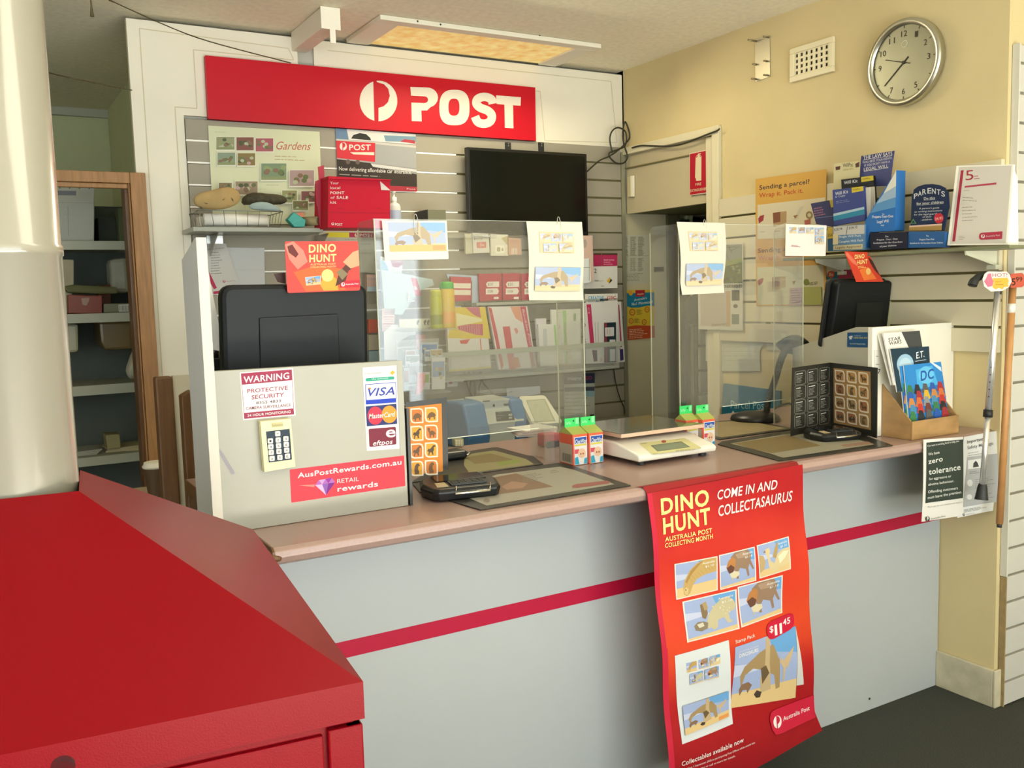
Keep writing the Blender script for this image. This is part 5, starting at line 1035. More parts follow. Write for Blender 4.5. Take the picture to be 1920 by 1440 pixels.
# prepaid phone packs
for i, (Q, t1_, t2_) in enumerate((([(225, 560), (478, 555), (485, 855), (240, 870)], '$30', '2GB'), ([(495, 556), (690, 552), (692, 850), (500, 856)], '$20', '15GB'), ([(705, 560), (850, 556), (850, 850), (712, 856)], '$10', '1GB'))):
    c = pack('phone_card_pack', 3.82, J, Q, 'b52a44', ('first', 'second', 'third')[i]+' crimson prepaid phone pack on the upper grey shelf', 'phone pack', .012)
    x = Q[0][0]+(80 if i == 0 else 35); c.poly([(x, 678), (x+20, 650), (x+150, 645), (x+150, 708), (x+20, 712)], 'eadfd0'); c.poly([(x, 726), (x+130, 722), (x+150, 755), (x+130, 790), (x, 792)], 'eadfd0')
    c.text(t1_, x+22, 694, x+80, 692, 32, '6c5c50', .2); c.text(t2_, x+18, 772, x+80, 770, 30, '5c5048', .5); c.poly([(x+90, 820), (x+145, 818), (x+145, 844), (x+90, 846)], 'eadfd0'); c.done()
c = pack('phone_card_pack', 3.82, J, [(-90, 590), (140, 600), (145, 860), (-75, 870)], 'c0384c', 'crimson prepaid pack behind the aerosol cans', 'phone pack', .012); c.poly([(-60, 665), (135, 668), (135, 725), (-60, 722)], 'eadfc8'); c.poly([(-60, 740), (135, 742), (135, 800), (-60, 798)], 'eadfc8'); c.done()
c = pack('blue_sleeve', 3.84, J, [(-140, 560), (222, 585), (222, 930), (150, 930), (150, 640), (-120, 610)], 'b9c6d8', 'pale blue plastic sleeve edge behind the prepaid packs', 'sleeve', .003); c.done()
# POST price board
c = pack('price_board', YB-.02, K6, [(255, 330), (985, 334), (1000, 905), (262, 880)], 'c3bfae', 'pale POST price board below the red kit box', 'price board', .003)
c.poly([(258, 334), (980, 336), (980, 380), (258, 380)], 'd9d4c6'); c.poly([(355, 380), (645, 384), (645, 448), (357, 443)], 'e9dc3c'); c.poly([(650, 384), (968, 390), (968, 446), (652, 444)], 'b4354c'); c.logo(740, 416, 20, 23, 'efe2da'); c.text('POST', 784, 436, 958, 438, 38, 'efe2da', 1.2)
c.text('SUB FIRST', 590, 482, 760, 486, 18, '8f8f84', .3); c.text('INSURANCE', 360, 482, 480, 480, 14, 'c4a0a0', .2)
for y in (540, 662): c.text('AN AFTER', 780, y, 932, y, 18, '8f8f84', .3)
c.done()
# misc left of cans: behind glass
c = pack('tape_box', 3.86, K6, [(875, 925), (990, 925), (1000, 1140), (880, 1140)], 'd9b0a0', 'small pink and blue tape box under the price board', 'box', .03); c.text('Clara', 890, 990, 985, 990, 30, '7c94b4', .5); c.poly([(880, 1080), (995, 1080), (1000, 1140), (880, 1140)], 'b9ccd6'); c.done()
c = pack('satchel', 3.83, K6, [(1055, 690), (1340, 755), (1300, 1140), (1060, 1150)], 'dfe4e6', 'white mailing satchel with a blue corner behind the left end of the perspex', 'satchel', .01); c.poly([(1060, 735), (1110, 760), (1150, 830), (1155, 1000), (1110, 1120), (1065, 1130)], '86b8d6'); c.poly([(1175, 740), (1340, 745), (1340, 790), (1280, 835), (1210, 825)], 'a94468'); c.text('COVID', 1180, 772, 1335, 774, 26, 'dfe0ec', .4); c.done()
c = pack('mailing_bag', 3.76, K6, [(1060, 860), (1720, 985), (1740, 1060), (1560, 1130), (1330, 1440), (1110, 1440)], 'bfd0d4', 'large pale grey blue mailing bag slanting behind the perspex', 'mailing bag', .008); c.poly([(1440, 960), (1520, 975), (1575, 1190), (1500, 1200)], 'c85a6c'); c.poly([(1478, 1070), (1512, 1076), (1530, 1120), (1490, 1120)], 'e9dce0'); c.done()
# steel hooks
for i, (x, y) in enumerate(((1420, 1270),)):
    pth = [P('Y', 3.74).at(560+x/6.857, 380+yy/6.857) for x, yy in ((1412, 1150), (1412, 1275), (1470, 1275), (1500, 1255))]; tag(MB().tube(pth, .003, m_chrome).build('display_hook'), 'small chrome hook on the slats behind the left perspex', 'hook')
# aerosol cans on a clear shelf
zc = on('Y', 3.62, 835, 615).z
tag(bx('clear_shelf', (on('Y', 3.6, 760, 615).x, 3.58, zc-.008), (on('Y', 3.6, 856, 615).x, YB-.013, zc), m_clear), 'clear little shelf under the two aerosol cans', 'shelf')
def can(x, y, ytop, body, capc, label, rr_, band):
    q = on('Y', 3.64, x, y); zt_ = on('Y', 3.64, x, ytop).z; h = zt_-zc; t = thing('aerosol_can', label, 'aerosol can', (q.x, 3.64, zc))
    MB().lathe((q.x, 3.64, zc+.0005), (0, 0, 1), [(0, rr_*.96), (.004, rr_), (h*.80, rr_), (h*.84, rr_*.9)], body, 24).build('body', t)
    MB().lathe((q.x, 3.64, zc+h*.845), (0, 0, 1), [(0, rr_*.95), (h*.10, rr_*.93), (h*.15, rr_*.75), (h*.155, rr_*.3)], capc, 24).build('cap', t)
    MB().lathe((q.x, 3.64, zc+h*.1), (0, 0, 1), [(0, rr_+.0004), (h*.25, rr_+.0004)], band, 24, caps=False).build('label_band', t)
can(840, 612, 528, mat('can_yellow', 'c9a83a', .35), mat('cap_green', '2f9a34', .4), 'yellow aerosol can with a bright green cap behind the perspex', .033, mat('band_orange', 'd99a4a', .4))
can(819, 614, 543, mat('can_lime', 'a3a620', .35), mat('cap_lime', 'a9ab2c', .4), 'lime green aerosol can left of the green capped one', .027, mat('band_lime', '7c8420', .4))
c = Card(P('Y', 3.605), KK); 
# leaflets & cartons at lower left behind perspex
c = pack('cartoon_strip', 3.70, I, [(440, 375), (850, 362), (852, 462), (740, 490), (440, 470)], 'e6e2c4', 'cream strip with little black figures behind the lower left perspex', 'label strip', .004)
for x in (660, 745, 785): c.poly([(x-14, 400), (x+12, 378), (x+22, 400), (x+4, 430), (x+16, 446), (x-10, 440)], '6a6a4a')
c.done()
c = pack('red_carton', 3.82, I, [(72, 378), (185, 375), (190, 535), (72, 540)], 'cf5a34', 'small orange red carton beside the big monitor edge', 'carton', .05); c.done()
c = pack('pale_carton', 3.83, I, [(72, 560), (200, 560), (205, 740), (75, 745)], 'cdbda0', 'buff carton below the orange red one', 'carton', .05); c.done()
c = pack('pale_carton', 3.84, I, [(75, 755), (250, 750), (255, 905), (80, 910)], 'a9bfc4', 'pale blue green carton at the bottom beside the big monitor', 'carton', .05); c.done()
c = pack('striped_leaflet', 3.76, I, [(232, 245), (385, 250), (380, 520), (235, 525)], 'e4c9c0', 'leaflet with red stripes behind the perspex left edge', 'leaflet', .003); [c.line(250, 290+k*28, 372, 290+k*28, 10 if k % 3 == 2 else 4, 'c8566a') for k in range(9)]; c.done()
c = pack('white_leaflet', 3.72, I, [(255, 530), (350, 440), (635, 455), (635, 560), (560, 570), (470, 620), (420, 680), (420, 860), (262, 860)], 'ebe6e0', 'white leaflet with a curved cut behind the perspex lower left', 'leaflet', .003); c.done()
c = pack('salmon_card', 3.75, I, [(640, 560), (755, 560), (755, 740), (640, 740)], 'dca494', 'salmon coloured card above the postcard rack', 'card', .003); c.done()
# postcard rack
pr_ = thing('postcard_rack', 'clear stepped rack filled with postcards behind the stickered screen', 'postcard rack', on('Y', 3.55, 790, 735))
q0, q1 = on('Y', 3.55, 756, 738), on('Y', 3.55, 836, 732)
bx('rack_back', (q0.x, 3.60, q0.z), (q1.x, 3.604, q0.z+.22), m_clear, pr_); bx('rack_base', (q0.x, 3.50, q0.z-.006), (q1.x, 3.604, q0.z), m_clear, pr_)
pic = ['a98c6c', '6c8cb4', '8c9ab0', 'b9a884', '7c8c6c', 'a9a49c', '94a8c0', 'b08c70', '9cb05c']
for i, (x, y, w_, h_, yy) in enumerate(((515, 745, 120, 110, 3.585), (700, 655, 205, 200, 3.59), (745, 745, 90, 130, 3.575), (812, 735, 145, 120, 3.57), (512, 805, 170, 120, 3.56), (555, 910, 165, 220, 3.545), (830, 840, 160, 370, 3.54), (495, 960, 60, 280, 3.535), (655, 1015, 150, 200, 3.52))):
    c = Card(P('Y', yy), I, th=.004); Q = [(x, y), (x+w_, y-6), (x+w_, y+h_), (x, y+h_+8)]
    c.sheet('postcard', Q, ('d6d4cc', 'c3c8c8')[i % 2], ('small brown postcard at the top left of the rack', 'grey picture postcard tallest at the back of the rack', 'blue postcard in the middle of the rack', 'cream topped postcard at the upper right of the rack', 'bright blue postcard in the second row of the rack', 'tan landscape postcard in the lower row of the rack', 'tall postcard of brown boulders at the right of the rack', 'narrow green edged postcard at the far left of the rack', 'small postcard behind the salmon ribbon')[i], 'postcard', 'postcards in the clear rack')
    f = c.qm(Q); c.poly([f(.06, .12), f(.94, .12), f(.94, .6), (f(.06, .6))], pic[i]); rn = random.Random(i)
    for _ in range(5): a = f(.15+.7*rn.random(), .35+.35*rn.random()); c.ell(a[0], a[1], w_*.12, h_*.07, rn.choice(['8c6c4a', 'b49c74', '6c7c5c', 'c4b494']), 8)
    c.done()
c = pack('ribbon', 3.505, I, [(662, 1025), (752, 1015), (745, 1130), (720, 1230), (672, 1285), (640, 1285), (655, 1160)], 'ef9a8c', 'salmon paper ribbon hanging over the postcard rack', 'ribbon', .002); c.done()
c = pack('price_tag', 3.86, I, [(1015, 1095), (1140, 1092), (1140, 1180), (1015, 1185)], 'e0ddd6', 'little red and white price tag beside the postcard rack', 'price tag', .003); c.poly([(1035, 1105), (1075, 1103), (1075, 1150), (1035, 1152)], 'c8586c'); c.done()
# metro price list
c = pack('price_list', YB-.02, O_, [(85, 195), (360, 190), (360, 600), (92, 610)], 'c9ccbe', 'phone price list with a dark header low on the slatted wall', 'price list', .003)
c.poly([(85, 195), (360, 190), (360, 280), (88, 292)], '38405a'); c.text('metro', 115, 255, 240, 252, 34, 'dfe0e0', .3, .2); c.text('GO', 275, 250, 335, 247, 34, 'c8445c', .8); c.poly([(90, 318), (358, 312), (358, 350), (92, 358)], '4c5460'); c.words(95, 380, 350, 374, 6, 8, '8c9490', 34); c.poly([(280, 350), (358, 350), (358, 400), (280, 402)], '9cc0cc'); c.poly([(320, 562), (355, 560), (355, 596), (320, 598)], '2c3434'); c.done()
# ================================================================== STAFF BENCH MACHINES
L_ = (680, 640, 4.3636); zb_ = .8305
q0, q1 = on('Y', 3.50, 873, 806), on('Y', 3.50, 985, 795)
nc = thing('note_counter', 'blue and grey banknote counter with a small dark display', 'note counter', (q0.x+.15, 3.6, zb_))
yN = 3.46; mb = MB(); mbl = mat('counter_blue', '44709c', .4); mgr = mat('counter_body', 'b4b9b2', .4)
zN = lambda y: P('Y', yN).at(680+1090/4.3636, 640+y/4.3636).z
def nq(x, y, yy=yN): return P('Y', yy).at(680+x/4.3636, 640+y/4.3636)
for xs in ((850, 1030), (1240, 1345)):
    a, b = nq(xs[0], 680).x, nq(xs[1], 680).x
    prof_ = [(yN, zb_), (yN-.02, zb_+.05), (yN-.01, zb_+.10), (yN+.03, nq(0+1090, 500).z), (yN+.10, nq(1090, 485).z), (yN+.2, nq(1090, 500).z), (yN+.22, zb_)]
    MB().prism([(a, y, z) for y, z in prof_], (b-a, 0, 0), mbl).build('side_cover', nc, .012, seg=3)
a, b = nq(1015, 680).x, nq(1255, 680).x
MB().prism([(a, y, z) for y, z in [(yN+.0, zb_), (yN-.005, nq(1090, 660).z), (yN+.045, nq(1090, 555).z), (yN+.045, nq(1090, 490).z), (yN+.2, nq(1090, 480).z), (yN+.21, zb_)]], (b-a, 0, 0), mgr).build('body', nc, .004)
pnc = pl3(V((a, yN-.005, nq(1090, 660).z)), V((b, yN-.005, nq(1090, 660).z)), V((a, yN+.045, nq(1090, 555).z)))
c = Card(pnc, L_, lift=.001); c.begin(nc); c.poly([(1012, 570), (1290, 545), (1320, 650), (1030, 680)], 'bfc4b8'); c.poly([(1084, 580), (1230, 568), (1244, 645), (1096, 658)], '3c443c'); c.text('40', 1190, 612, 1222, 610, 18, 'd9dcd0', .4); c.text('80', 1196, 634, 1222, 632, 15, 'd9dcd0', .4); c.words(1100, 585, 1160, 582, 3, 3, 'b4bab0', 22); c.rect(1262, 556, 1284, 572, '4c544c'); c.done('control_panel')
bx('note_tray', (a+.01, yN+.02, nq(1090, 470).z+.02), (b-.01, yN+.10, nq(1090, 462).z+.028), m_clear, nc)
c = Card(P('Y', yN+.043), L_); c.begin(nc); c.poly([(980, 487), (1040, 484), (1040, 492), (982, 495)], '4c544c'); c.poly([(1150, 512), (1215, 505), (1225, 520), (1160, 530)], '6a726a'); c.poly([(1064, 522), (1074, 510), (1082, 522), (1080, 536), (1066, 536)], '2c342c'); c.done('slots')
# pale tablet terminal
pt = pl3(on('Y', 3.38, 1000, 793), on('Y', 3.38, 1052, 788), on('Y', 3.58, 985, 746)+V((0, 0, 0)))
tt = thing('desk_terminal', 'cream tilted desk terminal with a large pale screen beside the note counter', 'terminal', V((pt.at(1010, 792).x, 3.45, zb_)))
c = Card(pt, L_, th=.02); c.sheet('housing', rr([(1275, 450), (1490, 440), (1640, 665), (1395, 680)], .12), mat('terminal_cream', 'd3d2c0', .4), parent=tt); c.poly([(1335, 482), (1490, 470), (1580, 655), (1410, 662)], 'a9ab94'); c.poly([(1345, 490), (1484, 478), (1562, 645), (1412, 652)], 'c3c6ac'); c.words(1400, 520, 1450, 518, 2, 4, '9a9d84', 16); c.done('screen')
bx('foot', V((pt.at(1010, 785).x-.02, 3.42, zb_+.0005)), V((pt.at(1040, 785).x+.02, 3.56, pt.at(1020, 780).z-.03)), mat('terminal_cream', 'd3d2c0'), tt, .004)
c = pack('white_card', 3.86, L_, [(1175, 385), (1450, 365), (1455, 430), (1185, 470)], 'dfe0e4', 'white envelope standing behind the note counter', 'envelope', .003); c.line(1190, 415, 1225, 412, 4, '6c6c7c'); c.done()
# cables down the wall
for i, (x0_, x1_) in enumerate(((835, 890), (870, 905), (905, 915), (955, 960), (968, 1095))):
    g = lambda x, y, yy=YB-.03: P('Y', yy).at(680+x/4.3636, 640+y/4.3636)
    tag(MB().tube(smooth([g(x0_, 250), g(x0_+12, 330), g((x0_+x1_)/2+8*(-1)**i, 400), g(x1_, 480, YB-.06)], 6), .0032, mc, 6).build('loose_cable'), ('leftmost', 'second from left', 'middle', 'second from right', 'rightmost, longest curving')[i]+' of the five black cables dropping behind the note counter', 'cable', 'cables behind the note counter')
g = lambda x, y, yy=YB-.03: on('Y', yy, 1040+x/4.8, 660+y/4.8)
tag(MB().tube(smooth([g(530, 105), g(535, 180), g(555, 300), g(590, 420), g(625, 500), g(628, 560)], 5), .003, mc, 6).build('loose_cable'), 'thin black cable curving down the wall right of the phone price list', 'cable')
# small phone on bench & keys
q = on('Y', 3.3, 857, 796); ph = MB(); ph.box((q.x-.02, 3.45, zb_), (q.x+.02, 3.47, zb_+.10), m_blackm); tag(ph.build('desk_phone', bevel=.006), 'small black handset standing left of the note counter', 'handset')
c = Card(P('Y', 2.77), L_, th=.02); c.sheet('calculator', [(752, 802), (825, 797), (828, 850), (758, 857)], 'b9b48c', 'pale keypad strip standing behind the counter edge', 'calculator')
for i in range(3):
    for j in range(4): c.rect(762+i*20, 806+j*13, 776+i*20, 815+j*13, 'efe9c9')
c.done()
for i, (x, w_) in enumerate(((735, 20), (1115, 60), (1170, 50), (1225, 60))):
    a = on('Y', 3.435, 680+x/4.3636, 822); bx_ = MB().box((a.x, 3.435, .521), (a.x+w_*.0013, 3.60, .770), (m_blackm, mat('strap_grey', '6c7470', .6))[i % 2]); tag(bx_.build('folder_spine'), ('black folder left of the keypad strip', 'grey folder under the note counter', 'black folder under the note counter', 'grey folder right of the black one below the note counter')[i], 'folder')

# ================================================================== PERSPEX SCREENS
zt = 1.70
def screen(name, label, xl, xr, cut, wl, wr):
    t = thing(name, label, 'perspex screen', ((xl+xr)/2, YG, ZC)); z0 = ZC+.0006; zc_ = 1.0955
    def rc_(x, z, sx, sz, r=.02): return [(x+sx*r*(1-math.sin(a)), z+sz*r*(1-math.cos(a))) for a in [i*math.pi/10 for i in range(6)]]
    if cut[0] <= xl: pts = [(xl, zc_), (xl, zt), (xr, zt), (xr, z0), (cut[1], z0)]+[(cut[1]-.02+.02*math.cos(a), zc_-.02+.02*math.sin(a)) for a in [i*math.pi/10 for i in range(6)]]
    else: pts = [(cut[0], z0), (xl, z0), (xl, zt), (xr, zt), (xr, zc_)]+[(cut[0]+.02-.02*math.cos(a), zc_-.02+.02*math.sin(a)) for a in [i*math.pi/10 for i in range(5, -1, -1)]]
    MB().prism([(x, YG, z) for x, z in pts], (0, .004, 0), m_glass).build('front_pane', t)
    for x, dp in ((xl, wl), (xr-.004, wr)):
        n = [(YG+.0045, z0), (YG+.0045, zt)]+[(YG+dp-.02+.02*math.sin(a), zt-.02+.02*math.cos(a)) for a in [i*math.pi/10 for i in range(6)]]+[(YG+dp, z0)]
        wg = MB().prism([(x, y, z) for y, z in n], (.004, 0, 0), m_glass).build('side_wing', t)
        bx('polished_edge', (x, YG+dp, z0), (x+.004, YG+dp+.0012, zt-.02), mat('edge_bright', 'e6e2c4', .2), wg)
    bx('top_edge', (xl, YG, zt+.0002), (xr, YG+.004, zt+.0012), m_edge, t)
    for x in (xl, xr-.0035): bx('corner_edge', (x, YG-.0012, z0), (x+.0035, YG-.0002, zt), mat('edge_corner', 'a9ad98', .25), t)
    # bright lower line of the opening
    a, b = (xl, cut[1]-.02) if cut[0] <= xl else (cut[0]+.02, xr)
    bx('slot_edge', (a, YG-.001, zc_-.002), (b, YG+.0045, zc_-.0002), m_edge, t)
    return t
screen('perspex_screen', 'clear perspex screen with folded back sides, left of the postal scale', .9417, 1.6085, (.9, 1.4575), .12, .145)
screen('perspex_screen', 'clear perspex screen with folded back sides, right of the postal scale', 1.98, 2.55, (2.1483, 2.7), .142, .135)
# prints clipped to the screens
yF_ = YG-.006
def clipw(x, y):
    a = on('Y', yF_-.003, x, y); z = zt+.012
    t = MB().tube(smooth([(a.x-.004, yF_-.003, z-.052), (a.x-.006, yF_-.003, z-.02), (a.x-.003, yF_-.001, z), (a.x+.003, yF_, z), (a.x+.006, yF_-.003, z-.02), (a.x+.003, yF_-.004, z-.05)], 4), .0009, m_chrome, 5)
    return t.build('paper_clip')
R1 = (680, 390, 8.4722)
c = Card(P('Y', yF_-.001), R1); c.sheet('print_card', [(305, 195), (1335, 200), (1365, 812), (352, 830)], 'f0e7da', 'white framed dinosaur print clipped to the left end of the left perspex', 'print')
Q = [(395, 228), (1308, 232), (1332, 682), (430, 695)]; dino(c, Q, 0, .35); f = c.qm(Q); c.poly([f(0, .78), f(1, .78), f(1, 1), f(0, 1)], 'ecc486'); dino(c, [f(.1, .05), f(.9, .05), f(.9, .85), f(.1, .85)], 0, .3) if False else None
c.poly([f(.76, .8), f(.98, .8), f(.98, .96), f(.76, .96)], 'eeae7c'); c.done()
tag(clipw(780, 413), 'wire paper clip over the left dinosaur print', 'paper clip')
def twoprint(Q, lb, pale, pv, bendx):
    qf = Card(P('Y', yF_-.001), (0, 0, 1)).qm(Q); zlo = on('Y', yF_, *Q[2]).z; zhi = on('Y', yF_, *Q[0]).z
    c = Card(P('Y', yF_-.001), (0, 0, 1), bend=lambda p: .009*abs(math.sin(math.pi*min(1, max(0, (zhi-p.z)/(zhi-zlo)))*1.2)))
    c.sheet('print_sheet', Q, 'e3decc', lb, 'print'); f = c.qm(Q)
    c.gquad([f(.2, .13), f(.82, .13), f(.82, .4), f(.2, .4)], 'e8d2a8', 4)
    for k, (u, v) in enumerate(((.22, .15), (.42, .15), (.62, .15), (.26, .28), (.54, .28))):
        dino(c, [f(u, v), f(u+(.18 if k < 3 else .24), v), f(u+(.18 if k < 3 else .24), v+.11), f(u, v+.11)], (1, 2, 3, 4, 1)[k], .45)
    c.gquad([f(.1, .58), f(.93, .585), f(.93, .88), f(.1, .88)], 'b4bfe0', 5); dino(c, [f(.1, .58), f(.93, .585), f(.93, .88), f(.1, .88)], 0, .28); c.done(); return c
twoprint([(987, 415), (1091, 417), (1092, 563), (991, 563)], 'pale sheet with two dinosaur pictures clipped to the right end of the left perspex', 0, 0, 0)
tag(clipw(1048, 415), 'wire paper clip on the sheet at the right end of the left perspex', 'paper clip')
twoprint([(1269, 416), (1359, 418), (1356, 549), (1277, 553)], 'pale sheet with two dinosaur pictures clipped to the left end of the right perspex', 0, 0, 0)
tag(clipw(1322, 417), 'wire paper clip on the sheet at the left end of the right perspex', 'paper clip')
c = Card(P('Y', yF_-.001), D); c.sheet('first_day_cover', [(832, 672), (1200, 685), (1190, 960), (828, 958)], 'f1ebe0', 'white envelope with five small dinosaur stamps on the right perspex', 'envelope')
for k, (x, y) in enumerate(((862, 700), (940, 702), (1015, 704), (1092, 706), (1090, 782))): w_ = 66 if k < 3 else 78; dino(c, [(x, y), (x+w_, y), (x+w_, y+(56 if k < 3 else 70)), (x, y+(56 if k < 3 else 70))], (1, 2, 3, 4, 0)[k], .3)
c.words(875, 862, 975, 868, 2, 5, 'd08a90', 9); c.done()

# ================================================================== ON THE COUNTER
def zq(x, y, z=ZC): return on('Z', z, x, y)
# mats
m_mat = mat('mat_black', '2b2b26', .35); 
def cmat(Q, label, inner, print_):
    t = thing('counter_mat', label, 'mat', zq(sum(p[0] for p in Q)/4, sum(p[1] for p in Q)/4, ZC+.0008))
    pts = [zq(*p, ZC+.0008) for p in Q]; MB().prism(pts, (0, 0, .003), m_mat).build('base', t, .001)
    c = Card(P('Z', ZC+.0040)); c.begin(t); print_(c, inner); c.done('print'); return t
L4 = (740, 740, 4)
W4 = lambda p: (740+p[0]/4, 740+p[1]/4)
def mp1(c, I_):
    g = [W4(p) for p in [(520, 760), (690, 630), (760, 600), (1240, 540), (1330, 560), (1652, 672), (690, 832)]]
    c.poly(g, 'aeaa9c'); c.poly([W4(p) for p in [(560, 750), (700, 630), (910, 590), (1190, 690), (800, 745), (540, 770)]], '8f735c'); c.poly([W4(p) for p in [(800, 690), (880, 650), (1000, 665), (960, 700), (840, 712)]], 'b08a74')
    a, b = W4((960, 605)), W4((1140, 575)); c.words(*a, *b, 5, 1.3, '8c8a7c', 3, .9); a, b = W4((1170, 572)), W4((1250, 560)); c.words(*a, *b, 2, 1.3, '8c8a7c', 3)
    c.poly([W4(p) for p in [(1330, 685), (1360, 672), (1590, 645), (1625, 655), (1600, 668), (1370, 700), (1335, 700)]], 'a4605c'); a = W4((690, 795)); c.ell(a[0], a[1], 6, 4, '93887c')
xs, ys0, ys1 = (1.0225, 1.474), 1.9245, 2.308
t1m = thing('counter_mat', 'black edged customer mat with a pinkish print in front of the left perspex', 'mat', (1.25, 2.1, ZC+.0008))
MB().prism([(x, y, ZC+.0008) for x, y in ((1.022, 1.9247), (1.474, 1.9247), (1.505, 2.24), (1.50, 2.312), (1.02, 2.312), (.99, 2.2))], (0, 0, .003), m_mat).build('base', t1m, .001)
c = Card(P('Z', ZC+.0039)); c.begin(t1m); mp1(c, None); c.done('print')
t2m = thing('counter_mat', 'black edged mat with a greenish print behind the left perspex', 'mat', (1.25, 2.5, ZC+.0008))  # second mat, built solid behind the left pane
far = [zq(*W4(p), ZC) for p in [(500, 440), (740, 402), (775, 402), (1000, 463), (1040, 468), (1128, 530)]]
MB().prism([V((1.02, 2.327, ZC+.0008))]+[V((p.x, max(p.y, 2.327), ZC+.0008)) for p in far[::-1]], (0, 0, .003), m_mat).build('base', t2m, .001)
c = Card(P('Z', ZC+.0039)); c.begin(t2m); g = [W4(p) for p in [(525, 450), (745, 418), (985, 482), (1045, 522), (560, 588), (520, 530)]]; c.poly(g, 'a09a6c'); c.poly([W4(p) for p in [(530, 470), (720, 440), (900, 490), (600, 520)]], '8c7c50'); c.poly(rr([W4(p) for p in [(765, 505), (930, 482), (955, 505), (790, 535)]], .3), '93a24c'); c.done('print')
# right mats
F4 = (1340, 560, 4.5); W5 = lambda p: (1340+p[0]/4.5, 560+p[1]/4.5)
base = [zq(*W5(p)) for p in [(25, 1235), (545, 1375), (1505, 1245), (1350, 1190), (1150, 1145), (640, 1115), (60, 1212)]]
t3m = thing('counter_mat', 'black edged customer mat with a brown print in front of the right perspex', 'mat', (2.3, 2.1, ZC+.0008))
MB().prism([V((p.x, min(p.y, 2.312), ZC+.0008)) for p in base], (0, 0, .003), m_mat).build('base', t3m, .001)
c = Card(P('Z', ZC+.0039)); c.begin(t3m); c.poly([W5(p) for p in [(130, 1222), (560, 1150), (640, 1140), (1130, 1165), (1350, 1230), (575, 1342), (480, 1310), (300, 1262)]], 'a8a390'); c.poly([W5(p) for p in [(160, 1220), (620, 1150), (900, 1240), (480, 1305), (300, 1262)]], '8c7a54'); c.poly([W5(p) for p in [(1060, 1235), (1290, 1205), (1340, 1225), (1090, 1250)]], 'a88474'); c.done('print')
t4m = thing('counter_mat', 'dark edged mat behind the right perspex', 'mat', (2.3, 2.45, ZC+.0008))  # second mat, built solid behind the right pane
base = [zq(*W5(p)) for p in [(30, 1200), (640, 1108), (660, 1070), (500, 1060), (80, 1100), (30, 1130)]]
MB().prism([V((2.16, 2.327, ZC+.0008)), V((2.52, 2.327, ZC+.0008)), V((2.56, 2.62, ZC+.0008)), V((2.2, 2.70, ZC+.0008))], (0, 0, .003), m_mat).build('base', t4m, .001)
MB().prism([V((2.19, 2.35, ZC+.0039)), V((2.50, 2.35, ZC+.0039)), V((2.535, 2.6, ZC+.0039)), V((2.22, 2.67, ZC+.0039))], (0, 0, .0005), mat('mat_print', 'a3936c', .4, noise=.2, scale=9)).build('print', t4m)
# payment terminals
def terminal(cx, cy, ang, s, label, flip=1):
    t = thing('payment_terminal', label, 'payment terminal', (cx, cy, ZC+.0045)); Rz = Matrix.Rotation(ang, 3, 'Z'); b = V((cx, cy, ZC+.0045))
    def tr(p): return b+Rz @ (V(p)*s)
    mb = MB(); out_ = [(-.10, -.07), (-.085, -.085), (.085, -.085), (.10, -.07), (.115, 0), (.10, .07), (.07, .085), (-.07, .085), (-.10, .07), (-.115, 0)]
    pb = [tr((x, y, .0)) for x, y in out_]; pm2 = [tr((x*1.06, y*1.06, .025)) for x, y in out_]; pt_ = [tr((x*.96, y*.94, .034+.1*(y+.085)*.5)) for x, y in out_]
    n = len(out_); vs = pb+pm2+pt_; fs = [list(range(n))[::-1], [2*n+i for i in range(n)]]+[[k*n+i, k*n+(i+1) % n, (k+1)*n+(i+1) % n, (k+1)*n+i] for k in (0, 1) for i in range(n)]
    mb.add(vs, fs, m_black); mb.build('shell', t, .003)
    def top(x, y, dz=0): return tr((x, y, .034+.1*(y*1.0638+.085)*.5+dz))
    MB().prism([top(x, y, .001) for x, y in ((-.07, .0), (.085, .0), (.08, .075), (-.07, .075))], (0, 0, .0015), m_screen).build('display', t)
    MB().prism([top(x, y, .001) for x, y in ((-.04, -.055), (.07, -.055), (.07, -.01), (-.04, -.01))], (0, 0, .003), m_dark).build('keypad', t)
    mb = MB()
    for i in range(5):
        for j in range(3): x, y = -.034+i*.021, -.049+j*.014; mb.prism([top(x+u, y+v, .0042) for u, v in ((0, 0), (.016, 0), (.016, .009), (0, .009))], (0, 0, .002), m_blackm)
    o = mb.build('keys', t); o['kind'] = 'stuff'
    MB().tube([tr(p) for p in ((-.03, -.07, .036), (-.04, -.093, .02), (.065, -.093, .02), (.075, -.07, .036))], .0035, m_chrome, 8).build('chrome_loop', t)
    MB().prism([top(x, y, .001) for x, y in ((-.085, -.06), (-.05, -.06), (-.05, -.01), (-.08, -.01))], (0, 0, .0008), mat('term_label', 'b9a884', .5)).build('label', t)
    return t
a = zq(855, 912); terminal(1.065, 2.115, -.18, .86, 'black payment terminal on the left customer mat')
a2 = zq(1560, 824); terminal(a2.x, a2.y, -.25, .72, 'black payment terminal on the right customer mat below the stamp folder')
q = zq(845, 864); tt_ = MB(); tt_.box((q.x-.11, q.y-.02, ZC+.0045), (q.x+.05, q.y+.05, ZC+.03), m_black); t_ = tt_.build('rear_terminal', bevel=.008); tag(t_, 'black terminal glimpsed behind the left perspex', 'terminal'); MB().tube([(q.x+.045, q.y-.022, ZC+.015), (q.x+.058, q.y-.02, ZC+.02), (q.x+.056, q.y+.03, ZC+.024)], .004, m_chrome).build('chrome_edge', t_)  # dark block with a chrome edge, standing behind the left pane
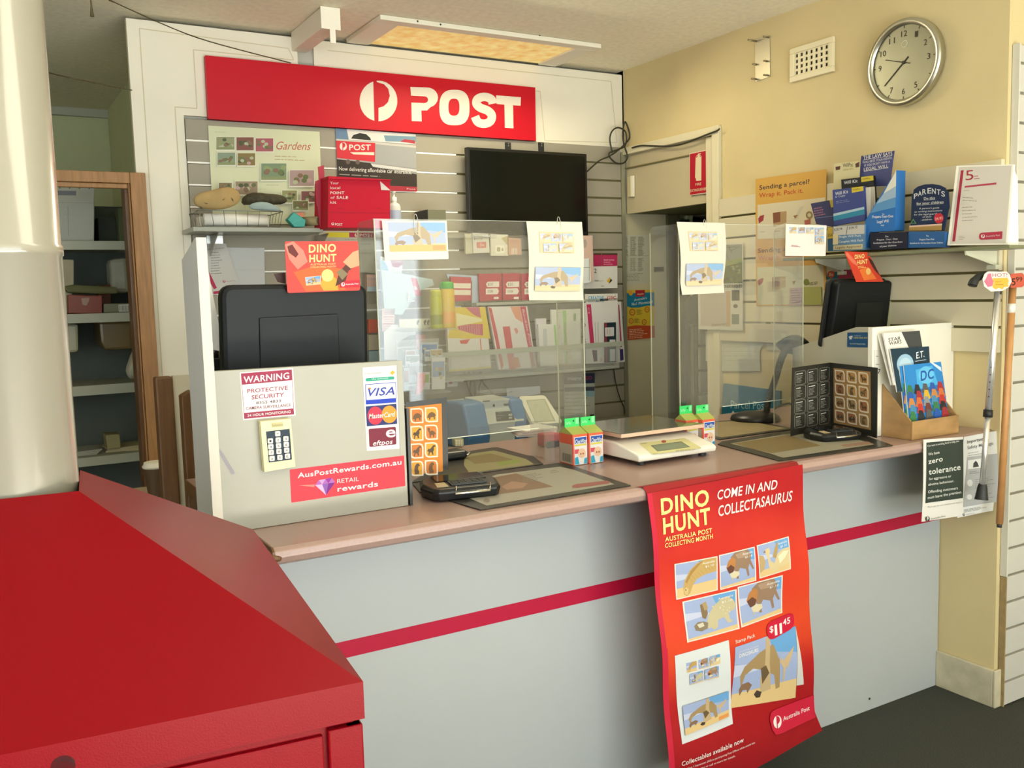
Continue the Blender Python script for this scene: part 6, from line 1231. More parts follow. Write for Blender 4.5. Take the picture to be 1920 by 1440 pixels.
# stamp folders
SIL = ([(.08, .6), (.2, .4), (.38, .42), (.55, .25), (.7, .12), (.86, .14), (.9, .26), (.72, .3), (.75, .5), (.66, .66), (.7, .9), (.58, .9), (.52, .7), (.36, .68), (.3, .92), (.2, .92), (.24, .62)],
       [(.1, .2), (.24, .1), (.36, .2), (.34, .42), (.55, .36), (.78, .45), (.95, .7), (.78, .66), (.76, .9), (.66, .9), (.62, .72), (.46, .72), (.44, .92), (.34, .92), (.3, .6), (.2, .4)],
       [(.1, .75), (.12, .55), (.3, .35), (.55, .28), (.8, .38), (.94, .6), (.84, .64), (.84, .88), (.72, .88), (.7, .7), (.42, .72), (.4, .9), (.28, .9), (.26, .74)],
       [(.3, .95), (.24, .6), (.3, .3), (.46, .1), (.66, .1), (.8, .28), (.64, .34), (.6, .55), (.72, .8), (.7, .95)])
def stampgrid(c, qf, nc_, nr, u0=.06, v0=.04, u1=.94, v1=.97, seed=0):
    rn = random.Random(seed); du, dv = (u1-u0)/nc_, (v1-v0)/nr
    for j in range(nr):
        for i in range(nc_):
            c.lv = 3
            a, b = u0+du*(i+.08), v0+dv*(j+.06); a2, b2 = u0+du*(i+.92), v0+dv*(j+.92)
            o_ = lambda k: c.qm([qf(a+du*k*.1, b+dv*k*.1), qf(a2-du*k*.1, b+dv*k*.1), qf(a2-du*k*.1, b2-dv*k*.1), qf(a+du*k*.1, b2-dv*k*.1)])
            for k, col in ((0, 'efe3cc'), (1, rn.choice(['b98c5c', 'a8704a', 'c79a5a', 'a9885c']))):
                f = o_(k); c.poly([f(0, 0), f(.7, 0), f(.9, .05), f(1, .3), f(1, 1), f(.3, 1), f(.1, .95), f(0, .7)], col)
            f = o_(1); kind = rn.randint(1, 4)
            c.poly([f(u, v) for u, v in SIL[kind-1]], rn.choice(['5c4430', '4c4634', '6c5c40', '7a5236']))
            c.poly([f(.35, .4), f(.6, .3), f(.7, .5), f(.45, .6)], '8c7454')
Lp, Rp = zq(1482.6, 815, .995), zq(1643.5, 816.5, .995); up = V((0, 0, 1)); Fp = on('Z', 1.2178, 1556, 680); Lp.z = Rp.z = Fp.z = ZC+.005
sf = thing('stamp_folder', 'black open folder of twelve framed dinosaur stamps below the right monitor', 'stamp folder', Fp)
F2 = (1440, 560, 4.571)
pA, pB = pl3(Lp, Fp, Fp+up), pl3(Fp, Rp, Rp+up)
F2B = lambda p: tuple(((p[0]-1440)*4.571, (p[1]-560)*4.571))
c = Card(pA, F2, th=.003); c.sheet('left_page', [(212, 592), (530, 548), (545, 1095), (198, 1180)], m_mat, parent=sf)
c.z = (1470, 660, 8)
for j in range(4):
    for i in range(3):
        c.lv = 1; x0_, y0_, w_ = (168, 356, 538)[i]-j*3*(1-i*.4), (296, 268, 244)[i]+j*215, (160, 152, 140)[i]; Q = [(x0_, y0_), (x0_+w_, y0_-20), (x0_+w_-3, y0_+178), (x0_-4, y0_+205)]
        e_ = rr(Q, .16)
        for k in range(len(e_)): c.line(*e_[k], *e_[(k+1) % len(e_)], 3.6, 'a9ada0')
        f = c.qm(Q); a, b = f(.12, .17), f(.82, .13); c.words(*a, *b, 1, 13, 'e0e2da', seed=i+j); a, b = f(.12, .34), f(.8, .31); c.words(*a, *b, 6, 5, 'b4b8ac', 19, .9, i*5+j)
c.done()
c = Card(pB, F2, th=.003); c.sheet('right_page', [(530, 548), (936, 592), (930, 1195), (545, 1095)], m_mat, parent=sf)
c.z = (1470, 660, 8); Q = [(742, 240), (1298, 295), (1304, 1172), (748, 1062)]; c.poly(Q, 'b08a56'); stampgrid(c, c.qm(Q), 3, 4, .01, .01, .97, .98, 2); c.done()
sp_ = P('Y', 2.20); q = zq(768, 905)
sf2 = thing('stamp_folder', 'black folder page of orange dinosaur stamps beside the stickered screen', 'stamp folder', sp_.at(800, 905))
c = Card(sp_, L4, th=.003); c.sheet('page', [(82, 58), (392, 20), (402, 560), (112, 610)], m_mat, parent=sf2); Q = [(85, 96), (352, 66), (362, 575), (135, 600)]; c.poly(Q, 'df8a34'); Q = [(20, 105), (352, 66), (362, 635), (40, 660)]
for p_, q2, cc in (((100, 90), (352, 66), 'e0782c'), ): pass
f = c.qm([(118, 90), (345, 72), (355, 600), (130, 640)])
rn = random.Random(5)
for j in range(4):
    for i in range(2):
        c.lv = 3; o0 = (118+i*108, 104-i*8+j*134-j*2); 
        for k, col in ((0, 'f1e6d0'), (1, ('d9803a', 'e8a83a')[(i+j) % 2])):
            Q_ = [(o0[0]+k*10, o0[1]+k*10), (o0[0]+98-k*10, o0[1]-6+k*10), (o0[0]+98-k*10, o0[1]+108-k*10), (o0[0]+k*10, o0[1]+114-k*10)]; g_ = c.qm(Q_)
            c.poly([g_(0, 0), g_(.7, 0), g_(.92, .08), g_(1, .3), g_(1, 1), g_(.3, 1), g_(.08, .92), g_(0, .7)], col)
        c.poly([g_(u, v) for u, v in SIL[rn.randint(0, 3)]], rn.choice(['6c5540', '5c4a38', '7a5a3c']))
c.done()
bx('spine', (xr_+.0015-.0, 2.075, ZC+.001) if False else (.908, 2.076, ZC+.001), (.9155, 2.195, 1.222), m_mat, sf2)
# scale
sL, sR = zq(1196, 873), zq(1343, 853)
x0_, x1_ = 1.652, 1.951; yf_ = 2.118
sc_ = thing('postal_scale', 'white electronic postal scale with a square platform on the counter', 'scale', (1.8, 2.3, ZC+.001))
prf = [(yf_, ZC+.014), (yf_-.004, ZC+.03), (yf_+.006, ZC+.036), (yf_+.115, ZC+.060), (yf_+.125, ZC+.061), (yf_+.36, ZC+.061), (yf_+.37, ZC+.03), (yf_+.36, ZC+.014)]
m_sc = mat('scale_white', 'efecdf', .35)
MB().prism([(x0_, y, z) for y, z in prf], (x1_-x0_, 0, 0), m_sc).build('body', sc_, .006, seg=3)
mb = MB(); [mb.lathe((x, y, ZC+.001), (0, 0, 1), [(0, .012), (.0135, .012)], m_dark, 12) for x in (x0_+.03, x1_-.03) for y in (yf_+.03, yf_+.33)]; mb.build('feet', sc_)
psc = pl3(V((0, yf_+.006, ZC+.036)), V((1, yf_+.006, ZC+.036)), V((0, yf_+.115, ZC+.060)))
OO = (1040, 660, 4.8)
c = Card(psc, OO, lift=.0006); c.begin(sc_); c.poly(rr([(755, 822), (1170, 775), (1330, 868), (880, 925)], .1), 'e9e4a8'); c.poly([(862, 842), (1140, 806), (1222, 858), (925, 898)], '7e8a72'); c.poly([(880, 845), (1135, 812), (1205, 856), (932, 890)], '8d9a80'); c.ell(982, 808, 22, 12, 'b0604a'); c.text('AND', 775, 832, 830, 826, 8, '6c6c5c', .5); c.words(890, 915, 960, 908, 1, 3, '9c9870'); c.words(1090, 890, 1320, 862, 2, 3, '9c9870', 8); c.words(1090, 792, 1150, 784, 1, 3, '9c9870'); c.done('control_panel')
pz = ZC+.088
pA_, pB_, pD_ = on('Z', pz, 1161, 812), on('Z', pz, 1316, 792), on('Z', pz, 1075, 786)
pA_ = V((1.625, 2.225, pz)); pc_ = [pA_, pA_+V((.33, 0, 0)), pA_+V((.33, .27, 0)), pA_+V((0, .27, 0))]
a1, b1 = on('Z', pz, 1163, 814), on('Z', pz, 1322, 795)
pc_ = [V((a1.x, (a1.y+b1.y)/2, pz)), V((b1.x, (a1.y+b1.y)/2, pz)), V((b1.x, (a1.y+b1.y)/2+.27, pz)), V((a1.x, (a1.y+b1.y)/2+.27, pz))]
MB().prism([p-V((0, 0, .012)) for p in pc_], (0, 0, .0115), mat('platform_edge', 'c9a890', .35)).build('platform', sc_, .001)
MB().prism([p+V((0, 0, -.0004)) for p in pc_], (0, 0, .0012), mat('platform_top', '8c8f84', .12, .6)).build('platform_top', sc_)
cx_, cy_ = (pc_[0].x+pc_[2].x)/2, (pc_[0].y+pc_[2].y)/2
MB().lathe((cx_, cy_, ZC+.0615), (0, 0, 1), [(0, .06), (.0145, .05)], m_dark, 20).build('platform_support', sc_)
# lens wipe cartons
def wipes(px0, py0, w_, label, i, dd=.075):
    b = zq(px0, py0); x, y = b.x, b.y; t = thing('wipe_carton', label, 'carton', (x+w_/2, y+.05, ZC+.001), 'lens wipe cartons')
    z0 = ZC+.001; h = .092
    m1, m2 = mat('carton_white', 'ecebea', .4), mat('carton_orange', 'd9593a', .45)
    MB().box((x, y, z0), (x+w_, y+dd, z0+h), m2).build('carton', t, .0015)
    MB().prism([(x, y, z0+h), (x, y+dd, z0+h), (x, y+dd*.55, z0+h+.018)], (w_, 0, 0), mat('carton_roof', 'a9ae58', .45)).build('sloped_top', t)
    bx('hang_tab', (x, y+dd*.55, z0+h+.015), (x+w_, y+dd*.55+.002, z0+h+.044), mat('tab_green', '2fc060', .4), t)
    pf = P('Y', y-.0006); X = lambda u: x+w_*u; Zf = lambda v: z0+h*(1-v)
    mb = MB(); lv = [0]
    def r(u0, v0, u1, v1, col): lv[0] += 1; k = y-.0006-.0002*lv[0]; mb.poly([(X(u0), k, Zf(v0)), (X(u1), k, Zf(v0)), (X(u1), k, Zf(v1)), (X(u0), k, Zf(v1))], ink(col))
    r(.08, .08, .95, .99, 'f0efec'); r(.12, .1, .92, .3, '2c58b0'); r(.12, .32, .9, .38, 'e6d860'); r(.1, .48, .4, .62, 'e05a6a')
    vs, fs = glyphs('ClearWipe', 1.2); mb.add([(X(.14+.76*u), y-.003, Zf(.29)+.013*v) for u, v in vs], fs, ink('e9f2fb'))
    def el(cu, cv, ru, rv, col): lv[0] += 1; k = y-.0006-.0002*lv[0]; mb.poly([(X(cu)+w_*ru*math.cos(a), k, Zf(cv)+h*rv*math.sin(a)) for a in [2*math.pi*i/18 for i in range(18)]], ink(col))
    el(.58, .62, .26, .16, 'f2c9a8'); el(.5, .64, .05, .03, 'a8643c'); el(.66, .64, .05, .03, 'a8643c')
    lv[0] += 1; k = y-.0006-.0002*lv[0]; mb.poly([(X(.1), k, Zf(.97)), (X(.1), k, Zf(.75)), (X(.3), k, Zf(.72)), (X(.4), k, Zf(.97))], ink('3aa9cc')); mb.poly([(X(.7), k, Zf(.97)), (X(.75), k, Zf(.8)), (X(.93), k, Zf(.78)), (X(.93), k, Zf(.97))], ink('3aa9cc'))
    mb.build('front_print', t, fixn=False); yt = y+dd*.55-.0006; mb = MB()
    vs, fs = glyphs('ClearWipe', .6); mb.add([(x+w_*(.06+.36*u), yt, z0+h+.026+.009*v) for u, v in vs], fs, ink('b9f0c8')); mb.lathe((x+w_*.6, yt+.0004, z0+h+.035), (0, -1, 0), [(0, .003), (.0004, .003)], ink('1c5c34'), 10); mb.poly([(x+w_*.74, yt, z0+h+.025), (x+w_*.94, yt, z0+h+.025), (x+w_*.94, yt, z0+h+.043), (x+w_*.74, yt, z0+h+.043)], ink('8fe0a4')); mb.build('tab_print', t, fixn=False)
    mb = MB(); [mb.box((x-.0006, y+.01+i*.006, z0+.008), (x-.0001, y+.013+i*.006, z0+.032), ink('4a4a44')) for i in range(8)]; mb.box((x-.0005, y+.004, z0+.003), (x-.0001, y+dd-.004, z0+h-.03), ink('c9b9a4')); mb.build('side_print', t)
    return t
e0 = zq(1075, 874); e1 = zq(1134, 867)
wd = (e1.x-e0.x)/2; wipes(1075, 874, wd-.001, 'left one of the two orange and white lens wipe cartons by the left perspex', 0)
t_ = px_t = None
_b = zq(1105, 871); wipes(1105.2, 870.5, wd-.001, 'right one of the two orange and white lens wipe cartons by the left perspex', 1)
wipes(1287, 843, wd-.001, 'lens wipe carton half hidden behind the scale corner', 2, .055); wipes(1318, 841.5, wd-.001, 'lens wipe carton at the right end of the scale', 3, .055)
# clear holder beside them, papers and red stapler
q = zq(1046, 866); tag(bx('clear_holder', (q.x-.01, q.y+.02, ZC+.001), (q.x+.002, q.y+.14, ZC+.11), m_clear), 'small clear plastic leaflet holder beside the left wipe cartons', 'holder')
mb = MB(); q = zq(1010, 829)
fan = [(978, 800), (998, 795), (1012, 803), (1018, 822), (1018, 832), (1000, 830), (985, 822)]
ctr = zq(1004, 815)
for i in range(7):
    a = -.35+i*.07; Rz = Matrix.Rotation(a, 3, 'Z'); z = ZC+.001+i*.0035
    mb.prism([V((ctr.x, ctr.y+.02, z))+Rz @ V(p) for p in ((-.07, -.06, 0), (.07, -.06, 0), (.07, .06, 0), (-.07, .06, 0))], (0, 0, .0028), (m_paper, mat('lilac_paper', 'c9c0cc', .7), mat('peach_paper', 'e6d3c4', .7))[i % 3])
tag(mb.build('paper_fan'), 'fanned stack of pale slips on the counter behind the left perspex', 'papers')
q = zq(1036, 838); rs_ = MB(); rs_.box((q.x-.03, q.y, ZC+.001), (q.x+.03, q.y+.05, ZC+.045), mat('stapler_red', 'c8484c', .4)); rs_ = rs_.build('red_stapler', bevel=.006); tag(rs_, 'red and black stapler between the slips and the wipe cartons', 'stapler'); bx('black_base', (q.x-.03, q.y-.012, ZC+.001), (q.x+.03, q.y-.0005, ZC+.02), m_black, rs_)
# gooseneck lamp
lb_ = zq(1416, 790); Yl = max(lb_.y, 2.58); lq = lambda x, y: on('Y', Yl, x, y)
lp_ = thing('desk_lamp', 'black gooseneck desk lamp behind the right perspex', 'lamp', (lq(1416, 785).x, Yl, ZC+.001))
MB().lathe((lq(1416, 785).x, Yl, ZC+.001), (0, 0, 1), [(0, .085), (.006, .095), (.02, .088), (.032, .055), (.036, .02)], m_black, 28).build('base', lp_)
path = smooth([lq(1437, 776), lq(1440, 755), lq(1448, 728), lq(1456, 705), lq(1462, 682), lq(1470, 662), lq(1482, 648)], 5); m_gn = mat('gooseneck', '3c3d33', .35, .4)
MB().tube(path, .0115, m_gn, 10).build('gooseneck', lp_); mb = MB()
for i in range(len(path)-1):
    for t in (0, .5): p = path[i].lerp(path[i+1], t); d = (path[i+1]-path[i]).normalized(); mb.lathe(p, d, [(0, .012), (.002, .0145), (.004, .012)], m_gn, 10, caps=False)
o = mb.build('neck_rings', lp_); o['kind'] = 'stuff'
MB().lathe(lq(1494, 632), V((-.45, -.2, -.87)), [(0, .012), (.006, .032), (.022, .052), (.045, .072), (.047, .068), (.02, .045)], mat('lamp_shade', '333a34', .4), 28, caps=False).build('shade', lp_)
lq = lambda x, y: on('Y', Yl, 1340+x/4.5, 560+y/4.5)
tag(MB().tube(smooth([lq(500, 930), lq(560, 900), lq(620, 885), lq(650, 890)], 5), .004, mc).build('lamp_cable'), 'short black cable leaving the desk lamp', 'cable')

# ================================================================== RIGHT HOOD, MONITOR, BOOKS
yR = 2.045; a = on('Y', yR, 1636, 614); xh = a.x; zh = a.z
h2 = thing('counter_screen', 'plain white boxed screen at the right end of the counter', 'counter screen', (2.8, yR, ZC))
MB().prism([(xh, yR, ZC+.001), (XW-.003, yR, ZC+.001), (XW-.003, yR, on('Y', yR, 1794, 604).z), (xh, yR, zh)], (0, .018, 0), mat('hood_white', 'e3dfcf', .45)).build('front_board', h2, .001)
psd = pl3(V((xh, yR, 0)), V((xh, yR, 1)), V((xh+.36, yR+1, 0)))
sq = lambda x, y: psd.at(1440+x/4.571, 560+y/4.571)
pts = [V((xh+.006, yR+.0185, ZC+.001)), V((xh+.006, yR+.0185, zh)), sq(750, 245), sq(500, 330), sq(210, 425)]; pts = pts+[V((pts[-1].x, pts[-1].y, ZC+.001))]
MB().prism(pts, (.018, 0, 0), mat('hood_side', 'b9b8a8', .5)).build('side_board', h2, .001)
c = Card(psd, F2, th=.0006, lift=.001); c.sheet('helpline_sticker', [(682, 290), (858, 288), (860, 418), (680, 415)], '1c5a90', 'small blue gambling helpline sticker on the right boxed screen', 'sticker', round=.05)
c.poly([(700, 322), (725, 316), (730, 330), (718, 335), (722, 348), (698, 348), (702, 335), (692, 332)], 'e6ecf0'); c.text('GAMBLERS', 740, 322, 800, 322, 8, 'c9d8e0', .4); c.text('1800 858 858', 740, 342, 855, 342, 14, 'd8cf7c', .6); c.text('Gamble Responsibly', 705, 390, 838, 394, 12, 'd9e4ea', .3); c.done()
# notices behind books on the hood face
c = Card(P('Y', yR-.0015), F2); c.sheet('small_notice', [(912, 440), (965, 440), (965, 650), (915, 640)], 'e3e0d4', 'narrow white notice on the right boxed screen behind the stamp folder', 'notice'); c.text('7', 940, 640, 964, 640, 40, '2a2a2a', .8); c.words(925, 490, 960, 490, 2, 8, '8a8a80', 70); c.done()
# monitor
ym = 2.31; mB = on('Y', ym, 1559, 630); mT = on('X', mB.x, 1573, 528); 
pm = pl3(mB, mB+V((1, 0, 0)), mT); m2 = thing('monitor', 'black monitor seen from behind at the right end of the counter', 'monitor', (mB.x+.13, ym+.05, ZC))
rq = [(1573, 528), (1674, 526), (1661, 640), (1556, 655)]
MB().prism([pm.at(*p) for p in rr(rq, .08)], -pm.n*.035, m_mon).build('rear_shell', m2, .006)
MB().prism([pm.at(*p, -.036) for p in rr([(1569, 526), (1677, 524), (1664, 640), (1552, 656)], .08)], -pm.n*.012, m_blackm).build('screen_bezel', m2)
c = Card(pm, F2, lift=.0012); c.begin(m2); c.poly([(765, 35), (990, 22), (965, 225), (740, 240)], '20241f'); c.line(765, 38, 990, 24, 4, '0c0f0c'); c.line(765, 38, 742, 238, 3, '30362e'); c.done('rear_panel')
bx('stand', (mB.x+.10, ym+.05, ZC+.001), (mB.x+.18, ym+.09, mB.z), m_blackm, m2)
bx('foot', (mB.x+.05, ym+.02, ZC+.001), (mB.x+.23, ym+.14, ZC+.012), m_blackm, m2)
c = Card(pm, D, th=.0015, lift=.012, bend=None)
Q = [(1348, 918), (1560, 925), (1700, 1190), (1455, 1192)]
zlo = 0; c = Card(pm, D, th=.0015, lift=.006); c.sheet('promo_card', Q, 'd9452c', 'curling red dinosaur promotion card leaning on the right monitor', 'card')
f = c.qm(Q); pp = lambda pts, col: c.poly([f(u, v) for u, v in pts], col)
pp([(.0, .1), (.1, 0), (.3, .3), (.3, .5), (.12, .35)], 'e9785c'); pp([(.3, .6), (.7, .5), (.8, .9), (.3, .95)], 'ef7a34'); c.ell(*f(.62, .65), 22, 30, 'f0c070', 14); pp([(.9, .15), (1, .3), (.98, .8), (.88, .6), (.86, .35)], '4a2a24')
c.text('DINO', *f(.3, .24), *f(.72, .2), 40, 'f4e08a', 1.4); c.text('HUNT', *f(.3, .42), *f(.74, .38), 40, 'f4e08a', 1.4); c.words(*f(.3, .48), *f(.72, .45), 2, 7, 'f0c070', 12); c.done()
c = Card(P('Y', ym+.11), D, th=.001); c.sheet('paper_slip', [(1690, 1120), (1725, 1088), (1785, 1085), (1735, 1150), (1700, 1160)], 'dcdcba', 'pale slip sticking up behind the right monitor', 'slip'); c.done()
c = Card(P('X', XW-.0225), F2, th=.001); c.sheet('yellow_sheet', [(960, 30), (1052, 20), (1045, 235), (940, 240)], 'e3e2b4', 'pale yellow sheet pinned to the slats behind the right monitor', 'slip'); c.done()
# book box
FL, FR, BL = zq(1709, 826), zq(1801, 812.5), zq(1644, 817); yb0 = (FL.y+FR.y)/2; dB = BL.y-yb0
yb0 = max(yb0, 1.925)
hb = on('Y', yb0, 1707, 792).z-ZC; hs = on('X', FL.x, 1440+935/4.571, 560+650/4.571)
bb_ = thing('book_box', 'brown plywood book holder with sloping sides', 'book holder', ((FL.x+FR.x)/2, yb0, ZC+.001))
z0 = ZC+.001; yB_ = min(yb0+.2, yR-.004); yB_ = yR-.003
bx('front_board', (FL.x, yb0, z0), (FR.x, yb0+.006, z0+hb), m_ply, bb_, .0008)
for x in (FL.x, FR.x-.005): MB().prism([(x, yb0+.0065, z0), (x, yb0+.0065, z0+hb), (x, yB_, z0+hb+.115), (x, yB_, z0)], (.005, 0, 0), m_ply).build('side_board', bb_)
bx('base_board', (FL.x+.0055, yb0+.0065, z0), (FR.x-.0055, yB_, z0+.005), m_ply, bb_)
def book(Q, yb_, label, col, th, art, cat='book'):
    b0 = on('Y', yb_, 1440+Q[3][0]/4.571, 560+Q[3][1]/4.571); t0 = on('X', b0.x, 1440+Q[0][0]/4.571, 560+Q[0][1]/4.571)
    pl = pl3(b0, b0+V((1, 0, 0)), t0); t = thing('magazine', label, cat, b0, 'books in the plywood holder')
    c = Card(pl, F2, th=th*.2, lift=0); c.sheet('cover', Q, col, parent=t); 
    MB().prism([pl.at(1440+x/4.571, 560+y/4.571, -th*.25) for x, y in Q], -pl.n*th*.75, m_paper).build('pages', t)
    art(c, c.qm(Q)); c.done('cover_print'); return t
def pf_(c, f): return lambda pts, col: c.poly([f(u, v) for u, v in pts], col)
def a1(c, f): p = pf_(c, f); p([(.05, .02), (.9, .0), (.95, .25), (.05, .28)], 'e3e0d8')
book([(945, 300), (1180, 285), (1260, 700), (1060, 740)], 1.985, 'white book at the back left of the plywood holder', 'dedbd0', .005, a1)
def a2(c, f):
    p = pf_(c, f); c.text('STAR', *f(.09, .165), *f(.44, .15), 30, '2e2a24', .8); c.text('WARS', *f(.09, .235), *f(.44, .22), 30, '2e2a24', .8)
    p([(.5, .0), (1, 0), (1, .32), (.62, .32)], '4a4c4c')
book([(988, 296), (1300, 275), (1370, 700), (1080, 740)], 1.976, 'white book with black science fiction lettering, tallest in the holder', 'ece9e2', .005, a2)
def a3(c, f):
    p = pf_(c, f); c.ell(*f(.33, .38), 72, 88, '9fc4dc', 30); c.ell(*f(.33, .4), 52, 64, 'b9d6e6', 24); c.text('E.T.', *f(.64, .27), *f(.86, .24), 58, 'eceeee', 1); c.line(*f(.6, .33), *f(.9, .31), 5, 'c9d0d4')
book([(1050, 430), (1380, 408), (1400, 770), (1110, 800)], 1.966, 'dark teal book with a pale moon disc and white initials', '1c3a4c', .005, a3)
def a4(c, f):
    p = pf_(c, f); p([(0, 0), (1, 0), (1, .35), (0, .45)], '2f8ad0'); p([(.3, .1), (.75, .05), (.85, .4), (.3, .45)], '4cb0e6'); p([(.72, 0), (.78, 0), (.98, .1), (.98, .18)], 'd9e8f2')
    if f(1, 0)[0]-f(0, 0)[0] > 200: c.ell(*f(.56, .21), 66, 76, '6cc4ee', 24); c.text('DC', *f(.4, .3), *f(.75, .28), 88, '1c5cae', 1.6)
    rn = random.Random(4)
    cl = ['3c7c4c', 'd9b03c', 'c23c34', '2c5cac', '8c9498', '2c3034', 'c8884c', '6c3c34', 'a8343c', '4c8cb4', '5c5c5c', 'd07040']
    for j in range(5):
        for i in range(5):
            u, v = .08+i*.2+.03*rn.random(), .44+j*.115; p([(u-.09, v+.07), (u-.04, v-.09), (u+.05, v-.08), (u+.1, v+.06), (u+.02, v+.11)], cl[(i*5+j*3) % 12])
book([(1128, 578), (1400, 548), (1480, 1030), (1172, 1010)], 1.955, 'bright comic book just behind the front one in the holder', '2460a8', .004, a4)
book([(1165, 572), (1482, 540), (1548, 1012), (1212, 1062)], 1.946, 'bright blue comic book at the front of the holder', '2a78c0', .004, a4)
# ================================================================== NOTICES, BANNER
G3 = (1560, 560, 3.1306); YL = 1.8835
c = Card(P('Y', YL-.004), G3, bend=lambda p: .006*math.sin((p.z-.6)*9)); NQ = [(540, 828), (772, 812), (758, 1272), (517, 1308)]
c.sheet('tolerance_notice', NQ, 'e6e4dc', 'dark zero tolerance notice hanging from the counter edge', 'notice')
c.gquad([(556, 845), (770, 826), (757, 1168), (537, 1198)], '33403a', 16)
wt = 'e3e4dc'; c.text('Our team is working hard to help you.', 560, 870, 746, 840, 12, wt, .3)
for s_, x, y, x2, y2, h, b in (('We have', 562, 922, 628, 908, 17, .3), ('zero', 560, 970, 645, 952, 30, 1), ('tolerance', 560, 1032, 746, 1002, 34, 1), ('for aggressive or', 560, 1064, 690, 1046, 15, .4), ('abusive behaviour.', 555, 1096, 705, 1074, 15, .4), ('Offending customers', 552, 1140, 726, 1116, 16, .5), ('must leave the premises.', 550, 1174, 750, 1138, 16, .5)): c.text(s_, x, y, x2, y2, h, wt, b)
c.text('Thank you for your patience and support', 548, 1226, 752, 1194, 9, 'a3a39a', .2); c.logo(549, 1290, 13, 16, '4a4a44'); c.text('Australia Post', 568, 1296, 655, 1278, 12, '8c8c84', .3); c.done()
c = Card(P('Y', YL-.001), G3, bend=lambda p: .005*math.sin((p.z-.55)*8)+.02*max(0, (p.x-2.93))*5*max(0, 1-(p.z-.55)*1.6)); c.sheet('safety_notice', [(776, 812), (985, 772), (930, 1242), (728, 1286)], 'e2e3e0', 'white and grey safety message notice right of the dark one', 'notice')
c.text('Important', 793, 850, 886, 832, 20, '3c3f40', .4); c.text('Safety Message', 793, 884, 940, 856, 20, '6c6f70', .1); c.words(795, 905, 900, 888, 2, 5, 'b4b6b4', 14)
c.gquad([(790, 930), (978, 905), (945, 1190), (757, 1222)], 'aeb1b1', 10); c.gquad([(793, 948), (878, 936), (876, 990), (792, 1000)], 'e3e3e0', 4); c.poly([(820, 990), (824, 965), (838, 950), (848, 962), (856, 985)], '3c4040'); c.ell(800, 1080, 16, 20, 'd9dbda'); c.ell(796, 1162, 16, 16, 'd9dbda')
c.words(800, 1015, 870, 1004, 2, 4, '7c8080', 10); c.words(830, 1060, 960, 1040, 5, 4, '8c9090', 12); c.words(825, 1140, 950, 1120, 4, 4, '8c9090', 12); c.words(765, 1236, 930, 1206, 3, 3, '9a9c9a', 7); c.logo(762, 1265, 7, 9, '4a4a44'); c.text('Australia Post', 775, 1268, 828, 1260, 8, '9a9c9a', .2); c.done()
# banner
H4 = (1180, 840, 2.4); HA = (1220, 940, 5.1433); HB = (1220, 1160, 5.144)
# right edge and hem in crop H4; the sheet hangs from the counter lip down to the carpet
def bnd(p):
    t = max(0, min(1, (ZC-p.z)/.9)); return .004*math.sin(p.z*21+p.x*6)+.010*t*math.sin((p.x-1.5)*7)+.004
bp = P('Y', YL-.004)
ban = thing('banner', 'tall red dinosaur stamp banner hanging over the counter front', 'banner', bp.at(1380, 1440))
class BCard(Card): pass
c = Card(bp, H4, bend=bnd); f0 = [(78, 205), (770, 72), (800, 420), (820, 760), (833, 1100), (872, 1270)]
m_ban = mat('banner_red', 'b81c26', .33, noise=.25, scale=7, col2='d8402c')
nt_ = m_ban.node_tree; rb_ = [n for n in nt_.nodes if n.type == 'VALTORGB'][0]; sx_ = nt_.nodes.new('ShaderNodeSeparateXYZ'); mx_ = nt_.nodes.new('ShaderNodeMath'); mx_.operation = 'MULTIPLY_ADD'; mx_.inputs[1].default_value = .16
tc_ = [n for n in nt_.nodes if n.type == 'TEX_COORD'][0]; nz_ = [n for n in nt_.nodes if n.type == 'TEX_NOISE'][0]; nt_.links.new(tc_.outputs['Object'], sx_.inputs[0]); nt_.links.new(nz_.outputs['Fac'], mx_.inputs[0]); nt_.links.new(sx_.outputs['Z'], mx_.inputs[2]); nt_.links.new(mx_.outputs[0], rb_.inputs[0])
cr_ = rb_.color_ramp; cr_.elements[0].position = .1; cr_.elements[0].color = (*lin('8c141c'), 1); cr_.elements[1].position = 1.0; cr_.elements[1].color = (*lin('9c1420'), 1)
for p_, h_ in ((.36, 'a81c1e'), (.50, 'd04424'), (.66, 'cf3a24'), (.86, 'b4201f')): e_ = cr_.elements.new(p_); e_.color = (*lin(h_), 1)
L_e = [(78, 205), (102, 420), (118, 640), (136, 900), (158, 1200), (172, 1500), (178, 1620)]
R_e = [(770, 72), (786, 300), (802, 520), (818, 760), (830, 1000), (840, 1180), (876, 1275)]
def bmap(u, v):
    k = v*6; i = min(5, int(k)); t = k-i; a = V(L_e[i]).lerp(V(L_e[i+1]), t); b = V(R_e[i]).lerp(V(R_e[i+1]), t); q = a.lerp(b, u); return (q.x, q.y)
c.live = True; mb = MB(); mb.grid(lambda u, v: c.at(bmap(u, v)), 30, 48, m_ban); mb.grid(lambda u, v: c.at(bmap(u, v), -.0006), 30, 48, m_ban)
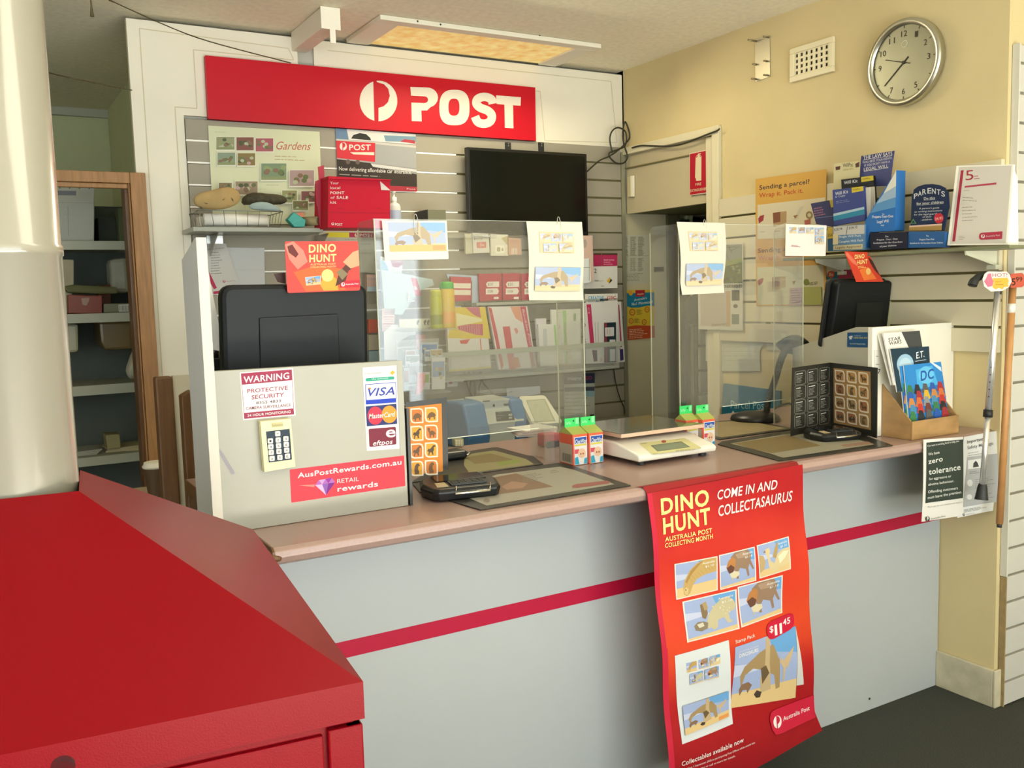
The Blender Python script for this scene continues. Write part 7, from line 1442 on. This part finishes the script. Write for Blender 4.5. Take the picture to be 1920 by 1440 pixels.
# top fold over the counter lip
sheet_ = mb.build('sheet', ban, fixn=False)
lipz = [(YL-.004, 0), (YL+.002, .010), (YL+.012, .0175)]
tl_, tr_ = c.at((78, 205)), c.at((770, 72)); c.live = False; mb = MB()
rows = [[V((p.x, p.y, p.z)) for p in (tl_, tr_)], [V((tl_.x, 1.8845, ZC-.008)), V((tr_.x, 1.8845, ZC-.008))], [V((tl_.x-.002, 1.893, ZC+.0016)), V((tr_.x, 1.893, ZC+.0016))], [V((tl_.x-.02, 1.905, ZC+.0022)), V((tr_.x-.002, 1.911, ZC+.0022))]]
for a, b in zip(rows, rows[1:]): mb.poly([a[0], a[1], b[1], b[0]], m_ban)
mb.build('top_fold', ban, fixn=False)
c.begin(ban); c.gquad([(L_e[0][0], L_e[0][1]), (L_e[0][0]+22, L_e[0][1]-4), bmap(.03, .5), bmap(0, .5)], 'cf2440', 12); c.gquad([bmap(0, .5), bmap(.035, .5), bmap(.035, 1), bmap(0, 1)], 'cf2440', 16); c.done('edge_band')
ye = 'f1e68c'
c.text('DINO', 138, 298, 356, 254, 74, ye, 1.8); c.text('HUNT', 143, 384, 358, 336, 74, ye, 1.8); c.text('AUSTRALIA POST', 150, 418, 362, 377, 21, ye, .8); c.text('COLLECTING MONTH', 150, 446, 364, 403, 21, ye, .8)
c.text('COME IN AND', 394, 232, 660, 182, 44, 'f3ece4', .7, .12); c.text('COLLECTASAURUS', 396, 306, 730, 236, 48, 'f3ece4', .7, .12); c.done('lettering')
c.z = HA; c.lv = 2
for k, Q in enumerate(([(222, 606), (605, 530), (622, 845), (250, 935)], [(640, 518), (968, 440), (990, 752), (665, 838)], [(1007, 425), (1310, 345), (1325, 640), (1038, 728)], [(312, 972), (800, 855), (822, 1212), (338, 1335)], [(835, 828), (1245, 718), (1258, 1068), (865, 1195)])):
    f = c.qm(Q)
    c.poly([f(-.03, -.03), f(1.03, -.03), f(1.03, 1.03), f(-.03, 1.03)], 'e9e3d6')
    n = 18
    dino(c, Q, (1, 2, 3, 4, 2)[k], 0); a, b = f(.65, .14), f(.95, .13); c.text('Australia', *a, *b, 22, 'f2f0ea', .5); c.text('$1.10', *f(.72, .25), *f(.93, .24), 20, 'f2f0ea', .4); c.done('stamp_picture'); c.lv = 2
c.z = HB
c.text('Stamp Pack', 788, 228, 985, 165, 34, 'f3e6dc', .5); c.done('lettering')
c.poly([(205, 345), (722, 192), (768, 1000), (275, 1195)], 'dfe3e2')
for k, Q in enumerate(([(312, 415), (410, 390), (415, 485), (320, 510)], [(425, 383), (520, 358), (526, 450), (432, 472)], [(530, 350), (630, 322), (632, 412), (535, 440)], [(345, 520), (470, 482), (475, 588), (352, 626)], [(482, 476), (612, 436), (618, 545), (490, 578)])): dino(c, Q, (1, 2, 3, 4, 2)[k])
Q = [(285, 832), (718, 680), (725, 925), (300, 1105)]; dino(c, Q, 0); f = c.qm(Q); c.poly([f(.76, .84), f(.98, .84), f(.98, .97), f(.76, .97)], 'e59a54'); c.done('postcard_picture'); c.lv = 2
c.poly([(1398, 70), (1478, 635), (1405, 645)], 'd3d2cc'); Q = [(782, 262), (1396, 72), (1402, 765), (752, 852)]; dino(c, Q, 0); c.text('AUSTRALIAN', 818, 315, 1010, 258, 16, 'd9d6e4', .2); c.text('DINOSAURS', 816, 362, 1010, 302, 36, 'f2f0ee', 1, .2); c.done('pack_picture'); c.lv = 24
c.poly(rr([(1095, 40), (1380, -70), (1385, 80), (1110, 215)], .45), 'cf1c3c'); c.text('$', 1130, 128, 1168, 118, 60, 'f3ecea', 1); c.text('1', 1180, 156, 1206, 148, 104, 'f3ecea', .5); c.text('1', 1230, 142, 1256, 134, 104, 'f3ecea', .5); c.text('45', 1268, 62, 1340, 38, 60, 'f3ecea', 1.2); c.done('price_badge')
c.poly([(1135, 960), (1150, 900), (1200, 870), (1580, 740), (1600, 960), (1250, 1100), (1190, 1110), (1155, 1060)], 'd02440'); c.logo(1213, 990, 42, 60, 'f3ecea', -.15); c.text('Australia Post', 1272, 985, 1542, 885, 44, 'f3ecea', .6); c.done('logo')
c.text('Collectables available now', 262, 1400, 858, 1165, 46, 'f3e6e0', .6); c.text('Available from 5 September 2022 at participating Post Offices while stocks last.', 225, 1462, 972, 1180, 19, 'ecd6d0', .4); c.text('auspost.com.au/stamps or call in store for details.', 225, 1500, 770, 1302, 19, 'ecd6d0', .4); c.done('lettering')

# ================================================================== WALKING STICK, BROOM HANDLE, PRICE CARDS
ST = (1640, 480, 2.88)
sx = lambda x, y, xx=2.93: on('Y', 1.80, 1640+x/2.88, 480+y/2.88)
ws = thing('walking_stick', 'silver adjustable walking stick with a black handle hanging by the slats', 'walking stick', sx(580, 1300))
top, mid, bot = sx(665, 190), sx(612, 850), sx(580, 1240)
MB().tube([top, mid], .0105, mat('stick_silver', 'dcdad4', .25, .7), 14).build('upper_tube', ws)
MB().tube([mid, bot], .0088, mat('stick_silver', 'dcdad4'), 14).build('lower_tube', ws)
d = (bot-mid).normalized(); MB().tube([mid-d*.012, mid+d*.012], .0145, m_blackm, 14).build('collar', ws)
MB().lathe(sx(583, 1232), d, [(0, .012), (.01, .015), (.04, .019), (.05, .021)], m_blackm, 20).build('rubber_tip', ws)
MB().tube(smooth([top+V((0, 0, -.01)), sx(668, 150), sx(640, 112), sx(600, 105), sx(560, 115), sx(535, 140), sx(527, 160)], 5), [.011]*6+[.012]*18+[.014]*7, m_blackm, 12).build('handle', ws)
mb = MB(); dd = (mid-top)
for t in (.62, .68, .74, .80, .86): p = top+dd*t; mb.lathe(p+V((-.0098, -.004, 0)), (-1, -.3, 0), [(0, .0022), (.001, .0022)], m_dark, 8)
mb.build('adjuster_holes', ws)
bp0, bp1 = sx(745, 160), sx(672, 1440); y_ = 1.815
br = thing('broom_handle', 'long bare wooden pole leaning at the edge of the white slats', 'pole', on('Y', y_, 1873, 985))
pA, pB = on('Y', y_, 1899, 535), on('Y', y_, 1874, 982)
MB().tube([pA, pB], .0115, mat('pole_wood', 'c08a52', .45, noise=.2, scale=20), 16).build('pole', br); dr_ = (pB-pA).normalized()
MB().tube([pB, pB+dr_*.012], .0085, m_dark, 12).build('end_cap', br); q = pA+dr_*.06; MB().tube([q, q+dr_*.03], .0119, mat('tape', 'e3ddd0', .5), 14).build('tape_band', br)
EE = (1600, 280, 4.8)
c = Card(P('Y', 1.78), EE, th=.002)
c.sheet('hot_tag', [(1165, 1170), (1185, 1120), (1215, 1098), (1380, 1100), (1410, 1130), (1425, 1190), (1400, 1240), (1340, 1275), (1240, 1280), (1180, 1235)], 'ece9e2', 'white cut-out tag reading hot in pink and yellow on the stick', 'price tag')
c.poly([(1175, 1190), (1195, 1160), (1210, 1120), (1240, 1115), (1245, 1150), (1262, 1190), (1250, 1230), (1210, 1240)], 'd97a94'); c.poly([(1255, 1160), (1385, 1155), (1400, 1180), (1390, 1215), (1400, 1235), (1360, 1240), (1340, 1262), (1310, 1245), (1280, 1262), (1250, 1240), (1262, 1200)], 'e9bc4c')
c.text('HOT!', 1250, 1148, 1385, 1146, 34, 'b9687c', .3); c.words(1280, 1190, 1370, 1188, 2, 7, 'd08a3c', 24); c.done()
c = Card(P('Y', 1.79), EE, th=.002); c.sheet('price_tag', [(1418, 1120), (1520, 1112), (1540, 1135), (1540, 1225), (1515, 1242), (1418, 1246)], 'd0604c', 'red price tag ending in 5.99 at the top of the wooden pole', 'price tag')
c.text('5', 1424, 1225, 1460, 1222, 66, '3a2420', 1); c.text('99', 1462, 1192, 1520, 1190, 46, '3a2420', .7); c.done()

# ================================================================== BACK ROOM ON THE LEFT
Yw = YB-.012
m_fr = m_wood
wf = thing('wood_frame', 'brown timber door frame in front of the dim back room', 'door frame', (.2, Yw, 0))
BC = (60, 180, 4.8)
gp = lambda x, y, yy=Yw: on('Y', yy, 60+x/4.8, 180+y/4.8)
zf = gp(940, 695).z; xo_ = gp(1012, 700).x; xi = gp(872, 700).x; xm = gp(830, 790).x
bx('jamb', (xi, Yw-.02, .002), (xo_, Yw+.0, zf), m_wood, wf, .002); bx('jamb_moulding', (xm+.012, Yw-.012, .002), (xi-.001, Yw+.01, zf-.03), m_wood, wf, .003); bx('inner_jamb', (xm, Yw+.0105, .002), (xi, Yw+.1, zf-.05), m_wood2, wf)
zh_ = gp(400, 660).z; bx('head', (-.7, Yw-.02, zf-.042), (xi-.001, Yw+.0, zf), m_wood, wf, .002); bx('head_moulding', (-.7, Yw-.012, zf-.062), (xm+.011, Yw+.01, zf-.043), m_wood, wf, .003)
sh4 = thing('storage_shelves', 'white storage shelves in the dim room behind the timber frame', 'shelving', (.2, 4.7, 0)); CZ = (40, 420, 2.6667)
m_sh = mat('shelf_dull', 'a9ab98', .6, noise=.08)
Ysh = 4.45
for y0_, y1_, yy in ((85, 130, 4.45), (450, 497, 4.45), (812, 862, 4.45), (1172, 1218, 4.45)):
    zt_ = on('Y', yy, 140, 420+y0_/2.6667).z; zb2 = on('Y', yy, 140, 420+y1_/2.6667).z
    bx('shelf', (-.7, yy, zt_-.03), (.74, yy+.4, zt_-.004), m_sh, sh4); bx('shelf_edge', (-.7, yy-.012, zb2), (.74, yy-.0005, zt_), m_sh, sh4, .002)
bx('back_panel', (-.8, 4.87, 0.02), (.78, 4.9, 1.96), mat('store_back', '59605a', .9, noise=.1), sh4); bx('side_panel', (.75, 4.40, .02), (.78, 4.868, 1.96), m_darkroom, sh4)
struct(bx('wall_store_side', (.79, YB+.17, 0), (.83, 5.95, HC), m_darkroom))
def sbox(name, Q, yy, dp, m, label, cat, bevel=.004):
    pts = [on('Y', yy, 40+x/2.6667, 420+y/2.6667) for x, y in Q]; o = MB().prism(pts, (0, dp, 0), m).build(name, bevel=bevel); return tag(o, label, cat)
zsh = [on('Y', 4.45, 140, 420+y/2.6667).z-.004 for y in (85, 450, 812, 1172)]
def rest(o, z):
    lo = o.location.z; o.location.z = z+.001; return o
m_car = mat('carton_white_dull', 'b0b2a4', .7, noise=.1); 
cr = rest(sbox('storage_carton', [(110, -205), (365, -200), (363, 75), (130, 75)], 4.50, .3, m_car, 'large white carton on the top storage shelf', 'carton'), zsh[0])
c = Card(P('Y', 4.499), BC); c.begin(cr); c.line(320, 960, 325, 1230, 3, '7c8474'); c.poly([(200, 820), (395, 825), (395, 865), (205, 862)], '7c8088'); [c.ell(160+i*88, 795+i*2, 6, 6, '5c6454', 8) for i in range(5)]; [c.ell(x, y, 5, 7, 'c9c9bc', 8) for x in (295, 352) for y in (990, 1060, 1115)]; c.line(110, 925, 560, 935, 2, '8c9084'); c.done('markings')
rest(sbox('dark_crate', [(380, -60), (470, -60), (480, 75), (385, 75)], 4.6, .2, mat('crate_dark', '2e3428', .8), 'dark crate right of the large white carton', 'crate'), zsh[0])
rest(sbox('folder_box', [(480, -100), (530, -100), (535, 75), (490, 75)], 4.52, .2, mat('crate_green', '4c5438', .8), 'dull green box file right of the dark crate', 'box file'), zsh[0])
rest(sbox('paper_packet', [(135, 160), (262, 165), (262, 300), (225, 440), (160, 440)], 4.55, .12, mat('packet_cream', 'b0a888', .8, noise=.15), 'tall cream packet on the second storage shelf', 'packet'), zsh[1])
rb = rest(sbox('red_tin', [(232, 345), (405, 350), (405, 440), (235, 440)], 4.48, .06, mat('tin_red', '7a3420', .5), 'flat red brown box on the second storage shelf', 'box'), zsh[1])
c = Card(P('Y', 4.479), CZ); c.begin(rb); c.poly([(298, 362), (340, 360), (338, 376), (325, 400), (305, 395)], 'a98c78'); c.done('label_print')
dk = sbox('cushion_bag', [(210, 315), (260, 305), (480, 318), (490, 350), (400, 352), (230, 345)], 4.475, .06, mat('bag_olive', '5c5c38', .8), 'olive padded bag lying on the red brown box', 'bag', .01); dk.location.z = rb.location.z+on('Y', 4.48, 150, 420+345/2.6667).z-on('Y', 4.48, 150, 420+440/2.6667).z+.004
gb = rest(sbox('grey_box', [(412, 395), (548, 392), (550, 440), (412, 440)], 4.47, .1, mat('box_grey', '6c6c54', .6), 'grey green flat box right of the red brown box', 'box'), zsh[1])
c = Card(P('Y', 4.469), CZ); c.begin(gb); c.poly([(485, 400), (545, 396), (545, 434), (487, 436)], 'c9c9bc'); [c.line(492+i*7, 404, 492+i*7, 430, 2, '3c3c34') for i in range(7)]; c.done('barcode')
rest(sbox('red_folder', [(372, 165), (435, 160), (440, 300), (380, 305)], 4.62, .1, mat('folder_red', '6c3820', .6), 'dark red folder standing at the back of the second shelf', 'folder'), zsh[1])
rest(sbox('white_bag', [(440, 160), (530, 150), (545, 330), (450, 330)], 4.6, .15, mat('bag_white', 'a4a490', .7, noise=.2, scale=12), 'crumpled white bag at the right of the second shelf', 'bag', .02), zsh[1]+.09)
for i, (Q, m_, lb) in enumerate((([(165, 500), (285, 503), (288, 645), (175, 652)], 'a09c80', 'cream drawer tray slung beneath the second shelf'), ([(390, 500), (555, 498), (560, 635), (425, 645), (398, 600)], '6c5a34', 'brown wrapped parcel slung beneath the second shelf'))):
    o = sbox('slung_tray', Q, 4.5, .25, mat('slung_%d' % i, m_, .35, noise=.25, scale=6), lb, 'tray', .012); o.location.z = zsh[1]-.034-(max(v.co.z for v in o.data.vertices))
rest(sbox('small_box', [(420, 1030), (490, 1025), (498, 1095), (430, 1100)], 4.5, .12, mat('tin_olive', '8c8458', .5), 'small olive tin on the lowest storage shelf', 'tin'), zsh[3]+.02)
for i, (x, y, w_, col, lb) in enumerate(((215, 1120, 190, 'a4a494', 'pale long paper bundle on the lowest storage shelf'), (450, 1110, 150, 'b9ac84', 'cream envelope pile on the lowest storage shelf'))):
    a = on('Y', 4.48, 40+x/2.6667, 420+y/2.6667); b = on('Y', 4.48, 40+(x+w_)/2.6667, 420+y/2.6667)
    mb = MB()
    for k in range(4): Rz = Matrix.Rotation(.12*(k-1.5), 3, 'Z'); cc = V(((a.x+b.x)/2, 4.6, zsh[3]+.001+k*.005)); mb.prism([cc+Rz @ V(p) for p in ((-.07-.005*k, -.07, 0), (.07, -.07, 0), (.07, .07, 0), (-.07, .07, 0))], (0, 0, .0045), mat('pp%d' % i, col, .7))
    tag(mb.build('paper_pile'), lb, 'papers')
lump('plastic_bag', [(40+x/2.6667, 420+y/2.6667) for x, y in ((515, 740), (535, 690), (560, 610), (575, 640), (578, 780), (540, 785))], 4.46, .06, mat('bag_pale', 'b0b09c', .5), 'pale plastic bag slumped on the third storage shelf', 'bag')
# low gate with brown edges and cup
yg = 3.0
ga = on('Y', yg, 40+668/2.6667, 420+770/2.6667); gb_ = on('Y', yg, 40+762/2.6667, 420+790/2.6667)
gt = thing('low_gate', 'low staff gate with brown timber edging left of the divider board', 'gate', (ga.x, yg, 0))
def zed(x, y, yy): return on('Y', yy, 40+x/2.6667, 420+y/2.6667)
a, b = zed(668, 768, yg), zed(757, 768, yg); bx('front_post', (a.x, yg, .002), (b.x, yg+.045, a.z), m_wood2, gt, .006)
p0, p1 = zed(800, 860, 2.83), zed(868, 830, 2.83); MB().prism([(p0.x, 2.83, .002), (p0.x, 2.83, p0.z), (p1.x-.01, 2.83, p1.z), (p1.x, 2.83, p1.z-.01), (p1.x, 2.83, .002)], (0, .045, 0), m_wood2).build('rear_post', gt, .004)
bx('gate_panel', (b.x+.001, yg+.01, .04), (p1.x+.05, yg+.03, on('Y', yg, 330, 705).z), mat('gate_white', 'c3bda4', .5), gt)
yc = 3.35; q = zed(712, 1370, yc); st_ = tag(MB().box((q.x-.10, yc-.05, .002), (q.x+.05, yc+.25, q.z), mat('stool_buff', 'a08c70', .6)).build('low_stand'), 'small buff stand behind the low gate', 'stand')
cu = thing('coffee_cup', 'white takeaway coffee cup half hidden behind the low gate', 'cup', (q.x-.005, yc+.05, q.z+.001)); qb = (q.x-.012, yc+.05, q.z+.001)
MB().lathe(qb, (0, 0, 1), [(0, .030), (.10, .041)], mat('cup_brown', '54402c', .6), 24).build('sleeve', cu)
MB().lathe((qb[0], qb[1], qb[2]+.1005), (0, 0, 1), [(0, .042), (.004, .045), (.008, .045), (.012, .040), (.02, .038), (.021, .034)], mat('lid_white', 'e3dfcc', .4), 24).build('lid', cu)
# mark meshes hanging under no parent
for o in [o for o in bpy.data.objects if o.name.startswith('board') and o.parent is None and 'label' not in o]:
    o.name = 'clear_shelf'; tag(o, 'clear shelf strip under the small olive box left of the television', 'shelf')
